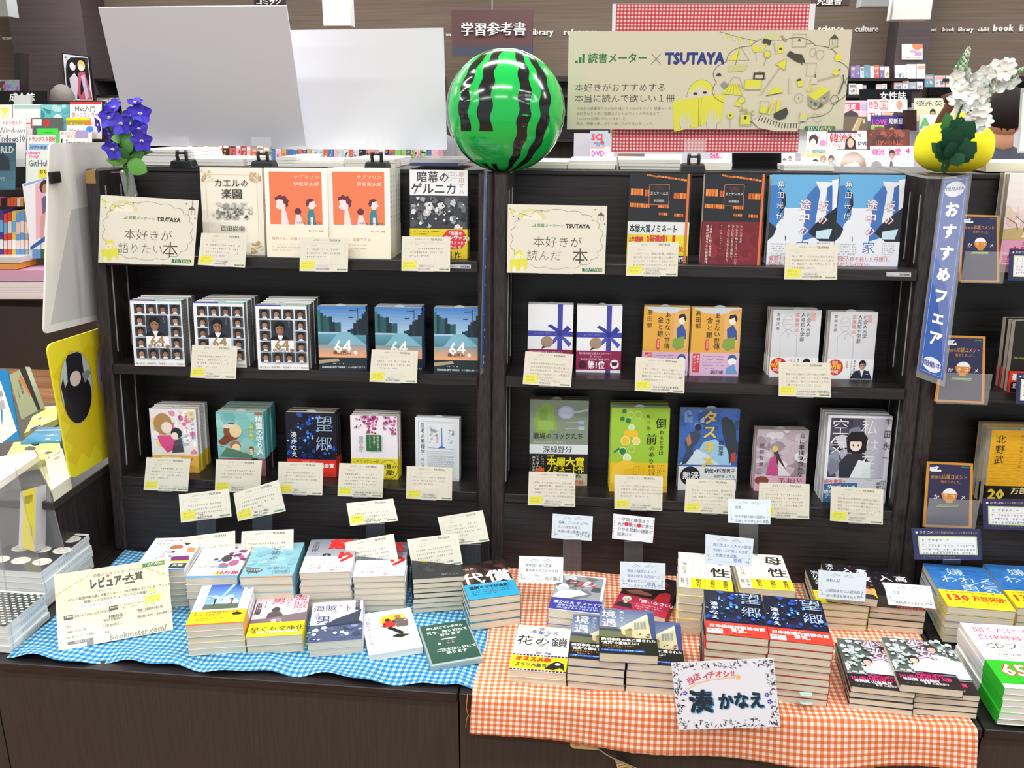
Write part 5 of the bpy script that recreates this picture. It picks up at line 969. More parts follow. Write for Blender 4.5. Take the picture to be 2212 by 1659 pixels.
# ------------------------------------------------------------------ bookcases (leaning back)
SH = (-.1728, -.4048, -.6569); SHT = .0225; BK = .135; ZB = TZ + .0005
def shear_box(mb, x0, x1, o0, o1, z0, z1, c='ffffff'):
    mb.hexa([(x0, yf(z0, o0), z0), (x1, yf(z0, o0), z0), (x1, yf(z0, o1), z0), (x0, yf(z0, o1), z0), (x0, yf(z1, o0), z1), (x1, yf(z1, o0), z1), (x1, yf(z1, o1), z1), (x0, yf(z1, o1), z1)], c)
for x0, x1, lab in ((0, .85, 'dark wooden bookcase on the left behind the blue cloth'), (.8505, 1.70, 'dark wooden bookcase in the middle behind the orange cloth'), (1.7005, 2.55, 'dark wooden bookcase cut by the right picture edge')):
    p = thing('bookcase', lab, 'bookcase', ((x0 + x1) / 2, .05, TZ)); Tm = Matrix.Translation(-p.location)
    def part(name, m, *b, bev=.0015):
        mb = MB(); shear_box(mb, *b); o = mb.build(name, m); o.parent = p; o.matrix_parent_inverse = Tm
        if bev: bevel(o, bev, 1)
        return o
    sides = []
    for a, b in ((x0, x0 + TP), (x1 - TP, x1)): sides.append(part('side_panel', 'woodv', a, b, 0, .36, ZB, H, bev=.004))
    part('back_panel', 'wood', x0 + TP, x1 - TP, BK, BK + .008, ZB, H - .012, bev=0)
    part('top_board', 'wood', x0 + TP, x1 - TP, BK - .006, .36, H - .012, H - .001)
    for s_ in SH[:2]:
        sh = part('shelf', 'wood', x0 + TP, x1 - TP, .0, BK, H + s_ - SHT, H + s_)
    part('bottom_shelf', 'wood', x0 + TP, x1 - TP, .002, BK, H + SH[2] - .02, H + SH[2])
    part('fascia', 'wood', x0 + TP, x1 - TP, .002, .02, ZB, H + SH[2] - .02, bev=0)
    for sd, xa in ((0, x0 + TP), (1, x1 - TP - .0012)):
        for off in (.025, .085):
            for za, zb_ in ((H - .165, H - .035), (H - .385, H - .2), (H - .64, H - .435)):
                mb = MB(); shear_box(mb, xa, xa + .0012, off, off + .003, za, zb_); o = mb.build('slot_strip', 'grey'); o.parent = p; o.matrix_parent_inverse = Tm
def shelf_label(x0, y0, x1, y1, lab):
    r_ = pxsheet('price_label', lab, 'label', [(x0, y0), (x1, y0 + 1), (x1, y1 + 1), (x0, y1)], yf(H + SH[0] - .01) - .001, yf(H + SH[0] - .01) - .001, .0006, art=lambda a, h: (a.T('706623', 3, 4, 12, '9a9ea4', 0, .8), [a.R(52 + i * 2.8, 4, 53 + i * 2.8 + (i % 3) * .5, h - 4, '4a4c52') for i in range(15)]), base='c4c8ce')
shelf_label(971, 571, 1017, 579.5, 'small grey barcode label on the left bookcase shelf edge')
shelf_label(1915, 588, 1968, 597, 'small grey barcode label on the middle bookcase shelf edge')
mb = MB(); shear_box(mb, .0035, .0245, -.0008, -.0001, H - .0285, H - .002, 'a3804e'); tag(mb.build('tape_patch', 'matt'), 'brown tape patch at the top of the left bookcase upright', 'tape')
# ------------------------------------------------------------------ cloths
def cloth(name, label, m, x0, x1, y0, y1, drop, rot, seed, frag):
    """top sheet from y0 (back) to y1 (front), hanging down 'drop' in front"""
    nx = int((x1 - x0) / .008); ny = 52; nd = 14 if drop else 0
    V = []; UV = []; q = random.Random(seed); ph = [q.uniform(0, 6) for _ in range(6)]
    cr, sr = math.cos(rot), math.sin(rot)
    for j in range(ny + nd + 1):
        for i in range(nx + 1):
            u = i / nx; x = x0 + (x1 - x0) * u
            if j <= ny:
                v = j / ny; y = y0 + (y1 - y0) * v
                wv = .0016 * math.sin(x * 34 + ph[0] + 3 * v) + .0012 * math.sin(x * 71 + y * 40 + ph[1]) + .0008 * math.sin(y * 90 + x * 22)
                fr = max(0, (v - .86) / .14) if not drop else 0
                dm = 1 if drop else max(0, min(1, (.872 - x) / .03)); fr *= dm; wv *= dm
                z = TZ + (.0042 if drop else .0012 + .003 * dm) + wv * (.5 + 2.0 * fr) + fr * .003
                yy = y + (.006 * math.sin(x * 21 + ph[2]) + .003 * math.sin(x * 47 + ph[3])) * fr + .004 * math.sin(x * 9 + ph[4]) * (1 - v)
                xx = x + frag * (1 - v) * (1 if i == nx else 0) + .003 * math.sin(y * 30) * (1 if i in (0, nx) else 0)
                s = y
            else:
                t = (j - ny) / nd
                dd = drop * (1 + .10 * math.sin(x * 7 + ph[2]) + .05 * math.sin(x * 19 + ph[3]) + .012 * q.uniform(-1, 1) * (1 if j == ny + nd else 0))
                a_ = min(1, t * 3)
                yy = y1 - .005 * math.sin(a_ * math.pi / 2) - .004 * t * (1 + math.sin(x * 24 + ph[4])) - .003 * t
                z = TZ + .0042 - dd * t; xx = x + .004 * t * math.sin(x * 5); s = y1 - drop * t
            V.append((xx, yy, z)); UV.append((x * cr - s * sr + 5, x * sr + s * cr + 5))
    Fc = [(j * (nx + 1) + i, (j + 1) * (nx + 1) + i, (j + 1) * (nx + 1) + i + 1, j * (nx + 1) + i + 1) for j in range(ny + nd) for i in range(nx)]
    mb = MB(); mb.mesh_(V, Fc, 'ffffff', uv=UV)
    o = mb.build(name, m, smooth=True); tag(o, label, 'cloth')
    s = o.modifiers.new('thick', 'SOLIDIFY'); s.thickness = .0007; s.offset = 1
    return o
bc = cloth('table_cloth', 'blue and white checked cloth spread under the left book stacks', 'blue', .03, .905, -.083, -.494, 0, .06, 3, -.02)
oc = cloth('table_cloth', 'orange and white checked cloth hanging over the plinth front edge', 'orange', .876, 1.688, -.072, -.513, .078, -.02, 5, 0)
oc.location.z = .0016
mb = MB(); mb.tube([(.868, -.512, TZ + .003), (.866, -.517, TZ - .02), (.869, -.517, TZ - .035), (.866, -.518, TZ - .046), (.865, -.518, TZ - .06)], .0007, 5, 'd98a54'); mb.tube([(.869, -.517, TZ - .035), (.878, -.52, TZ - .044)], .0006, 5, 'd98a54')
o = mb.build('loose_thread', 'matt'); o.parent = oc
# ------------------------------------------------------------------ books standing on the shelves
S1, S2, S3 = SH
upright('kaeru', (441, 549), (573, 552), 361, S1, 1, 'cream hardcover with engraved picture and leafy gold frame')
upright('submarine', (578, 555), (711, 558), 362, S1, 1, 'left white hardcover with orange panel of three figures')
upright('submarine', (713, 557), (844, 560), 362, S1, 4, 'right white hardcover with orange panel of three figures')
upright('guernica', (886, 557), (1009, 560), 366, S1, 1, 'hardcover with grey shard picture and yellow band')
upright('sixfour_a', (291, 790), (400, 792), 647, S2, 4, 'leftmost white paperback with a grid of faces')
upright('sixfour_a', (425, 792), (533, 794), 652, S2, 6, 'middle white paperback with a grid of faces')
upright('sixfour_a', (558, 798), (667, 800), 658, S2, 6, 'rightmost white paperback with a grid of faces')
upright('sixfour_b', (690, 800), (793, 801), 661, S2, 2, 'leftmost blue street scene paperback beside face grid books')
upright('sixfour_b', (812, 802), (912, 804), 663, S2, 3, 'blue street scene paperback above its cream comment card')
upright('sixfour_b', (938, 806), (1036, 808), 664, S2, 2, 'blue street scene paperback against the middle upright')
upright('chocolate', (332, 1019), (431, 1021), 882, S3, 4, 'glossy paperback with pink cover drawing and gold band')
upright('guardian', (474, 1026), (575, 1028), 889, S3, 5, 'teal fantasy paperback with windblown head')
upright('hometown', (622, 1028), (726, 1031), 890, S3, 3, 'dark blue bokeh paperback on the left bottom shelf')
upright('cherry', (760, 1033), (860, 1036), 897, S3, 3, 'white paperback with purple hanging blossom and yellow band')
upright('thinking', (898, 1036), (992, 1040), 901, S3, 2, 'pale paperback with blue fountain drawing')
upright('circus_a', (1353, 566), (1484, 569), 374, S1, 1, 'black hardcover with lit windows, white and yellow band')
upright('circus_b', (1513, 571), (1643, 573), 375, S1, 1, 'black hardcover with lit windows and dark red band')
upright('slope', (1655, 572), (1797, 574), 377, S1, 1, 'left sky blue hardcover with white buildings')
upright('slope', (1799, 574), (1938, 576), 377, S1, 1, 'right sky blue hardcover with white buildings')
upright('ribbon', (1139, 800), (1235, 803), 656, S2, 2, 'left white paperback tied with printed blue ribbon')
upright('ribbon', (1244, 804), (1340, 806), 659, S2, 2, 'right white paperback tied with printed blue ribbon')
upright('merchant', (1386, 808), (1484, 811), 662, S2, 2, 'left yellow paperback with kimono figure and pink band')
upright('merchant', (1489, 811), (1594, 813), 664, S2, 2, 'right yellow paperback with kimono figure and pink band')
upright('shy', (1661, 814), (1764, 816), 669, S2, 3, 'left grey line drawing paperback with red circle')
upright('shy', (1784, 818), (1884, 820), 673, S2, 2, 'right grey line drawing paperback with red circle')
upright('battlefield', (1143, 1047), (1268, 1049), 864, S3, 2, 'grey green hardcover with vest and frying pan')
upright('falling', (1316, 1061), (1440, 1064), 880, S3, 3, 'bright green hardcover with citrus fruit circles')
upright('relay', (1464, 1058), (1589, 1060), 883, S3, 1, 'blue hardcover with two running figures and yellow title')
upright('crow', (1628, 1060), (1738, 1063), 927, S3, 2, 'mauve paperback with cloudy painting and pink band')
upright('air', (1775, 1084), (1911, 1087), 897, S3, 3, 'white hardcover with dark haired girl in scarf')
upright('sakura', (2158, 571), (2300, 574), 374, S1, 2, 'pale blossom hardcover with pink band at right edge')
upright('explore', (2176, 847), (2285, 849), 693, S2, 3, 'black paperback with red band at right edge')
upright('wave', (2124, 1092), (2262, 1095), 929, S3, 3, 'yellow wave pattern hardcover at right edge')
# ------------------------------------------------------------------ stacks on the plinth
ST = [
 ('comics_white', (283, 1241), (400, 1225), -.829 + .086, 6, 'white girl drawing paperback behind the contest sign', .4),
 ('ten_man', (398, 1253), (513, 1243), -.829 + .080, 5, 'white paperback with red number below front left card', .5),
 ('dragon_tale', (516, 1253), (632, 1241), -.829 + .088, 5, 'light blue paperback with dark oval badge', .5),
 ('anger', (646, 1242), (757, 1231), -.829 + .092, 6, 'grey paperback with uncovered big red brush character', .5),
 ('anger_b', (761, 1251), (873, 1240), -.829 + .082, 6, 'white banded grey paperback half under a cream card', .5),
 ('night_walk', (893, 1258), (1000, 1238), -.829 + .080, 7, 'black paperback with white title under the right cream cards', .5),
 ('price', (1015, 1300), (1123, 1281), -.829 + .070, 4, 'dark brown paperback with bright blue band', .8),
 ('distant_sky', (399, 1356), (525, 1342), -.829 + .066, 5, 'white paperback with blue sky picture and yellow band', .7),
 ('pirate_a', (530, 1381), (653, 1367), -.829 + .041, 2, 'pink paperback with red title and yellow band', .7),
 ('pirate_b', (664, 1393), (782, 1377), -.829 + .035, 2, 'lilac paperback with warship picture', .7),
 ('lost_item', (797, 1417), (913, 1396), -.829 + .018, 1, 'white paperback with yellow circle and red figure lying on blue cloth', .9),
 ('flower_chain', (1099, 1446), (1222, 1456), -.829 + .032, 2, 'white paperback with grey flower chain and yellow band', 1),
 ('bound', (1227, 1421), (1351, 1431), -.829 + .065, 4, 'left blue dusk house paperback stack', 1),
 ('bound', (1355, 1431), (1478, 1441), -.829 + .065, 4, 'right blue dusk house paperback stack', 1),
 ('sapphire', (1184, 1316), (1295, 1328), -.829 + .066, 4, 'grey photo paperback with jewels and navy band', 1),
 ('atone', (1323, 1312), (1437, 1335), -.829 + .030, 2, 'black and red paperback under the light blue card', 1),
 ('maternity', (1467, 1268), (1584, 1278), -.829 + .104, 6, 'left cream paperback with white dress and yellow band', 1),
 ('maternity', (1601, 1270), (1717, 1277), -.829 + .104, 6, 'right cream paperback with white dress and yellow band', 1),
 ('hometown', (1526, 1368), (1661, 1381), -.829 + .122, 8, 'left dark blue bokeh paperback lying on orange cloth', 1),
 ('hometown', (1663, 1382), (1801, 1396), -.829 + .122, 9, 'right dark blue bokeh paperback lying on orange cloth', 1),
 ('exam', (1766, 1302), (1878, 1310), -.829 + .060, 4, 'left black paperback with yellow band under card', 1),
 ('exam_b', (1880, 1309), (2001, 1319), -.829 + .056, 4, 'right black paperback with orange dark band', 1),
 ('girls', (1839, 1482), (1978, 1497), -.829 + .049, 4, 'left white flower paperback with two portraits', 1),
 ('girls', (1978, 1493), (2118, 1504), -.829 + .048, 4, 'right white flower paperback with two portraits', 1),
 ('courage', (2048, 1310), (2195, 1322), -.829 + .079, 5, 'left deep blue paperback with yellow sales band', 1),
 ('courage', (2199, 1313), (2346, 1322), -.829 + .079, 5, 'right deep blue paperback cut by the picture edge', 1),
 ('calm_disc', (2171, 1487), (2370, 1500), -.829 + .073, 6, 'white softcover with lime green band', 1),
]
for key, fl, fr, zt, n, desc, ang in ST: stack(key, fl, fr, zt, n, desc, ang=ang, group='book stacks on the plinth')
stack('bound', (1295, 1410), (1422, 1417), -.829 + .0825, 1, 'blue dusk house paperback lying across the two stacks', zb=-.829 + .0655)
stack('exam_b', (1789, 1283), (1897, 1295), -.829 + .078, 1, 'black paperback with petals lying across the two black stacks', zb=-.829 + .061)
stack('girls', (1945, 1478), (2082, 1492), -.829 + .0635, 1, 'white flower paperback lying across the two portrait stacks', zb=-.829 + .0495)
# sold out case
A0, B0 = at_z(931, 1439, TZ + .017), at_z(1044, 1417, TZ + .017)
dv = B0 - A0; rz = math.atan2(dv.y, dv.x) * .9; w = dv.length; L_ = w * 1.36
cs = thing('display_case', 'dark green sold out notice in a frosted plastic case', 'case', A0); cs.rotation_euler = (0, 0, rz)
mb = MB(); mb.box(0, w, 0, L_, -.0125, 0); o = bevel(mb.build('case', 'case'), .0025, 2); o.parent = cs
mb = MB(); mb.box(.004, w - .004, .005, L_ - .003, .0001, .0005, '2f5548')
A = Art(lambda x, y, z: (.004 + (w - .008) * x / 100, L_ - .003 - (w - .008) * y / 100, .0005 + z))
A.T('申し訳ございません', 10, 10, 10.4, 'eaf4ee', .035, .86); A.T('只今、売り切れて', 8, 26, 11.6, 'eaf4ee', .03, .96); A.T('おります', 34, 38, 11.6, 'eaf4ee', .03, 1.0)
A.R(34, 58, 66, 62, 'dfe8e4'); A.R(25, 70, 30, 78, 'dfe8e4'); A.P([(38, 66), (64, 66), (62, 78), (58, 82), (44, 82), (40, 78)], '454a4a')
for x_ in (44, 54): A.L([(x_, 69), (x_ + 5, 68)], .8, 'cfd6d4'); A.ring(x_ + 2, 76, 2.4, 1.6, .7, 'cfd6d4', 10)
A.T('ご注文はレジにて', 16, 93, 11.4, 'eaf4ee', .03, .92); A.T('承ります', 34, 105, 11.4, 'eaf4ee', .03, .98)
o = mb.build('notice', 'card'); o.parent = cs; o2 = A.mb.build('print', 'card', parent=o)
# ------------------------------------------------------------------ card designs
def header(a, x, y, s, dark='3a3c34', g='5a8a54', faint=False):
    g_ = 'a9b89c' if faint else g
    for i in range(3): a.R(x + i * s * .32, y + s * (.75 - .28 * (i + .3)), x + i * s * .32 + s * .24, y + s * .88, g_)
    a.T('読書メーター', x + s * 1.15, y, s * .92, g_, .0 if faint else .02, .98)
    (a.L([(x + s * 6.75, y + s * .25), (x + s * 7.35, y + s * .85)], s * .05, '8a8a80'), a.L([(x + s * 7.35, y + s * .25), (x + s * 6.75, y + s * .85)], s * .05, '8a8a80')) if s > 4.1 else 0
def tsu(a, x, y, s, c='3a3c34', b=.045): a.T('TSUTAYA', x, y, s, c, b, 1.0)
def reader(a, x, y, s):
    """plain small figure behind an open yellow book"""
    a.E(x + s * .5, y + s * .42, s * .27, s * .34, 'f3ecd4', 16); a.P([(x + s * .23, y + s * .42), (x + s * .3, y + s * .14), (x + s * .5, y + s * .04), (x + s * .7, y + s * .14), (x + s * .78, y + s * .4), (x + s * .5, y + s * .24)], 'e2e25a')
    for k in (.4, .62): a.E(x + s * k, y + s * .44, s * .035, s * .03, '4a4a44', 8)
    a.P([(x, y + s * .6), (x + s * .5, y + s * .54), (x + s, y + s * .5), (x + s * .96, y + s * 1.1), (x + s * .52, y + s * 1.16), (x + s * .06, y + s * 1.3)], 'e2e050')
    a.L([(x + s * .5, y + s * .55), (x + s * .52, y + s * 1.16)], s * .015, '8a8a3a')
    for k in (.26, .74): a.P([(x + s * (k - .12), y + s * 1.3), (x + s * (k - .13), y + s * 1.06), (x + s * (k - .06), y + s * .98), (x + s * k, y + s * .96), (x + s * (k + .08), y + s * 1.0), (x + s * (k + .12), y + s * 1.3)], 'f0e8d4')
def wave(a, x0, y0, x1, y1, c, w_=.3, k=14):
    pts = []
    for i in range(k * 4): t = i / (k * 4 - 1); pts.append((x0 + (x1 - x0) * t, y0 + .8 * math.sin(i * 1.57)))
    for i in range(k * 2): t = i / (k * 2 - 1); pts.append((x1 + .8 * math.sin(i * 1.57), y0 + (y1 - y0) * t))
    for i in range(k * 4): t = i / (k * 4 - 1); pts.append((x1 - (x1 - x0) * t, y1 + .8 * math.sin(i * 1.57)))
    for i in range(k * 2): t = i / (k * 2 - 1); pts.append((x0 + .8 * math.sin(i * 1.57), y1 - (y1 - y0) * t))
    a.L(pts, w_, c)
def popcard(title='', sub='', body=None, seed=1, n=4, faint=False, note='本好きが語りたい本'):
    def f(a, h):
        wave(a, 8, 12, 93, h - 14, 'c6bfa6')
        header(a, 26, 3.4, 4.2, faint=True); tsu(a, 60, 2.8, 5.4, '5a5c54', .03); a.lines(20, 15, 48, 1, 4, 2.2, 'b0a890', seed)
        tc = '8f8a78' if not faint else 'c4c0ae'
        if body:
            for i, t in enumerate(body): a.T(t, 13, 21 + i * 7.4, 4.9, tc, -.004, 1.0)
        else: a.lines(14, 22, 86, n, 7.6, 4.2, tc, seed, .3)
        a.P([(3, h - 20), (31, h - 21), (30, h - 5), (2, h - 3)], 'e8e65c'); a.T(note[:4], 6, h - 18, 4.4, 'b4b24a'); a.T(note[4:], 6, h - 12, 4.4, 'b4b24a')
        a.T(title, 34, h - 12.5, 4.6, '55524a', .01, .86); a.T(sub, 34, h - 7, 4, '55524a', .008, .9)
        a.R(78, h - 5.5, 97, h - 2.6, '4f8a5c'); a.T('TSUTAYA', 79, h - 6.1, 3.4, 'dfe8d8', 0)
    return f
def bigcard(l1, l2):
    def f(a, h):
        a.E(24, 14, 15, 10, 'dcd8a8', 20, 180, 360); a.E(24, 15, 11, 8, 'efe9d6', 20, 180, 360)
        a.L([(1, 4), (10, 8), (24, 12)], .4, '6a6a5a')
        for i in range(4): a.P([(2 + i * 5, 5 + i * 1.8), (7 + i * 5, 6.6 + i * 1.8), (4 + i * 5, 10 + i * 1.8)], 'e2e264' if i % 2 == 0 else 'ece8d8')
        cx, cy, rx, ry = 50, h * .5, 44, h * .41; pts = []
        for k in range(18):
            t0 = 2 * math.pi * k / 18; t1 = 2 * math.pi * (k + 1) / 18
            for j in range(7):
                t = t0 + (t1 - t0) * j / 7; b_ = 1 + .07 * math.sin(math.pi * j / 7)
                pts.append((cx + rx * b_ * math.copysign(abs(math.cos(t)) ** .8, math.cos(t)), cy + ry * b_ * math.copysign(abs(math.sin(t)) ** .8, math.sin(t))))
        a.L(pts, .45, '8d8a7c', True)
        header(a, 25, 18.4, 4.3, g='7c9c74'); tsu(a, 59, 17.6, 5.6)
        a.T(l1, 26, 31, 11.6, '55534a', -.008, 1.08); a.T(l2[:-1], 20, 45, 11.2, '55534a', -.008, 1.06); a.T(l2[-1], 66, 42, 17, '4a483f', -.004, 1.0)
        a.L([(94, 0), (94, 6)], .4, '5a584c'); a.P([(94, 6), (90, 10), (98, 10)], '6a685c')
        for k in (-3, 0, 3): a.L([(94 + k, 10), (94 + k, 15)], .3, '6a685c')
        for x_, y_ in ((11, 14), (6, 12), (88, 4), (34, 6), (98, 18)): a.E(x_, y_, .8, .8, '77756a', 6)
        reader(a, 3, h - 24, 18); a.R(77, h - 6, 97, h - 2.5, '2f7a54'); a.T('TSUTAYA', 79, h - 6.4, 4, 'e6ece0', .01); a.T('BOOKS', 88.4, h - 6.4, 3.6, 'c4b84a', .01, .8)
    return f
def tab(q, Y, drop=.03, wpx=None, name='holder'):
    return None
CARDS = []
def shelfcard(label, q, zrel, art, big=False, base='e4e1d2'):
    Y = yf(H + zrel) - .012
    o = pxsheet('shelf_sign' if big else 'comment_card', label, 'sign' if big else 'card', q, Y, Y - .006, .0012, art=art, base=base, group=None if big else 'cream comment cards', step=.00001)
    # clear clip that grips the shelf edge behind the card
    c = at_y((q[2][0] + q[3][0]) / 2, (q[2][1] + q[3][1]) / 2, Y - .006); w2 = .016 if not big else .034
    mb = MB(); mb.box(c.x - w2, c.x + w2, Y - .0085, Y - .0079, c.z - .001, c.z + (.03 if not big else .055)); mb.box(c.x - w2, c.x + w2, Y - .0079, yf(H + zrel) - .0015, c.z - .001, c.z)
    k = mb.build('clip', 'film'); k.parent = o; k.matrix_parent_inverse = Matrix.Translation(-o.location)
    return o
shelfcard('large cream sign with cloud outline at the left bookcase top shelf', [(217, 421), (429, 433), (418, 574), (212, 567)], S1, bigcard('本好きが', '語りたい本'), True)
shelfcard('large cream sign with cloud outline at the middle bookcase top shelf', [(1097, 441), (1312, 445), (1306, 592), (1095, 589)], S1, bigcard('本好きが', '読んだ本'), True)
SCD = [
 ('cream comment card below the cream engraved hardcover', [(435, 503), (534, 507), (529, 578), (427, 572)], S1, popcard('『カエルの楽園』', '百田尚樹 新潮社', None, 3)),
 ('cream comment card between the two orange panel hardcovers', [(649, 512.5), (753, 513.5), (751, 587), (647, 585.5)], S1, popcard('『サブマリン』', '伊坂幸太郎 講談社', None, 5, 3)),
 ('cream comment card below the grey shard picture hardcover', [(868, 510.5), (973, 512), (972, 586.5), (867, 585)], S1, popcard('『暗幕のゲルニカ』', '原田マハ 新潮社', None, 7, 3)),
 ('cream comment card below the face grid paperbacks', [(415, 745), (513, 748), (509, 819), (411, 815.5)], S2, popcard('『64(上)』', '横山秀夫 文藝春秋', None, 9)),
 ('cream comment card below the blue street scene paperbacks', [(803, 755), (903, 758), (900, 828), (798, 824.5)], S2, popcard('『64(下)』', '横山秀夫 文藝春秋', None, 11, 3)),
 ('cream comment card below the pink and gold paperback', [(316.5, 988), (411.5, 991.5), (405.5, 1061.5), (310, 1058.5)], S3, popcard('『チョコレート・コンフュージョン』', '星奏なつめ KADOKAWA', None, 13)),
 ('cream comment card below the teal fantasy paperback', [(467, 992.5), (566, 995), (561, 1064), (464, 1061)], S3, popcard('『精霊の守り人』', '上橋菜穂子 新潮社', None, 15, 3)),
 ('cream comment card below the dark bokeh paperback on shelf', [(601.5, 997.5), (698.5, 1000.5), (696, 1070), (600, 1067)], S3, popcard('『望郷』', '湊かなえ 文藝春秋', None, 17)),
 ('cream comment card below the hanging blossom paperback', [(733, 1000.5), (830, 1004), (826, 1075), (729, 1071.5)], S3, popcard('『葉桜の季節に君を想うということ』', '歌野晶午 文藝春秋', None, 19, 5)),
 ('cream comment card below the fountain drawing paperback', [(878.5, 1007), (977, 1010.5), (976, 1081), (877, 1077)], S3, popcard('『思考の整理学』', '外山滋比古 筑摩書房', None, 21, 3)),
 ('cream comment card below the lit windows hardcover', [(1356.5, 522), (1466, 522), (1463.5, 597), (1352, 595.5)], S1, popcard('『王とサーカス』', '米澤穂信 東京創元社', ['ミステリーに、報道の影響、発展途上', '国の子ども達の生活の厳しさも書か', 'れていてスゴク厚みがある本だった。', '好きな本だと一気読みをしてしまうが', '　　　この本は大切に読んだ。'], 1, note='本好きが読んだ本')),
 ('cream comment card between the sky blue hardcovers', [(1697, 527), (1810, 529), (1808, 604), (1694, 603)], S1, popcard('『坂の途中の家』', '角田光代 朝日新聞出版', ['痛い、痛い、なんだか心当たりある。', '幼児虐待やDVの本質はいくつもある', 'が、角田光代の描く世界は、チリ、チリ', 'と私を刺激し続ける。'], 1, note='本好きが読んだ本')),
 ('cream comment card below the left printed ribbon paperback', [(1135, 759), (1239, 765.5), (1233, 836.5), (1129, 829.5)], S2, popcard('『ストーリー・セラー』', '有川浩 幻冬舎', ['SIDE Aは電車で涙をこらえながら、', 'SIDE Bは本を持たない方の手を握りし', 'めながら読みました。読みやすいのに', 'のめり込んで読みました。一気読みが', '　　　　おすすめです。'], 1, note='本好きが読んだ本')),
 ('cream comment card below the left kimono figure paperback', [(1374, 771), (1480, 777), (1478, 849.5), (1371, 844)], S2, popcard('『あきない世傳 金と銀 源流篇』', '髙田郁 角川春樹事務所', ['さあ、これから、ほんのり温かく、', 'しみじみしっとり、焦がれるほど熱く、', '奮闘に身り固かれるほど冷たい、感動', 'の物語が始まります。'], 1, note='本好きが読んだ本')),
 ('cream comment card below the grey line drawing paperbacks', [(1682.5, 782.5), (1794, 784), (1795, 858.5), (1682, 855.5)], S2, popcard('『社会人大学人見知り学部卒業見込＜完全版＞』', '若林正恭 KADOKAWA', ['著者の内に秘めたる熱い想いが静か', 'に、でも重く伝わってくるようで感動', 'すら覚えた。私はこの本をずっと手元', 'に置いておきたいと思っている。'], 1, note='本好きが読んだ本')),
 ('cream comment card below the vest and frying pan hardcover', [(1142.5, 1018.5), (1243, 1022), (1242.5, 1095), (1140, 1091)], S3, popcard('『戦場のコックたち』', '深緑野分 東京創元社', ['戦場、その非日常の中の、日常の謎、と', 'か、臨場感が凄い。戦時中という空気、', '体験したことはないけれど、色々な感覚', 'が麻痺している感じが、まさしくこれだ。', '　　　　と思い、凄い読み物を読んだ。'], 1, note='本好きが読んだ本')),
 ('cream comment card below the citrus circle hardcover', [(1327.5, 1025.5), (1432, 1029.5), (1430.5, 1103.5), (1327, 1099.5)], S3, popcard('『倒れるときは前のめり』', '有川浩 KADOKAWA', ['デビューした頃から書かれていたエッセイ', 'を集めて、今その時振り返ってのコメント', 'が追記されていて、なんだかより共感な', '感じがして、楽しめました。'], 1, note='本好きが読んだ本')),
 ('cream comment card below the running figures hardcover', [(1482, 1034.5), (1588, 1037.5), (1586, 1111.5), (1478, 1106)], S3, popcard('『タスキメシ』', '額賀澪 小学館', ['あぁぁ、こんなん大好き。駅伝ものに', 'ハズレなし、そして美味そうな料理も', 'のも。両者まっしぐらに甘酸っぱそう', 'なのも、どっちも大好きでもん。', '　　　　この本大好きです。'], 1, note='本好きが読んだ本')),
 ('cream comment card below the mauve cloudy paperback', [(1640, 1042.5), (1749, 1046), (1748, 1121), (1637, 1116.5)], S3, popcard('『烏に単は似合わない』', '阿部智里 文藝春秋', None, 23, 5, note='本好きが読んだ本')),
 ('cream comment card below the girl in scarf hardcover', [(1795.5, 1050), (1908.5, 1057.5), (1907, 1133.5), (1793, 1125)], S3, popcard('『私は存在が空気』', '中田永一 祥伝社', ['高校時代の恋愛特有の過敏な心理と、', '超能力者ならではの葛藤や苦悩とが', '融合。そしてそれを乗り越えていく', '若さが瑞々しく描かれており、とても', '　　　　爽やかな読後感でした。'], 1, note='本好きが読んだ本')),
]
for lab, q_, z_, ar in SCD: shelfcard(lab, q_, z_, ar)
def standcard(label, q, yt, yb, art, base='ebe8da', strip=None, name='comment_card', group='cream comment cards', cat='card'):
    o = pxsheet(name, label, cat, q, yt, yb, .0012, art=art, base=base, group=group, step=.00001)
    if strip:
        x0, x1, ya, yb_ = strip; Yb = yb + .004
        a0, a1 = at_y(x0, ya, Yb), at_y(x1, ya, Yb); b0, b1 = at_y(x0, yb_, Yb + .03), at_y(x1, yb_, Yb + .03)
        mb = MB(); e = Vector((0, .0016, 0)); mb.hexa([b0, b1, b1 + e, b0 + e, a0, a1, a1 + e, a0 + e])
        k = mb.build('stand', 'smoke'); k.parent = o; k.matrix_parent_inverse = Matrix.Translation(-o.location)
        c0, c1 = at_y(x0 + 2, ya, Yb - .006), at_y(x1 - 2, ya, Yb - .006); mb = MB(); mb.hexa([c0, c1, a1, a0, c0 + Vector((0, 0, .0012)), c1 + Vector((0, 0, .0012)), a1 + Vector((0, 0, .0012)), a0 + Vector((0, 0, .0012))])
        k = mb.build('lip', 'edge'); k.parent = o; k.matrix_parent_inverse = Matrix.Translation(-o.location)
    return o
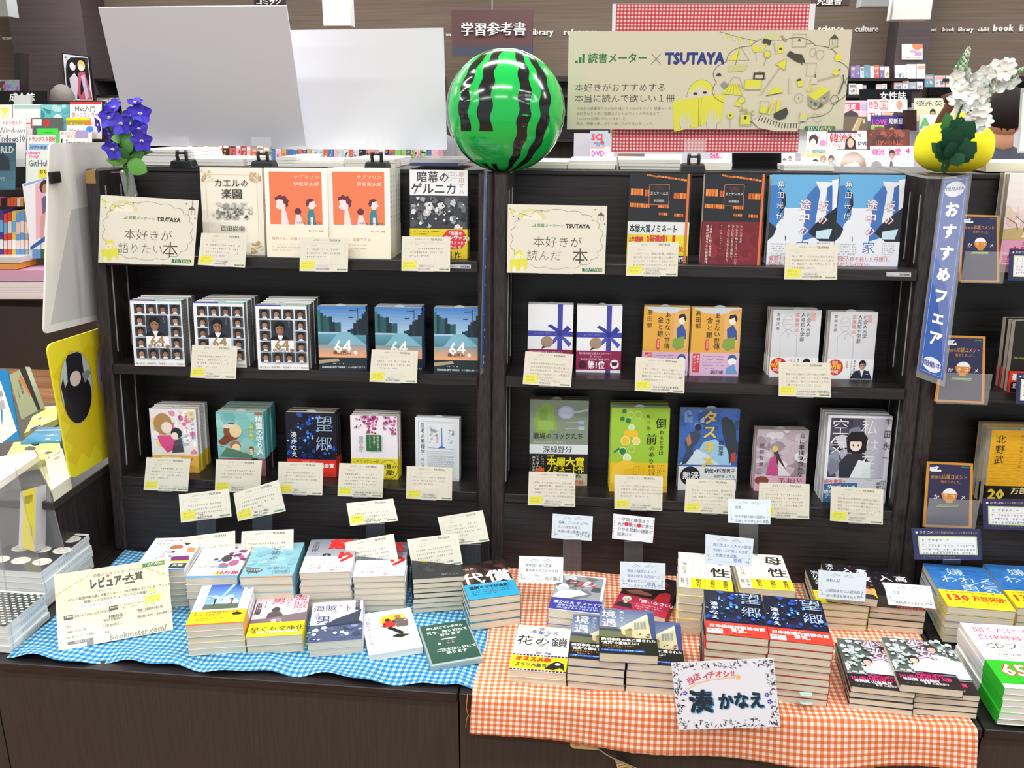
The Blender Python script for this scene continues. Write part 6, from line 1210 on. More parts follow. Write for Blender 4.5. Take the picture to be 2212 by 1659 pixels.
TC = [
 ('tilted cream card standing highest at left above the blue cloth', [(386, 1068.5), (494, 1056), (500, 1115.5), (391, 1129)], -.125, -.135, popcard('『何者』', '朝井リョウ 新潮社', None, 31), (424, 466, 1120, 1170)),
 ('tilted cream card overlapping the teal paperback card', [(504, 1066), (601, 1036.5), (617, 1104), (514, 1126)], -.12, -.13, popcard('『陽だまりの彼女』', '越谷オサム 新潮社', None, 33, 3), (545, 588, 1113, 1165)),
 ('tilted cream card standing above the red character paperbacks', [(748, 1087), (849, 1077), (860, 1125), (756.5, 1136.5)], -.12, -.14, popcard('『怒り(上)』', '吉田修一 中央公論', None, 35), (790, 831, 1131, 1165)),
 ('tilted cream card standing rearmost by the dark brown paperback', [(945, 1117.5), (1042.5, 1102), (1057, 1169), (960, 1182)], -.13, -.15, popcard('『代償』', '伊岡瞬 KADOKAWA', None, 37), (995, 1038, 1176, 1232)),
 ('cream card in front of the white paperback with red number', [(395, 1160.5), (507.5, 1146.5), (508, 1207), (393, 1222)], -.185, -.205, popcard('『小説 君の名は。』', '新海誠 KADOKAWA', None, 39), None),
 ('cream card in front of the light blue badge paperback', [(522, 1148), (634, 1143), (633, 1212), (519, 1217)], -.185, -.205, popcard('『本日は大安なり』', '辻村深月', None, 41, 3), None),
 ('cream card in front of the half hidden red character paperback', [(744, 1172), (850, 1153), (861, 1215), (754, 1232.5)], -.19, -.21, popcard('『怒り』', '吉田修一 中央公論', None, 43), None),
 ('cream card in front of the black paperback with white title', [(879, 1165.5), (988, 1151.5), (999.5, 1218.5), (893, 1238.5)], -.19, -.21, popcard('『遠い唇ナルフィーの奇跡』', '', None, 45), None),
]
for lab, q_, a_, b_, ar, st in TC: standcard(lab, q_, a_, b_, ar, strip=st)
def lace(lines_, sign='', c='3a4048', cs=None, sc='2a3038', red=None):
    def f(a, h):
        for sx in (1, -1):
            m_ = lambda x: x if sx == 1 else 100 - x
            a.L([(m_(5), h - 20), (m_(9), h - 12), (m_(6), h - 8), (m_(16), h - 10)], .9, '6a6e74'); a.L([(m_(7), 22), (m_(5), 32), (m_(9), h - 20)], .4, 'a4a8ae'); a.L([(m_(26), 11), (m_(34), 5), (m_(46), 9)], .7, '7a7e84'); a.L([(m_(30), 12), (m_(40), 8), (m_(44), 12)], .5, '8a8e94'); a.L([(m_(6), 7), (m_(14), 5), (m_(24), 9)], .4, 'b4b8be')
        for i, t in enumerate(lines_): a.T(t, 16, 16 + i * 11, 7.6, cs[i] if cs else c, -.002, .96)
        a.L([(14, h - 17), (86, h - 17)], .3, '9a9ea4'); a.T(sign, 60, h - 16, 9, sc, .0)
        a.lines(34, h - 8, 74, 1, 4, 3, 'b8bcc2', 3)
    return f
def redcard(a, h):
    for i in range(9): a.E(3, 4 + i * 6.4, .9, 1.5, 'c8404a', 6); a.E(97, 8 + i * 6.2, .9, 1.5, 'c8404a', 6)
    for i, t in enumerate(('十字架と贖罪あさ', 'れた少女たちに降り', 'かかる悲劇の連鎖の', '結末は!?')): a.T(t, 12, 6 + i * 12, 10.4, '33343c', .0, .92)
    a.E(33, 22, 5, 5, 'd83038', 10); a.E(64, 22, 6, 5, 'd83038', 10); a.T('贖罪', 28, 17, 9, 'd83038', .02)
LC = [
 ('light blue lace card with black handwriting left of the red dotted card', [(1194, 1109.5), (1281, 1115.5), (1278, 1168.5), (1191, 1162)], -.10, -.115, lace(['指輪、ブローチ ピアス', '7つの宝石を巡る', '人間の欲と悪意と希望'], 'サファイア'), (1216, 1256, 1166, 1244)),
 ('white card with red dotted borders and handwriting', [(1325, 1109.5), (1414.5, 1119), (1410, 1173), (1322, 1163)], -.10, -.115, redcard, (1348, 1389, 1170, 1256)),
 ('light blue lace card standing highest above the cream dress paperbacks', [(1573, 1077.5), (1665, 1080), (1664, 1133), (1573, 1129)], -.13, -.145, lace(['母性', '', '母の手記と娘の回想が', '交錯し浮かび上がる真相…'], ''), (1596, 1638, 1132, 1196)),
 ('light blue lace card left of the jewel photo paperback', [(1121, 1201), (1217, 1204), (1215.5, 1262), (1119, 1258)], -.22, -.235, lace(['毎年届く謎の花束', '差出人のイニシャルは', '　　「K」'], '花の鎖', cs=['3a4048', '3a4048', 'd83a40']), None),
 ('light blue lace card with blue handwriting above the red black paperback', [(1339.5, 1213), (1437.5, 1217), (1437, 1274.5), (1339, 1269)], -.235, -.25, lace(['親友の秘密によって', '物語は思わぬ方向へと', '導かれていく…', 'ノンストップミステリー!'], '境遇', '4a68b8', sc='3a58a8'), None),
 ('light blue lace card with blue handwriting in front of the cream paperbacks', [(1524, 1154), (1628, 1164), (1624, 1225), (1523, 1217.5)], -.27, -.285, lace(['島に生まれた人々の愛憎', 'を描く 心に刺さる感動', 'と衝撃の作品集。'], '望郷', '4a68b8', sc='4a68b8'), None),
 ('pale grey lace card in front of the black crossed paperbacks', [(1768, 1231), (1872, 1240), (1869, 1299.5), (1767.5, 1292)], -.27, -.285, lace(['高校入試', '', '入試前夜から入試当日の', '深い学校を巻き込んだ', '事件 この高校何かがおかしい'], ''), None),
 ('tilted white lace card with red word right of the black paperbacks', [(1909, 1258), (2010, 1266), (2021.5, 1315), (1919.5, 1306)], -.255, -.27, lace(['少女', '', '高校2年の少女たちの', '衝撃的な夏の始まりです'], '', cs=['3a4048', '3a4048', '4a5058', 'd04a40']), None),
]
for i, (lab, q_, a_, b_, ar, st) in enumerate(LC): standcard(lab, q_, a_, b_, ar, base='eaeef6' if i == 1 else ('f2f4f6' if i in (3, 7) else 'd9e4ee'), strip=st, group='handwritten cards', name='handwritten_card')
def ricecard(a, h):
    a.R(6, 5, 94, h - 5, '2c2f55'); a.R(74, 8, 92, 11, '3a7a5a'); a.blobs(7, 10, 32, 22, 8, 4, 7, ['eef0f4'], 3, 9); a.lines(12, 14, 28, 1, 4, 3, '4a4a6a', 2)
    a.T('素敵な', 10, 31, 8, 'd0903c', .0); a.T('応援コメント', 34, 27, 12, 'd89a40', .012, .76); a.T('集まりました。', 32, 41, 8, 'd0903c', .0, .84)
    a.E(52, 73, 15, 13, 'eef0f6', 18); a.P([(34, 72), (70, 72), (66, 84), (58, 91), (46, 91), (38, 84)], 'd48a3c'); a.R(45, 91, 59, 94, 'd48a3c'); a.T('か', 18, 74, 13, 'eef0f4', .01); a.T('き', 38, 73, 11, 'f0e8d8', .01); a.T('コ', 53, 73, 11, 'f0e8d8', .01); a.T('メ', 75, 74, 12, 'eef0f4', .01)
    a.P([(30, 99), (72, 98), (72, 100), (30, 101)], '9cc878'); a.P([(26, 102), (72, 102), (72, 104), (26, 103.5)], '86b466'); a.lines(18, h - 21, 82, 2, 4, 2.4, '5a5e80', 4)
def navy(a, h):
    a.R(8, 12, 94, h - 8, 'cfdc9a'); a.R(10, 14, 92, h - 10, 'eef0f6'); a.E(7, 6.5, 2, 2, 'e8e4d8', 8); a.T('かきコメ', 11, 3.5, 5, 'e6e8f0', .01); a.T('みなさまの素敵な応援コメント集まりました。', 25, 3.8, 4.4, 'b8a078', .0, .8)
    a.lines(14, 17, 80, 1, 6, 4.4, '4a4c58', 3, .4); a.L([(12, 23), (90, 23)], .3, '8a8c98'); a.lines(13, 25, 90, 4, 6.2, 4.6, '6a6c78', 5, .25); a.lines(36, h - 15, 76, 1, 4, 3, '8a8c98', 6)
for i, (lab, q_, zr) in enumerate((('navy card with rice bowl and orange border, upper right', [(2077, 463), (2157.5, 465.5), (2159, 610), (2071, 609)], S1), ('navy card with rice bowl and orange border, behind strip tip', [(2040, 724), (2129, 727), (2126, 872), (2018, 867)], S2), ('navy card with rice bowl and orange border, lowest of three', [(2002.5, 997), (2102, 1001.5), (2099, 1141), (1993, 1137.5)], S3))):
    Y = yf(H + zr) - .014
    o = pxsheet('display_card', lab, 'card', q_, Y, Y - .004, .0012, art=ricecard, base='cf913c', group='rice bowl cards', step=.00001)
    y2 = (q_[2][1] + q_[1][1]) / 2 + 5; a0 = at_y(q_[3][0] + 14, y2, Y - .008); b0 = at_y(q_[2][0] + 7, q_[2][1] + 3, Y - .008)
    mb = MB(); mb.box(a0.x, b0.x, Y - .0085, Y - .0078, b0.z, a0.z); k = mb.build('clip', 'film'); k.parent = o; k.matrix_parent_inverse = Matrix.Translation(-o.location)
standcard('navy bordered comment card standing behind the deep blue paperbacks', [(1968.5, 1141), (2118, 1143), (2121.5, 1210), (1976, 1208.5)], -.115, -.125, navy, base='2c3060', strip=(2036, 2076, 1209, 1225), group='navy comment cards')
for lab, q_, zr in (('navy bordered comment card at right edge, upper shelf', [(2181, 538), (2300, 540), (2298, 610), (2178, 606)], S1), ('navy bordered comment card at right edge, middle shelf', [(2197, 806), (2310, 810), (2308, 878), (2194, 873)], S2), ('navy bordered comment card at right edge, bottom shelf', [(2122, 1077.5), (2270, 1080), (2268, 1148), (2124, 1142.5)], S3)):
    standcard(lab, q_, yf(H + zr) - .02, yf(H + zr) - .024, navy, base='2c3060', group='navy comment cards')
# ------------------------------------------------------------------ large signs
def contest(a, h):
    for x0, y0, x1, y1 in ((0, 20, 30, 5), (72, 2, 100, 18)):
        a.L([(x0, y0), (x1, y1)], .4, '8a8a74')
        for i in range(6):
            t = (i + .3) / 6; x, y = x0 + (x1 - x0) * t, y0 + (y1 - y0) * t; a.P([(x - 1.2, y), (x + 1.6, y), (x, y + 4)], 'e2e264' if i % 2 == 0 else 'dcd8c4')
    a.T('読書メーター × ダ・ヴィンチ', 33, 5, 3.4, '77756a', 0); a.T('レビュアー', 29, 9, 10.6, '3a3a34', .05, .68); a.T('大賞', 61, 9, 8, '3a3a34', .035); a.R(60, 17.6, 69, 19, '3a3a34'); a.E(46, 8.6, 1.5, 1.5, 'd84a4a', 5); a.lines(33, 21, 62, 1, 3, 1.6, '9a988a', 3)
    a.T('「レビュー数国内最大級」読書メーター × 「本の情報マガジン」ダ・ヴィンチ', 6, 24.5, 2.9, '55534a', .015, .93); a.T('読書ファン注目のレビューコンテスト開催！', 24, 28.4, 3, '55534a', .015, .95)
    a.P([(18, 32.5), (75, 31.5), (75, 36), (18, 37)], 'ecebf2'); a.T('第1回最優秀賞は図書カード3,000円プレゼント', 21, 32.6, 2.8, '7a7a8a', .0); reader(a, 77, 26, 14)
    for x, y, w_ in ((6, 40, 8), (45, 38, 8)): a.R(x, y, x + w_, y + 4, '3a3a34'); a.T('応募期間' if x < 9 else '参加方法', x + .7, y + .6, 1.8, 'f0ecd8', .01)
    a.T('5月18日(水)~8月10日(水)', 15, 40.4, 3, '6a685c', .0); a.lines(55, 38, 80, 2, 2.6, 1.8, '9a988a', 3); a.T('対象作品', 44, 46, 3.2, '4a483f', .02)
    for x, y, t in ((6, 49, '『怒り』'), (6, 54, '『海賊とよばれた男』'), (6, 59, '『遠い唇ナルフィーの奇跡』'), (38, 49, '『あなたを選ばない』'), (38, 54, '『小説 君の名は。』'), (38, 60, '『何者』'), (68, 45, '『探偵・日暮旅人の探し物』'), (68, 51, '『夜は短し歩けよ、あなと初めての恋する』')): a.T(t, x, y, 2.5, '6a685c', .02, .8); a.lines(x + 1, y + 2.6, x + 16, 1, 2, 1.2, 'aaa898', int(x + y))
    a.T('bookmeter.com/', 44, 62, 8.6, '6a685c', .02, .86); a.T('http://', 33, 64.5, 4.8, 'a4a294', 0); a.R(8, 64, 30, 67, '3f3e38'); a.R(8, 67, 24, 70.5, 'e8e8ee'); a.R(24, 67, 30, 70, '4a4943'); a.T('詳細はこちら', 14, 64.2, 2.1, 'c8c6b8')
    a.R(77, 2, 97, 5.8, '3a7a50'); a.T('TSUTAYA', 79, 1.9, 3.6, 'e4ecde', .01); a.T('BOOKS', 89, 1.9, 3.2, 'c4c04a', .01, .8)
_bl, _br = at_z(126.5, 1406, TZ + .0075), at_z(374, 1360.5, TZ + .0075)
cn = sheet('contest_sign', 'large cream book review contest sign leaning on the blue cloth', 'sign', [at_y(116.5, 1241.5, _bl.y + .075), at_y(362, 1205, _br.y + .075), _br, _bl], .002, contest, 'd9d2b9', 'card', step=.00001)
mb = MB(); c_ = _bl.lerp(_br, .35); d_ = _bl.lerp(_br, .8); e_ = Vector((0, .09, 0)); u_ = Vector((0, 0, .0015)); mb.hexa([c_, d_, d_ + e_, c_ + e_, c_ + u_, d_ + u_, d_ + e_ + u_, c_ + e_ + u_])
k = mb.build('stand', 'clear'); k.parent = cn; k.matrix_parent_inverse = Matrix.Translation(-cn.location)
def staffpick(a, h):
    q = random.Random(6)
    for _ in range(330):
        s = q.choice((0, 1, 2, 3)); x, y = (q.uniform(1, 99), q.uniform(1, 8)) if s == 0 else (q.uniform(1, 99), q.uniform(h - 9, h - 1)) if s == 1 else (q.uniform(1, 8), q.uniform(1, h - 1)) if s == 2 else (q.uniform(92, 99), q.uniform(1, h - 1))
        an = q.uniform(0, 3.14); l = q.uniform(.6, 2.6); a.mb.poly([a.fn(x + l * math.cos(an + k * 1.57) * (1 if k % 2 == 0 else .28), y + l * math.sin(an + k * 1.57) * (1 if k % 2 == 0 else .28), .0002 + _ * 1e-6) for k in range(4)], q.choice(['26262a', '55555a', '8a8a90', '1c1c20']))
    a.z = .0006
    for i, (t, x, y, r_) in enumerate((('当', 12, 17, -24), ('店', 19, 12.6, -18), ('イ', 28.5, 12, -8), ('チ', 34, 10, -6), ('オ', 41.5, 9.5, -2), ('シ', 49, 9.6, 2), ('!!', 57, 9, 0))): a.T(t, x, y, 7.6, 'd04050', .025, 1, 'l', r_)
    a.L([(12, 28), (22, 22), (36, 18.6), (50, 17.6), (61, 17.2)], 1.1, 'edc888'); a.P([(64 + (3.4 if k % 2 == 0 else 1.4) * math.cos(R(k * 36 - 90)), 17 + (3.4 if k % 2 == 0 else 1.4) * math.sin(R(k * 36 - 90))) for k in range(10)], 'e8bc4c')
    for x, y in ((10.5, 31), (92, 43), (90, 36)):
        for k in range(5): a.E(x + 1.5 * math.cos(R(72 * k)), y + 1.5 * math.sin(R(72 * k)), 1, .8, '3a3fb0', 7)
    for dx, c, b_ in ((.9, '3a9ad8', .05), (0, '16222c', .045)): a.T('湊', 13.5 + dx, 28 + dx * .6, 24, c, b_, 1.0); a.T('かなえ', 42 + dx, 32 + dx * .6, 17.4, c, b_, .86)
pxsheet('handmade_sign', 'white handmade sign with patterned black border at the plinth front', 'sign', [(1449.5, 1432), (1671, 1422), (1686, 1569.5), (1466, 1577)], -.525, -.553, .0015, art=staffpick, base='dfe0ea', step=.000005)
# ------------------------------------------------------------------ boards clipped on top
def board(name, label, q, yt, yb, th, art=None, base='ececf2', m='matt'):
    return pxsheet(name, label, 'board', q, yt, yb, th, art=art, base=base, m=m, step=.00002)
board('display_board', 'blank grey white board leaning forward at the top left', [(212, 16.5), (618.5, 12.5), (661.5, 316.5), (281, 315)], .03, .17, .004, base='d2d2da')
board('display_board', 'blank white board standing behind the leaning board', [(560, 66), (957.5, 60), (965, 323), (588, 322)], .19, .20, .004, base='e3e4ec')
bd = board('display_board', 'white board covered with red gingham paper behind the cream banner', [(1323, 8), (1762, 8), (1741, 331), (1317, 329)], .165, .185, .004, base='e6e6ea')
def ging(q, Yt, Yb):
    P = [at_y(*q[0], Yt), at_y(*q[1], Yt), at_y(*q[2], Yb), at_y(*q[3], Yb)]; w_, h_ = (P[1] - P[0]).length, (P[0] - P[3]).length
    mb = MB(); o_ = Vector((0, .0005, 0)); mb.mesh_([P[3], P[2], P[1], P[0]], [(0, 1, 2, 3)], 'ffffff', uv=[(0.001, 0), (w_, 0), (w_, h_), (0.001, h_)]); mb.mesh_([p + o_ for p in (P[3], P[2], P[1], P[0])], [(3, 2, 1, 0)], 'ffffff', uv=[(0.001, 0.001)] * 4)
    return mb.build('gingham_paper', 'redg')
g_ = ging([(1331.5, 8.5), (1749.5, 8.5), (1723, 328.5), (1321, 327.5)], .1645, .1835); g_.parent = bd; g_.matrix_parent_inverse = Matrix.Translation(-bd.location)
def banner(a, h):
    header(a, 2.6, 7.2, 4.0, g='2f7a40'); a.L([(30.2, 7.6), (33.6, 11.2)], .22, '77756a'); a.L([(33.6, 7.6), (30.2, 11.2)], .22, '77756a'); a.T('TSUTAYA', 35.2, 6.4, 5.4, '2f3a86', .05, .9)
    a.T('本好きがおすすめする', 2.6, 17.6, 3.1, '55534a', -.004, 1.08); a.T('本当に読んで欲しい１冊', 2.6, 21.4, 3.1, '4a483f', -.004, 1.08)
    for i, t in enumerate(('日本中の読書家たちが本を通じてつながるサイト 読書メーター。', '本好きたちの熱い推薦コメントがネットの枠を超えて', 'TSUTAYA店頭にやってきました。', '是非、読書の楽しさを一緒に分かち合いましょう。')): a.T(t, 3.4, 25.9 + i * 1.8, 1.28, '9c9a88', .0, 1.0)
    # reader with the yellow book
    a.E(48.6, 22.6, 5.0, 6, 'ded8c0', 24); a.P([(43.8, 21.6), (45.4, 17.8), (48.8, 16.3), (52, 18), (53.4, 20.8), (48, 18.8)], 'e2e24e'); a.E(46.6, 21.4, .8, .5, '3a3a34', 10); a.E(50, 21, .8, .5, '3a3a34', 10)
    a.ring(48.6, 22.6, 5.0, 6, .12, '77756a', 24, 180, 360)
    a.P([(38.6, 24), (48, 22.6), (57.4, 21.4), (56.4, 31.4), (50.6, 32), (48.4, 33), (39.6, 34.8)], 'e4e24e'); a.L([(48, 22.8), (48.4, 33)], .25, '8a8a3a'); a.L([(48.9, 22.8), (49.2, 32.8)], .15, '8a8a3a')
    for hx, hy in ((43.6, 31.4), (53.2, 30.4)):
        for k, (dx, l) in enumerate(((-1.7, 2.2), (-.9, 3.2), (0, 3.6), (.9, 3.2))): a.P([(hx + dx - .32, hy + .8), (hx + dx * 1.1 - .3, hy - l + .6), (hx + dx * 1.1, hy - l), (hx + dx * 1.1 + .3, hy - l + .6), (hx + dx + .32, hy + .8)], 'ddd7bf')
        a.P([(hx - 2.1, hy + .4), (hx + 1.5, hy + .2), (hx + 2.6, hy - 1.2), (hx + 2.9, hy - .8), (hx + 1.6, h - .2), (hx - 1.6, h - .2)], 'ddd7bf'); a.L([(hx - 2, hy + .6), (hx - 1.6, h - .2)], .12, '77756a'); a.L([(hx + 1.9, hy + 1.2), (hx + 1.7, h - .2)], .12, '77756a')
    # cloud outline
    pts = []
    for k in range(11):
        t0, t1 = R(150 + k * 30), R(180 + k * 30)
        for j in range(7): t = t0 + (t1 - t0) * j / 6; b_ = 1 + .09 * math.sin(math.pi * j / 6); pts.append((76.5 + 22.5 * b_ * math.cos(t), 17.5 + 14.2 * b_ * math.sin(t)))
    a.L(pts, .16, '55534a')
    a.L([(54, .4), (60, 2), (67, 3.6)], .14, '6a6a5a')
    for i in range(6): x, y = 54.6 + i * 2, .7 + i * .5; a.P([(x, y), (x + 1.4, y + .35), (x + .5, y + 2)], 'e2e24e' if i % 2 else 'dcd6c0')
    a.E(72.5, 3.4, 3.6, 2.4, 'd4d4a0', 20, 180, 360); a.L([(94, 0), (94, 1.6)], .12, '55534a'); a.P([(94, 1.4), (92.4, 3), (95.6, 3)], '55534a')
    for k in range(4): a.L([(92.6 + k * .9, 3), (92.6 + k * .9, 5.2)], .1, '55534a'); a.E(92.6 + k * .9, 5.5, .3, .3, '8a887a', 6)
    # little drawings
    Yw, Gk, Ot = 'e2e24e', '4a483f', '8d8b7c'
    a.P([(61, 10), (61.6, 5.4), (57.6, 10)], Yw); a.L([(61.6, 5.4), (65, 10), (61, 10)], .12, Ot); a.L([(61.4, 5.4), (60.2, 12)], .14, Gk); a.P([(57.6, 11.8), (64.6, 11.3), (63.6, 13.6), (58, 14)], 'cfcf90')
    a.L([(68.6, 13.9), (70.6, 14.1), (71.2, 16.4), (66.8, 16.4), (67, 13.9)], .12, Gk); a.R(67, 14.2, 70.8, 16.6, Gk); a.R(67.5, 15, 70.2, 16.2, 'd8d2ba')
    a.P([(74.4, 11.4), (78, 9.4), (77.8, 13.6)], Yw); a.L([(74.4, 11.4), (78, 9.4), (77.8, 13.6)], .14, Ot, True); a.L([(76, 12.4), (69.8, 22)], .5, 'c4be9e')
    a.P([(69.6, 2.6), (72.4, 3.4), (71.9, 5), (69.2, 4.2)], Gk); a.P([(70.4, 4.4), (71, 4.6), (69, 7.4), (68.4, 7)], Yw)
    a.P([(65.6, 5.6), (67.6, 4.6), (68.8, 7), (66.4, 7.4)], Yw); a.L([(67, 7), (67.6, 10.4)], .12, Ot); a.E(71.2, 8, 1, 1.1, Yw, 12); a.ring(71.2, 8, 1.3, 1.4, .1, Ot, 14); a.L([(71, 9.3), (70.2, 12)], .14, Ot)
    a.P([(75, 4.8), (76.4, 5), (76.8, 7.6), (74.8, 7.8)], Yw); a.E(75.7, 6.2, .5, .5, Gk, 10); a.L([(73.3, 4.2), (74.2, 8)], .3, 'b8b49c'); a.L([(75.6, 1.8), (77.4, 3.8)], .7, 'a4a08c')
    a.frame(79.6, 1.4, 84.4, 5.6, .12, Ot); a.P([(81.4, 3.6), (82, 2.8), (82.6, 3.6)], Gk); a.L([(84.4, 4.6), (87, 4.4)], .2, Ot)
    a.P([(79, 6.8), (80.8, 7.8), (83.4, 8.2), (84.6, 10.4), (83.2, 11), (81.6, 10.6), (78, 8.4)], Gk); a.L([(83, 9.6), (84.8, 11.2)], .3, Gk); a.L([(82.4, 9.8), (83.8, 11.6)], .3, Gk)
    a.ring(87, 7.4, 1, 1.5, .12, Ot, 14); a.ring(89.6, 8.2, 1.3, 1.6, .12, Ot, 14); a.P([(92.4, 5.4), (94.4, 4.6), (94.8, 5.6), (92.6, 6.6)], 'c8c490'); a.E(96, 9.2, 1.3, 1.3, Yw, 18)
    a.frame(85.4, 11, 88.6, 15.4, .12, Ot); a.P([(94.4, 14.8), (95.8, 12.8), (97, 14.6), (96, 15.4)], Yw); a.L([(96.4, 13.6), (97.2, 13)], .25, Gk)
    a.P([(58.8, 18), (61.4, 17.8), (63.4, 22), (56.2, 21.4)], Yw); a.L([(58.6, 18), (57.2, 19.4), (59.8, 15.6), (62, 16), (63.6, 19.8), (61.6, 18)], .12, Ot)
    for k in range(5): a.L([(59.2 + k * .5, 18), (57.2 + k * 1.5, 21.6)], .1, '8a8a3a')
    a.R(64, 16.6, 69.8, 20, Yw); a.frame(64, 16.6, 69.8, 20, .1, Ot); a.P([(65.2, 20), (68.6, 20), (68.6, 19.2), (65.2, 19.2)], 'ddd7bf')
    a.P([(72.8, 21), (75.4, 18.8), (77.4, 20), (77.6, 21.2), (72.4, 21.8)], Yw); a.L([(71.8, 22.2), (77.6, 21)], .2, Gk); a.L([(79.6, 16.2), (80, 21.4)], .5, 'cfc9b0'); a.P([(82.4, 17.2), (84.6, 17), (84.4, 18.8), (83, 19.2)], Yw); a.P([(82.2, 16.6), (83.6, 16.2), (83.8, 16.8), (82.3, 17.3)], Gk)
    a.E(54.6, 15.2, .9, .9, Gk, 10, 180, 360); a.P([(55.4, 18.2), (56.8, 17), (58.2, 18.4), (56.8, 19.8)], '9a988a')
    a.P([(60.6, 25.4), (63, 22.6), (64.6, 23.6), (62.6, 26)], Yw); a.ring(63.2, 23.6, 1.3, 1.3, .12, Ot, 12); a.E(59.6, 29, 1.2, 1.2, Yw, 8); a.E(59.6, 29, .4, .4, Gk, 8); a.L([(59.6, 30.2), (59.8, 33.4)], .12, Ot)
    for k, t in enumerate('ABC'): a.T(t, 62.8 + k * 1.8, 25.6 + k * .6, 2.4, 'b4b26a', .03)
    a.R(63.4, 28.8, 66.8, 32.2, Yw); a.frame(63, 28.4, 67.2, 32.8, .12, Ot); a.E(65, 29.8, .6, .6, Gk, 8)
    a.P([(70.2, 25.6), (72.8, 26), (72.2, 28.4), (70, 28)], Yw); a.frame(70, 24, 73, 28.4, .1, Ot); a.P([(74.2, 24.2), (75, 24.4), (73.6, 28.8), (72.8, 28.6)], Yw); a.P([(76, 23.6), (77.2, 23.6), (77, 27.2), (75.6, 28.6)], Yw)
    a.P([(75, 28.4), (76.4, 27.6), (79.4, 26.2), (80.2, 28), (79.2, 30), (77, 30.6), (75.2, 29.8)], Gk)
    a.P([(67.4, 31), (70.6, 28.8), (76, 31.4), (84.4, 32), (84, 34.6), (76, 34.6), (70, 33.4)], 'ddd7bf'); a.L([(67.4, 31), (70.6, 28.8), (76, 31.4), (84.4, 32), (84, 34.6), (76, 34.6), (70, 33.4)], .1, Ot, True)
    for k in range(14): t = k / 13; x = 70.4 + 13 * t; y = 29.2 + 2.6 * min(1, t * 1.7); a.L([(x, y), (x - .7 + .8 * t, y + 1.7)], .34, Gk)
    a.ring(83.4, 23, 1.6, 1.6, .12, Ot, 16); a.E(83.4, 23, .25, .25, Gk, 6); a.P([(86.6, 22), (91, 18.8), (94, 20.2), (89.4, 23.8)], Yw); a.P([(86.6, 22), (89.4, 23.8), (94, 20.2), (94.2, 23.6), (89.6, 27), (87, 25.4)], 'a6a290'); a.blobs(87, 22.5, 94, 26.5, 10, .3, .9, ['6a685c', 'c8c2aa', '8a8878'], 5); a.ring(96, 23.6, 1.3, 1.6, .2, Gk, 14)
    a.L([(97.2, 21.6), (98.6, 17), (98.2, 15)], .5, '6a685c'); a.P([(84.6, 27.6), (87.2, 27.8), (86.8, 31.2), (84.2, 31)], 'd6d0b6'); a.E(85.8, 29.2, .8, .8, Yw, 12)
    a.L([(89, 29), (89.4, 28.2), (90.2, 28.8), (91.4, 28.8), (92, 28.2), (92.2, 30.4), (90.8, 31.6), (89.2, 30.8)], .12, Ot, True); a.P([(86, 20.4), (87.4, 18.2), (87.9, 19), (86.8, 20.9)], Yw); a.L([(88.4, 14.8), (88.8, 17)], .3, Gk); a.L([(89.6, 16.9), (97, 14.9)], .3, 'b4b09a')
    a.P([(87.6, 16), (89, 16), (89.4, 18), (87, 18)], 'ddd7bf'); a.R(86.4, 32.8, 97, 34.6, '2f7a54'); a.T('TSUTAYA', 87.4, 32.6, 1.9, 'e6ece0', .03); a.T('BOOKS', 92.4, 32.6, 1.9, 'a4a040', .03, .8)
board('campaign_banner', 'wide cream banner with yellow open book drawing on gingham board', [(1228.5, 68), (1841.5, 64), (1820.5, 279.5), (1224.5, 279.5)], .15, .165, .003, art=banner, base='dad4bc', m='card')
# clamps holding the boards
def clamp(cx, cy, Y, label, w_=.042, up=.028):
    c = at_y(cx, cy, Y); p = thing('board_clamp', label, 'clamp', (c.x, c.y, H)); 
    mb = MB(); mb.hexa([(-.026, -.014, 0), (.026, -.014, 0), (.026, .016, 0), (-.026, .016, 0), (-.023, -.012, .016), (.021, -.012, .016), (.021, .014, .018), (-.023, .014, .018)]); o = bevel(mb.build('base', 'black', p), .002, 2)
    mb = MB()
    for sx in (-.009, .009): mb.tube([(sx, -.005, .015), (sx * 1.1, -.007, .026), (sx, -.005, .037)], .0035, 8)
    mb.tube([(-.011, -.005, .031), (.011, -.005, .031)], .0022, 8); mb.build('fork', 'black', p)
    mb = MB(); mb.box(-w_ / 2, w_ / 2, -.010, -.0085, .036, .036 + up); mb.box(-w_ / 2, w_ / 2, -.010, -.003, .0345, .036); mb.build('clip', 'clear', p)
clamp(397, 350, .05, 'black board clamp at left under the leaning board'); clamp(571, 350, .05, 'black board clamp under the middle of the leaning board'); clamp(816, 354, .05, 'black board clamp under the right white board'); clamp(1497, 362, .05, 'black board clamp under the red gingham board')
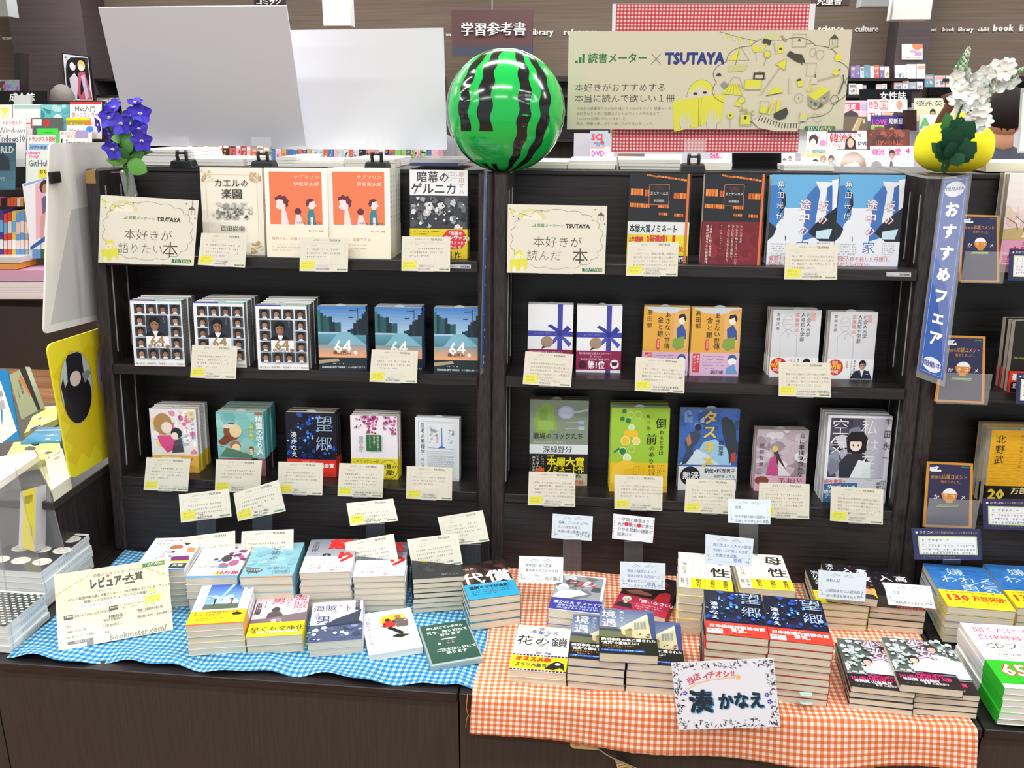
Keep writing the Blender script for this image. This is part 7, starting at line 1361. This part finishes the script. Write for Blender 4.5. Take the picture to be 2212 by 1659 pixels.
# flat piles lying on top of the bookcases
PL = [(296, 322, 412, 353, 'e6e4e0'), (412, 343, 524, 354, 'e4e2dc'), (596, 339, 640, 355, 'e6e4de'), (636, 346, 745, 356, 'e8e4dc'), (745, 343, 856, 357, 'e6e2d8'), (1135, 349, 1226, 365, 'e9e6d8'), (1228, 346, 1330, 366, 'f0ece4'), (1338, 345, 1470, 367, 'e6e4de'), (1520, 352, 1580, 368, 'eae6da'), (1692, 356, 1800, 370, 'f0eee8')]
for i, (x0, y0, x1, y1, c) in enumerate(PL):
    Y = .15; a_, b_ = at_y(x0, y0, Y), at_y(x1, y1, Y); zt = max(a_.z, H + .01)
    mb = MB(); n_ = max(2, int((zt - H) / .006)); d_ = (zt - H) / n_
    for k_ in range(n_): j_ = rnd.uniform(-.003, .003); mb.box(a_.x + j_, b_.x + j_, Y + j_, Y + .17, H + k_ * d_, H + (k_ + 1) * d_ - .0005, c)
    tag(mb.build('paper_pile', 'print'), 'low pile of pale booklets lying on the bookcase top, %s from the left' % ordn(i), 'booklets', 'pale booklet piles on the bookcase tops')
for k_, (x0, y0, x1, y1, c) in enumerate(((885, 343, 1000, 352, 'c4c2c8'), (885, 351, 990, 359, '3c3f7c'))):
    Y = .12; a_, b_ = at_y(x0, y0, Y), at_y(x1, y1, Y); mb = MB(); mb.box(a_.x, b_.x, Y, Y + .16, max(b_.z, H + .001), a_.z - .0008, c); tag(mb.build('magazine', 'gloss'), ('grey' if k_ == 0 else 'navy') + ' magazine lying on the bookcase top left of the ball', 'magazine')
# ------------------------------------------------------------------ watermelon beach ball
bc_ = at_y(1091, 236, .045); br = .1175
ball = thing('beach_ball', 'inflatable green and black striped watermelon ball on the bookcases', 'ball', (bc_.x, .05, H + br - .002)); ball.rotation_euler = (R(-6), R(2), R(-4))
puck = lambda d: 1 + (.012 * math.sin(34 * math.asin(max(-1, min(1, d[2])))) * max(0, 1 - abs(((math.atan2(d[1], d[0]) / (math.pi / 3) + .5) % 1) - .5) * 7) * (1 - abs(d[2])))
mb = MB(); mb.ball(0, 0, 0, br, br, br, 120, 70, '18c45a', fn=puck)
mgreen = mat('glossy_green_vinyl', '12b84e', rough=.16, spec=.5, coat=.35); mblk = mat('glossy_black_vinyl', '15191c', rough=.16, spec=.5, coat=.35)
mb.build('skin', mgreen, ball, smooth=True)
def stripe(az, lo, hi, wd, name='stripe', ph=0.0):
    mb = MB(); n = 46; V = []
    for i in range(n + 1):
        la = R(lo + (hi - lo) * i / n); wv = .17 * math.sin(la * 17 + ph); w0 = wd * (1 + .12 * math.sin(la * 17 + ph + 1.5))
        for sgn in range(5):
            t = sgn / 4 * 2 - 1; a_ = R(az) + R(wd) * wv + t * R(w0); d = (math.cos(la) * math.cos(a_), math.cos(la) * math.sin(a_), math.sin(la)); k = br * puck(d) + .0003
            V.append((d[0] * k, d[1] * k, d[2] * k))
    mb.mesh_(V, [(i * 5 + s_, i * 5 + s_ + 1, (i + 1) * 5 + s_ + 1, (i + 1) * 5 + s_) for i in range(n) for s_ in range(4)], '1a1e20'); mb.build(name, mblk, ball, smooth=True)
for az, lo, hi, wd in ((-122, -24, 66, 6.4), (-99, -24, 68, 6.6), (-122, -80, -62, 6), (-99, -80, -62, 6), (-62, -76, 70, 5.8), (-40, -76, 68, 6.2), (-156, -70, 70, 5.5), (-176, -70, 70, 6), (0, -70, 68, 6), (22, -70, 68, 6), (62, -70, 70, 6), (85, -70, 70, 6), (125, -70, 70, 6), (150, -70, 70, 6)): stripe(az, lo, hi, wd, ph=az * .05)
A = Art(lambda x, y, z: tuple((br + z) * v for v in (math.cos(R(-34 - y * .42)) * math.cos(R(-128 + x * .42)), math.cos(R(-34 - y * .42)) * math.sin(R(-128 + x * .42)), math.sin(R(-34 - y * .42)))), base=.0009)
A.lines(20, -10, 70, 2, 6, 3.6, '0d6a30', 3); A.lines(4, 6, 96, 6, 6, 3.6, '0d6a30', 5); A.mb.build('print', 'print', ball)
# ------------------------------------------------------------------ tall blue strips on the uprights
def strip_art(a, h):
    a.frame(9, 8, 91, h - 8, 1.2, 'b8c8e8'); a.E(50, 44, 38, 30, 'dfe2ec', 26); a.T('TSUTAYA', 50, 32, 20, '3a4a86', .03, .84, 'c')
    st = (h - 190) / 7
    for i, t in enumerate('おすすめフェア'): a.T(t, 22, 92 + i * st, min(62, st * .86), 'eef0f6', .045, .92)
    a.E(50, h - 44, 38, 30, 'dfe2ec', 26); a.T('開催中', 50, h - 58, 26, '2f4a9a', .03, .98, 'c')
def strip(label, q, Ys):
    P = [at_y(q[i][0], q[i][1], Ys[i]) for i in range(4)]
    o = sheet('hanging_strip', label, 'sign', P, .0006, strip_art, '2f57a8', 'gloss', step=.00003)
    ex = (P[1] - P[0]).normalized() * .004; dz = Vector((0, 0, .012)); off = Vector((0, -.0006, 0)) 
    k = sheet('x', None, None, [P[0] + Vector((0, 0, .004)) - ex, P[1] + Vector((0, 0, .004)) + ex, P[2] - dz + ex, P[3] - dz - ex], .0004, None, 'ffffff', 'film')
    k.name = 'film_sleeve'; k.parent = o; k.matrix_parent_inverse = Matrix.Translation(-o.location); k.location += Vector((0, -.0012, 0))
strip('tall blue fair strip with white characters on the right upright', [(2037, 388), (2094, 380), (2037, 822), (1984, 800)], (.0, -.03, -.085, -.06))
strip('narrow edge-on blue strip on the upright below the ball', [(1049, 370), (1063, 376), (1052, 785), (1040, 797)], (-.004, .02, -.01, -.055))
# ------------------------------------------------------------------ flowers
def leafmesh(mb, base, tip, wd, c, up=Vector((0, -1, .3)), n=7, jag=0.0, cup=.12):
    base, tip = Vector(base), Vector(tip); ax = tip - base; L_ = ax.length; ax.normalize(); sd = ax.cross(Vector(up)).normalized(); nn = sd.cross(ax)
    V = []
    for i in range(n + 1):
        t = i / n; wv = wd * math.sin(math.pi * min(1, t * .94 + .06)) ** .75 * (1 + (jag if i % 2 else -jag)); p = base + ax * L_ * t + nn * (math.sin(math.pi * t) * L_ * cup)
        V += [p - sd * wv - nn * wv * .25, p, p + sd * wv - nn * wv * .25]
    k = nn * .0006; V2 = [v - k for v in V]; m_ = len(V)
    F_ = []
    for i in range(n):
        for s_ in (0, 1): a_ = i * 3 + s_; F_ += [(a_, a_ + 1, a_ + 4, a_ + 3), (m_ + a_, m_ + a_ + 3, m_ + a_ + 4, m_ + a_ + 1)]
    mb.mesh_(V + V2, F_, c)
def bloom(parent, c, nrm, r, petals, cols, eye, name='flower', seed=0):
    q = random.Random(seed); nrm = Vector(nrm).normalized(); u = nrm.cross(Vector((.2, .1, 1))).normalized(); v = nrm.cross(u); c = Vector(c)
    mb = MB()
    for k in range(petals):
        a_ = 2 * math.pi * k / petals + q.uniform(-.12, .12); d = u * math.cos(a_) + v * math.sin(a_); s_ = nrm.cross(d); col = q.choice(cols)
        V = []; nr = 5; nc = 6; w0 = r * .56
        for i in range(nr + 1):
            t = i / nr
            for j in range(nc + 1):
                g = j / nc * 2 - 1; wv = w0 * math.sin(math.pi * (.10 + .66 * t)) ; V.append(c + d * (r * t * (1 - .38 * g * g * t)) + s_ * wv * g + nrm * (r * (.26 * t * t - .05 * g * g + .05 * math.sin(g * 5 + k)) ))
        mb.mesh_(V, [(i * (nc + 1) + j, i * (nc + 1) + j + 1, (i + 1) * (nc + 1) + j + 1, (i + 1) * (nc + 1) + j) for i in range(nr) for j in range(nc)], col)
    o = mb.build(name, 'matt', parent, smooth=True)
    mb = MB(); mb.ball(*(c + nrm * r * .05), r * .2, r * .2, r * .14, 10, 6, 'c9c8d8' if petals == 5 else eye); mb.ball(*(c + nrm * r * .2), r * .07, r * .07, r * .07, 8, 6, eye); mb.build('flower_eye', 'matt', o)
FY = -.03
def fp(x, y, dy=0.0): return at_y(x, y, FY + dy)
fl = thing('flower_spray', 'bunch of violet blue artificial flowers at the left bookcase corner', 'flowers', (0, 0, 0))
mb = MB()
for a_, b_ in (((275, 420), (272, 300)), ((274, 380), (232, 258)), ((274, 370), (300, 260)), ((272, 340), (290, 225)), ((274, 350), (262, 240)), ((272, 360), (240, 318)), ((275, 350), (304, 300))): mb.tube([fp(*a_), fp((a_[0] + b_[0]) / 2 + 2, (a_[1] + b_[1]) / 2), fp(*b_)], .0018, 6, '4c7a3a')
mb.build('stems', 'matt', fl)
mb = MB()
for i, (bx, by, tx, ty, wd, c, dy) in enumerate(((274, 345, 229, 346, .013, '5a8a3c', -.01), (276, 350, 318, 372, .017, '5c9448', -.02), (276, 340, 312, 330, .017, '3f7438', 0), (274, 330, 268, 276, .016, '4a8040', 0), (272, 330, 282, 288, .015, '5a9450', -.01), (262, 300, 240, 300, .009, '7ab06a', -.01), (290, 336, 331, 327, .006, '5a9440', .01), (272, 345, 292, 298, .017, '356a34', .005), (272, 350, 256, 318, .014, '467c3e', -.006))):
    mb = MB(); leafmesh(mb, fp(bx, by, dy), fp(tx, ty, dy - .015), wd, c); mb.build('leaf', 'matt', fl, smooth=True)
VC = ['4a3cc0', '5548c8', '3f34b4', '5a50d0']
for i, (x, y, r_, n_, dy) in enumerate(((262, 267, .024, (.0, -1, -.1), -.03), (236, 254, .024, (-.3, -1, .2), -.02), (246, 232, .02, (-.1, -.8, .7), -.01), (214, 270, .017, (-.8, -.7, -.1), -.01), (303, 246, .023, (.5, -1, .3), 0), (292, 222, .017, (.1, -.4, 1), .0), (300, 278, .02, (.4, -1, -.2), -.01), (306, 304, .022, (.5, -1, -.3), -.02), (245, 322, .023, (-.2, -1, -.4), -.03), (236, 288, .014, (-.6, -.8, -.4), 0), (282, 250, .018, (.1, -.9, .4), .01))): bloom(fl, fp(x, y, dy), n_, r_, 5, VC, '3a3248', seed=i)
gv = fp(275, 400, 0); vs = thing('glass_tube_vase', 'narrow clear tube holding the violet flowers', 'vase', (0, 0, 0))
mb = MB(); t0, t1 = at_y(272, 368, -.012), at_y(284, 424, -.02); mb.tube([t0, (t0 + t1) / 2, t1], .0125, 18); mb.build('tube', 'clear', vs, smooth=True)
mb = MB(); mb.tube([at_y(240, 372, -.01), at_y(285, 372, -.012)], .0012, 6); mb.build('clip', 'clear', vs)
# white flower spray at the right
WYF = -.02
def wp(x, y, dy=0.0): return at_y(x, y, WYF + dy)
wf = thing('flower_spray', 'tall white artificial flower spray on the right bookcase corner', 'flowers', (0, 0, 0))
for pts in (((2033, 372), (2052, 300), (2080, 220), (2078, 150), (2096, 102)), ((2040, 374), (2064, 300), (2112, 210), (2160, 160), (2206, 150)), ((2040, 372), (2080, 300), (2110, 250))):
    mb = MB(); mb.tube([wp(*p) for p in pts], [.003, .0026, .002, .0016, .001][:len(pts)], 7, '2f5a34'); mb.build('stem', 'matt', wf)
def spike(x0, y0, x1, y1, c, n=60):
    a_, b_ = wp(x0, y0), wp(x1, y1); q = random.Random(int(x0)); mb = MB()
    for i in range(n):
        t = i / n; p = a_ + (b_ - a_) * t; r_ = .0085 * (1 - .75 * t); an = i * 2.4; p = p + Vector((math.cos(an) * r_, math.sin(an) * r_, 0)); s_ = .0034 * (1 - .5 * t); mb.ball(p.x, p.y, p.z, s_, s_, s_ * 1.3, 6, 4, q.choice(c))
    mb.build('bud_spike', 'matt', wf, smooth=True)
spike(2074, 152, 2094, 102, ['8aa884', 'a9bca0', '5a8a5c', 'cfd6c4']); spike(2176, 166, 2214, 146, ['8aa884', 'b8c8b0', '6a9468']); spike(2128, 206, 2152, 150, ['b4b8b0', 'c8ccc4', '9aa89a']); spike(2084, 160, 2092, 190, ['c4c8c4', 'a8b0a8'])
WCs = ['f4f6f4', 'ffffff', 'e9efe9', 'f0f4ee']
for i, (x, y, r_) in enumerate(((2078, 165, .022), (2064, 172, .02), (2094, 176, .022), (2072, 196, .024), (2100, 196, .022), (2086, 214, .025), (2068, 216, .02), (2112, 218, .024), (2096, 236, .026), (2120, 240, .02), (2104, 256, .024), (2086, 262, .022), (2126, 262, .018), (2112, 276, .016), (2130, 160, .02), (2152, 150, .022), (2172, 152, .02), (2160, 180, .024), (2180, 178, .022), (2144, 176, .018), (2178, 140, .016), (2128, 186, .018), (2120, 204, .018), (2074, 182, .02), (2092, 206, .02))):
    bloom(wf, wp(x, y, rnd.uniform(-.02, .015)), (rnd.uniform(-.7, .7), -1, rnd.uniform(-.5, .8)), r_ * .92, 6, WCs, 'd8dccc', seed=50 + i)
for i, (bx, by, tx, ty, wd, c) in enumerate(((2048, 300, 2044, 242, .013, '3f7a44'), (2056, 306, 2078, 252, .02, '1c4a30'), (2054, 302, 2040, 278, .014, '1f4e34'), (2062, 310, 2106, 262, .019, '1a4630'), (2050, 352, 2012, 308, .013, '2a5c3a'), (2054, 340, 2026, 306, .016, '1d4a32'), (2058, 344, 2092, 296, .017, '1e4c30'), (2060, 350, 2110, 306, .018, '1a4430'), (2058, 330, 2060, 280, .02, '173e2c'), (2052, 352, 2086, 336, .012, '245236'), (2060, 336, 2048, 310, .016, '163c2a'))):
    mb = MB(); leafmesh(mb, wp(bx, by, -.004 * i), wp(tx, ty, -.004 * i - .012), wd, c, jag=.10, n=9); mb.build('leaf', 'matt', wf, smooth=True)
# yellow round plush with curled brown stem
yb_ = at_y(2060, 321, .12); yp = thing('plush_cushion', 'round yellow plush with curled brown stem on the right bookcase', 'plush', (yb_.x, .12, H + .001))
mb = MB(); mb.ball(0, 0, .049, .0725, .066, .049, 40, 22, 'f4ea2c', fn=lambda d: 1 + .09 * (2 * abs(d[0] * d[2])) ** 1.5); mb.build('body', 'matt', yp, smooth=True)
mb = MB(); mb.ball(.020, 0, .101, .026, .02, .016, 16, 10, 'f2e42c'); mb.build('top_bump', 'matt', yp, smooth=True)
mb = MB(); mb.tube([(-.038, 0, .086), (-.032, 0, .104), (-.022, 0, .120), (-.016, 0, .134), (-.022, 0, .142), (-.030, 0, .139)], [.006, .0075, .009, .0105, .011, .009], 12, '5a3a30'); mb.build('stem', 'matt', yp, smooth=True)
# clear sheets at the right edge
pxsheet('clear_sheet', 'clear upright sheet with white paper at the top right edge', 'sheet', [(2206, 190), (2240, 190), (2232, 330), (2198, 330)], .2, .2, .002, art=lambda a, h: a.R(12, 30, 100, h - 12, 'e4ecf0'), base='b4b8bc')
slab('booklets', 'pale booklets lying on the right bookcase top beside the plush', 'booklets', 2130, 352, 2300, 371, .14, .16, base='f0ead8')
mb = MB()
# ------------------------------------------------------------------ left side: boards, block, magazines, acrylic dividers
def xsheet(name, label, cat, q, X, th, art=None, base='e6e4e0', m='card', step=.00002):
    P = [at_x(x, y, X) for x, y in q]
    return sheet(name, label, cat, P, th, art, base, m, step=step)
def rq(q, r_):  # rounded outline not needed for print
    return q
def rounded(name, label, q, X, th, base, m, art=None, r_=.03):
    P = [at_x(x, y, X) for x, y in q]; mb = MB(); pts = []
    n_ = len(P)
    for i in range(n_):
        p, a_, b_ = P[i], P[i - 1], P[(i + 1) % n_]; rr = r_ if i in (0, 3) else .002
        e0 = p + (a_ - p).normalized() * rr; e1 = p + (b_ - p).normalized() * rr
        for k in range(6): t = k / 5; pts.append(e0 * (1 - t) ** 2 + p * 2 * t * (1 - t) + e1 * t * t)
    c = sum(P, Vector()) / 4; V = [v - c + Vector((th, 0, 0)) for v in pts] + [v - c for v in pts]; k_ = len(pts)
    mb.mesh_(V, [tuple(range(k_)), tuple(range(2 * k_ - 1, k_ - 1, -1))] + [(i, (i + 1) % k_, k_ + (i + 1) % k_, k_ + i) for i in range(k_)], base)
    o = mb.build(name, m, at=c); tag(o, label, 'board')
    if art:
        Q = [p - c + Vector((th, 0, 0)) for p in P]; Hu = 100 * (Q[0] - Q[3]).length / (Q[1] - Q[0]).length
        A = Art(lambda x, y, z: (Q[0] * (1 - x / 100) + Q[1] * x / 100) * (1 - y / Hu) + (Q[3] * (1 - x / 100) + Q[2] * x / 100) * (y / Hu) + Vector((z, 0, 0)), step=.00002); art(A, Hu); A.mb.build('print', m, parent=o)
    return o
SX = -.022
rounded('side_board', 'white rounded board fixed on the left bookcase side', [(103, 309), (240, 307), (240, 683), (91, 722)], SX, .004, 'dedbd6', 'card', r_=.015)
xsheet('paper_sheet', 'grey paper sheet fixed on the white side board', 'paper', [(153, 453), (240, 438), (240, 672), (109, 700)], SX + .0045, .0006, base='c2c0c0')
mb = MB(); c_ = at_x(118, 383, SX + .008); mb.box(c_.x - .003, c_.x + .004, c_.y - .016, c_.y + .016, c_.z - .011, c_.z + .011); tag(bevel(mb.build('magnet', 'black'), .001, 1), 'small black square magnet on the white side board', 'magnet')
def yell(a, h):
    for i in range(8):
        for j in range(14):
            if (i + j) % 2 == 0: x, y = i * 14.5, j * h / 13; a.P([(x, y - h / 13), (x + 14.5, y), (x, y + h / 13), (x - 14.5, y)], 'dfc820') if 0 < x < 100 and h / 13 < y < h - h / 13 else None
    a.E(34, h * .37, 27, h * .27, 'c8a030', 30); a.E(34, h * .37, 26, h * .265, 'b9c4bc', 30); a.E(34, h * .45, 24, h * .18, '1a191e', 34); a.P([(22, h * .14), (26, h * .115), (40, h * .115), (46, h * .14), (48, h * .34), (20, h * .34)], '201f28'); a.E(33, h * .3, 9, h * .055, 'd8c4bc', 20); a.P([(44, h * .28), (54, h * .27), (60, h * .3), (48, h * .36)], '8a8a8c'); a.P([(9, h * .32), (14, h * .26), (16, h * .4), (11, h * .46)], '25242c'); a.E(95, h * .3, 26, h * .27, 'c8a030', 30); a.E(95, h * .3, 25, h * .265, 'b8b4d0', 30); a.blobs(76, h * .14, 100, h * .4, 12, 6, 12, ['a8222a', 'c0303a', '8a1c24'], 3)
rounded('side_board', 'yellow diamond patterned board with dark oval picture', [(97, 745), (240, 700), (240, 981), (150, 1036)], SX, .004, 'e8d82c', 'card', yell, r_=.02)
bk_ = thing('low_display_block', 'dark low display block left of the bookcase, magazines on top', 'display stand', (-.4, 0, TZ))
BZ = H - .648
mb = MB(); mb.box(-1.0, -.03, -.215, .38, TZ + .0005, BZ - .018); o = mb.build('body', 'woodv'); o.parent = bk_; o.matrix_parent_inverse = Matrix.Translation(-bk_.location)
mb = MB(); mb.box(-1.0, -.027, -.225, .38, BZ - .018, BZ, ); o = bevel(mb.build('top', 'base'), .0015, 1); o.parent = bk_; o.matrix_parent_inverse = Matrix.Translation(-bk_.location)
def lying(name, label, q, z, th, base, art=None, cat='magazine', m='gloss'):
    return sheet(name, label, cat, [at_z(x, y, z) for x, y in q], th, art, base, m)
lying('magazine', 'blue and white magazine lying on the left low block', [(86, 922), (130, 922), (132, 952), (44, 956)], BZ + .03, .02, '4aa0d0', lambda a, h: (a.R(0, 30, 100, 42, 'e4eef4'), a.blobs(40, 10, 100, h, 8, 4, 12, ['f2f6f8', '7ab8dc'], 3)))
lying('magazine', 'yellow booklets lying at the back of the left low block', [(80, 880), (122, 876), (124, 905), (52, 936)], BZ + .02, .015, 'efe48a', lambda a, h: a.blobs(0, 0, 100, h, 8, 8, 20, ['f4ee40', 'faf6c8', '3a3aa8', 'e8d84c'], 5))
lying('magazine', 'yellow and grey magazine with black brush drawing on low block', [(30, 955), (128, 950), (134, 985), (0, 1010)], BZ + .025, .02, 'f0ec90', lambda a, h: (a.blobs(30, 5, 90, h - 5, 7, 6, 16, ['3a3c40', '6a6e74', 'f6f4ec'], 7),))
lying('magazine', 'white magazine with red edge at the front of the left block', [(-20, 990), (76, 972), (84, 984), (-10, 1050)], BZ + .05, .012, 'f2f0ee', lambda a, h: (a.L([(99, 0), (99, h)], 2, 'd0303a'), a.L([(0, h - 1), (100, h - 1)], 2, 'd0303a')))
lying('booklets', 'cream flat packs with katakana print beside the yellow board', [(96, 986), (134, 968), (152, 1030), (112, 1058)], BZ + .028, .027, 'f0ead2', lambda a, h: (a.T('ドッグ', 10, 20, 26, '5a4a3a', .01), a.E(60, 80, 18, 16, 'd8a890')), cat='booklets')
lying('booklets', 'pale yellow booklets on the low block corner', [(84, 1010), (140, 1000), (148, 1036), (116, 1070)], BZ + .012, .011, 'f4efb8', cat='booklets')
b_ = at_y(20, 955, -.12); pxsheet('blue_sign', 'bright blue sign with white panel at the left picture edge', 'sign', [(-30, 800), (16, 797), (42, 948), (-20, 962)], -.10, -.14, .003, art=lambda a, h: (a.P([(0, 40), (62, 44), (96, h - 30), (40, h), (0, h)], 'f0eeea'), a.P([(10, 78), (60, 76), (66, 96), (20, 104)], 'a4a6aa'), a.P([(10, 120), (76, 108), (70, 140), (20, 150)], 'b4b6ba'), a.T('の', 42, 12, 20, 'd8ecf6', .03)), base='1f86c4')
pxsheet('book', 'greenish paperback with orange strip standing on the left block', 'book', [(20, 810), (54, 792), (88, 884), (46, 906)], .12, .08, .015, art=lambda a, h: (a.V('鬼談百景', 36, 40, 17, '4a4434', 0, 1.0), a.P([(48, 30), (62, 26), (84, 120), (72, 130)], 'd87a30'), a.P([(66, 0), (100, 0), (100, h), (86, h)], '24241f'), a.V('小野不由美', 18, 74, 8, '6a6450', 0)), base='a9ac86')
pxsheet('book', 'white barcoded pack with yellow label under the low block', 'package', [(44, 1062), (78, 1052), (76, 1192), (40, 1180)], -.235, -.26, .03, art=lambda a, h: (a.R(20, 0, 94, h, 'd8c832'), [a.R(30 + i * 3.6, h * .62, 31.6 + i * 3.6, h * .76, '6a6420') for i in range(14)], [a.R(30 + i * 3.6, h * .1, 31.6 + i * 3.6, h * .24, '6a6420') for i in range(14)]), base='c4c2c6')
# gear and dot patterned stacks with clear dividers
stack('gear', (-52, 1226), (85, 1238), -.829 + .080, 6, 'front white paperback with cog wheel pattern at far left', zb=-.828, ang=.3, lenk=.78)
stack('gear', (-20, 1140), (135, 1150), -.829 + .088, 6, 'rear white paperback with cog wheel pattern at far left', zb=-.828, ang=.3, lenk=.5)
stack('dots', (-125, 1345), (12, 1354), -.829 + .055, 4, 'white paperback with pale dot pattern at far left', zb=-.828, ang=.3, lenk=.62)
for lab, (bx, by), (tx, ty), Y in (('front clear acrylic divider between the far left stacks', (30, 1402), (-6, 1120), -.475), ('middle clear acrylic divider between the far left stacks', (101, 1278), (33, 1012), -.365), ('rear clear acrylic divider against the low display block', (152, 1238), (88, 992), -.235)):
    P = [at_y(-70, ty - 10, Y + .02), at_y(tx, ty, Y + .02), at_y(bx, by, Y), at_y(-70, by - 8, Y)]; mb = MB(); c = sum(P, Vector()) / 4; e_ = Vector((0, .002, 0))
    mb.hexa([P[3] - c, P[2] - c, P[2] - c + e_, P[3] - c + e_, P[0] - c, P[1] - c, P[1] - c + e_, P[0] - c + e_]); o = mb.build('acrylic_divider', 'pane', at=c); tag(o, lab, 'divider')
    mb = MB(); mb.tube([P[1] - c, P[2] - c], .0011, 6); k = mb.build('edge', 'smoke'); k.parent = o
# light blue slip tabs in the tall right stack
for i, y in enumerate((1499, 1517, 1534)):
    mb = MB(); mb.box(-.010, .010, -.003, .004, -.0006, .0006, 'bfe0da'); mb.ball(0, -.003, 0, .010, .0035, .0011, 14, 6, 'bfe0da'); o = mb.build('order_slip', 'print', at=at_y(1741, y, -.4925)); tag(o, 'pale green order slip tab in the tall stack, %s from top' % ordn(i), 'slip', 'order slips')
# bunting hanging under the orange cloth
BY = TY - .004
bu = thing('bunting', 'cream fabric bunting hanging on the plinth below the orange cloth', 'bunting', (0, 0, 0))
def flag(q, c, art, nm='flag'):
    P = [at_y(x, y, BY) for x, y in q]; mb = MB(); k_ = len(P); d_ = Vector((0, .0012, 0))
    mb.mesh_(P + [p + d_ for p in P], [tuple(range(k_)), tuple(range(2 * k_ - 1, k_ - 1, -1))] + [(i, (i + 1) % k_, k_ + (i + 1) % k_, k_ + i) for i in range(k_)], c); o = mb.build(nm, 'matt', bu)
    A = Art(lambda x, y, z: at_y(x, y, BY) + Vector((0, -z, 0)), step=.00003); art(A); A.mb.build('print', 'matt', o)
flag([(1231, 1588), (1272, 1590), (1295, 1618), (1290, 1620), (1240, 1617), (1232, 1612)], 'c9b27c', lambda a: [a.E(x, y, 5.2, 4.6, c, 14) for x, y, c in ((1245.5, 1608, 'cf7a48'), (1260, 1599.5, '94965a'), (1273, 1609, 'cf7a48'), (1233.5, 1597, 'b04a4a'))])
flag([(1327, 1638), (1366, 1656), (1352, 1716)], 'c9b27c', lambda a: [a.L([(1331 + i * 5, 1650 + i * 5), (1350 + i * 4, 1645 + i * 6)], 1.6, '6a6038') for i in range(5)])
flag([(1866, 1646), (1898, 1648), (1850, 1700)], 'c9a86c', lambda a: [a.E(1876, 1662, 5, 4.5, 'cf7a48', 12)])
mb = MB(); mb.tube([at_y(x, y, BY - .0015) for x, y in ((1274, 1588), (1294, 1619), (1310, 1630), (1327, 1639), (1366, 1656), (1450, 1690), (1640, 1706), (1800, 1680), (1866, 1650), (1898, 1640))], .0012, 6, 'a49a86'); mb.build('string', 'matt', bu)
bpy.context.view_layer.update()
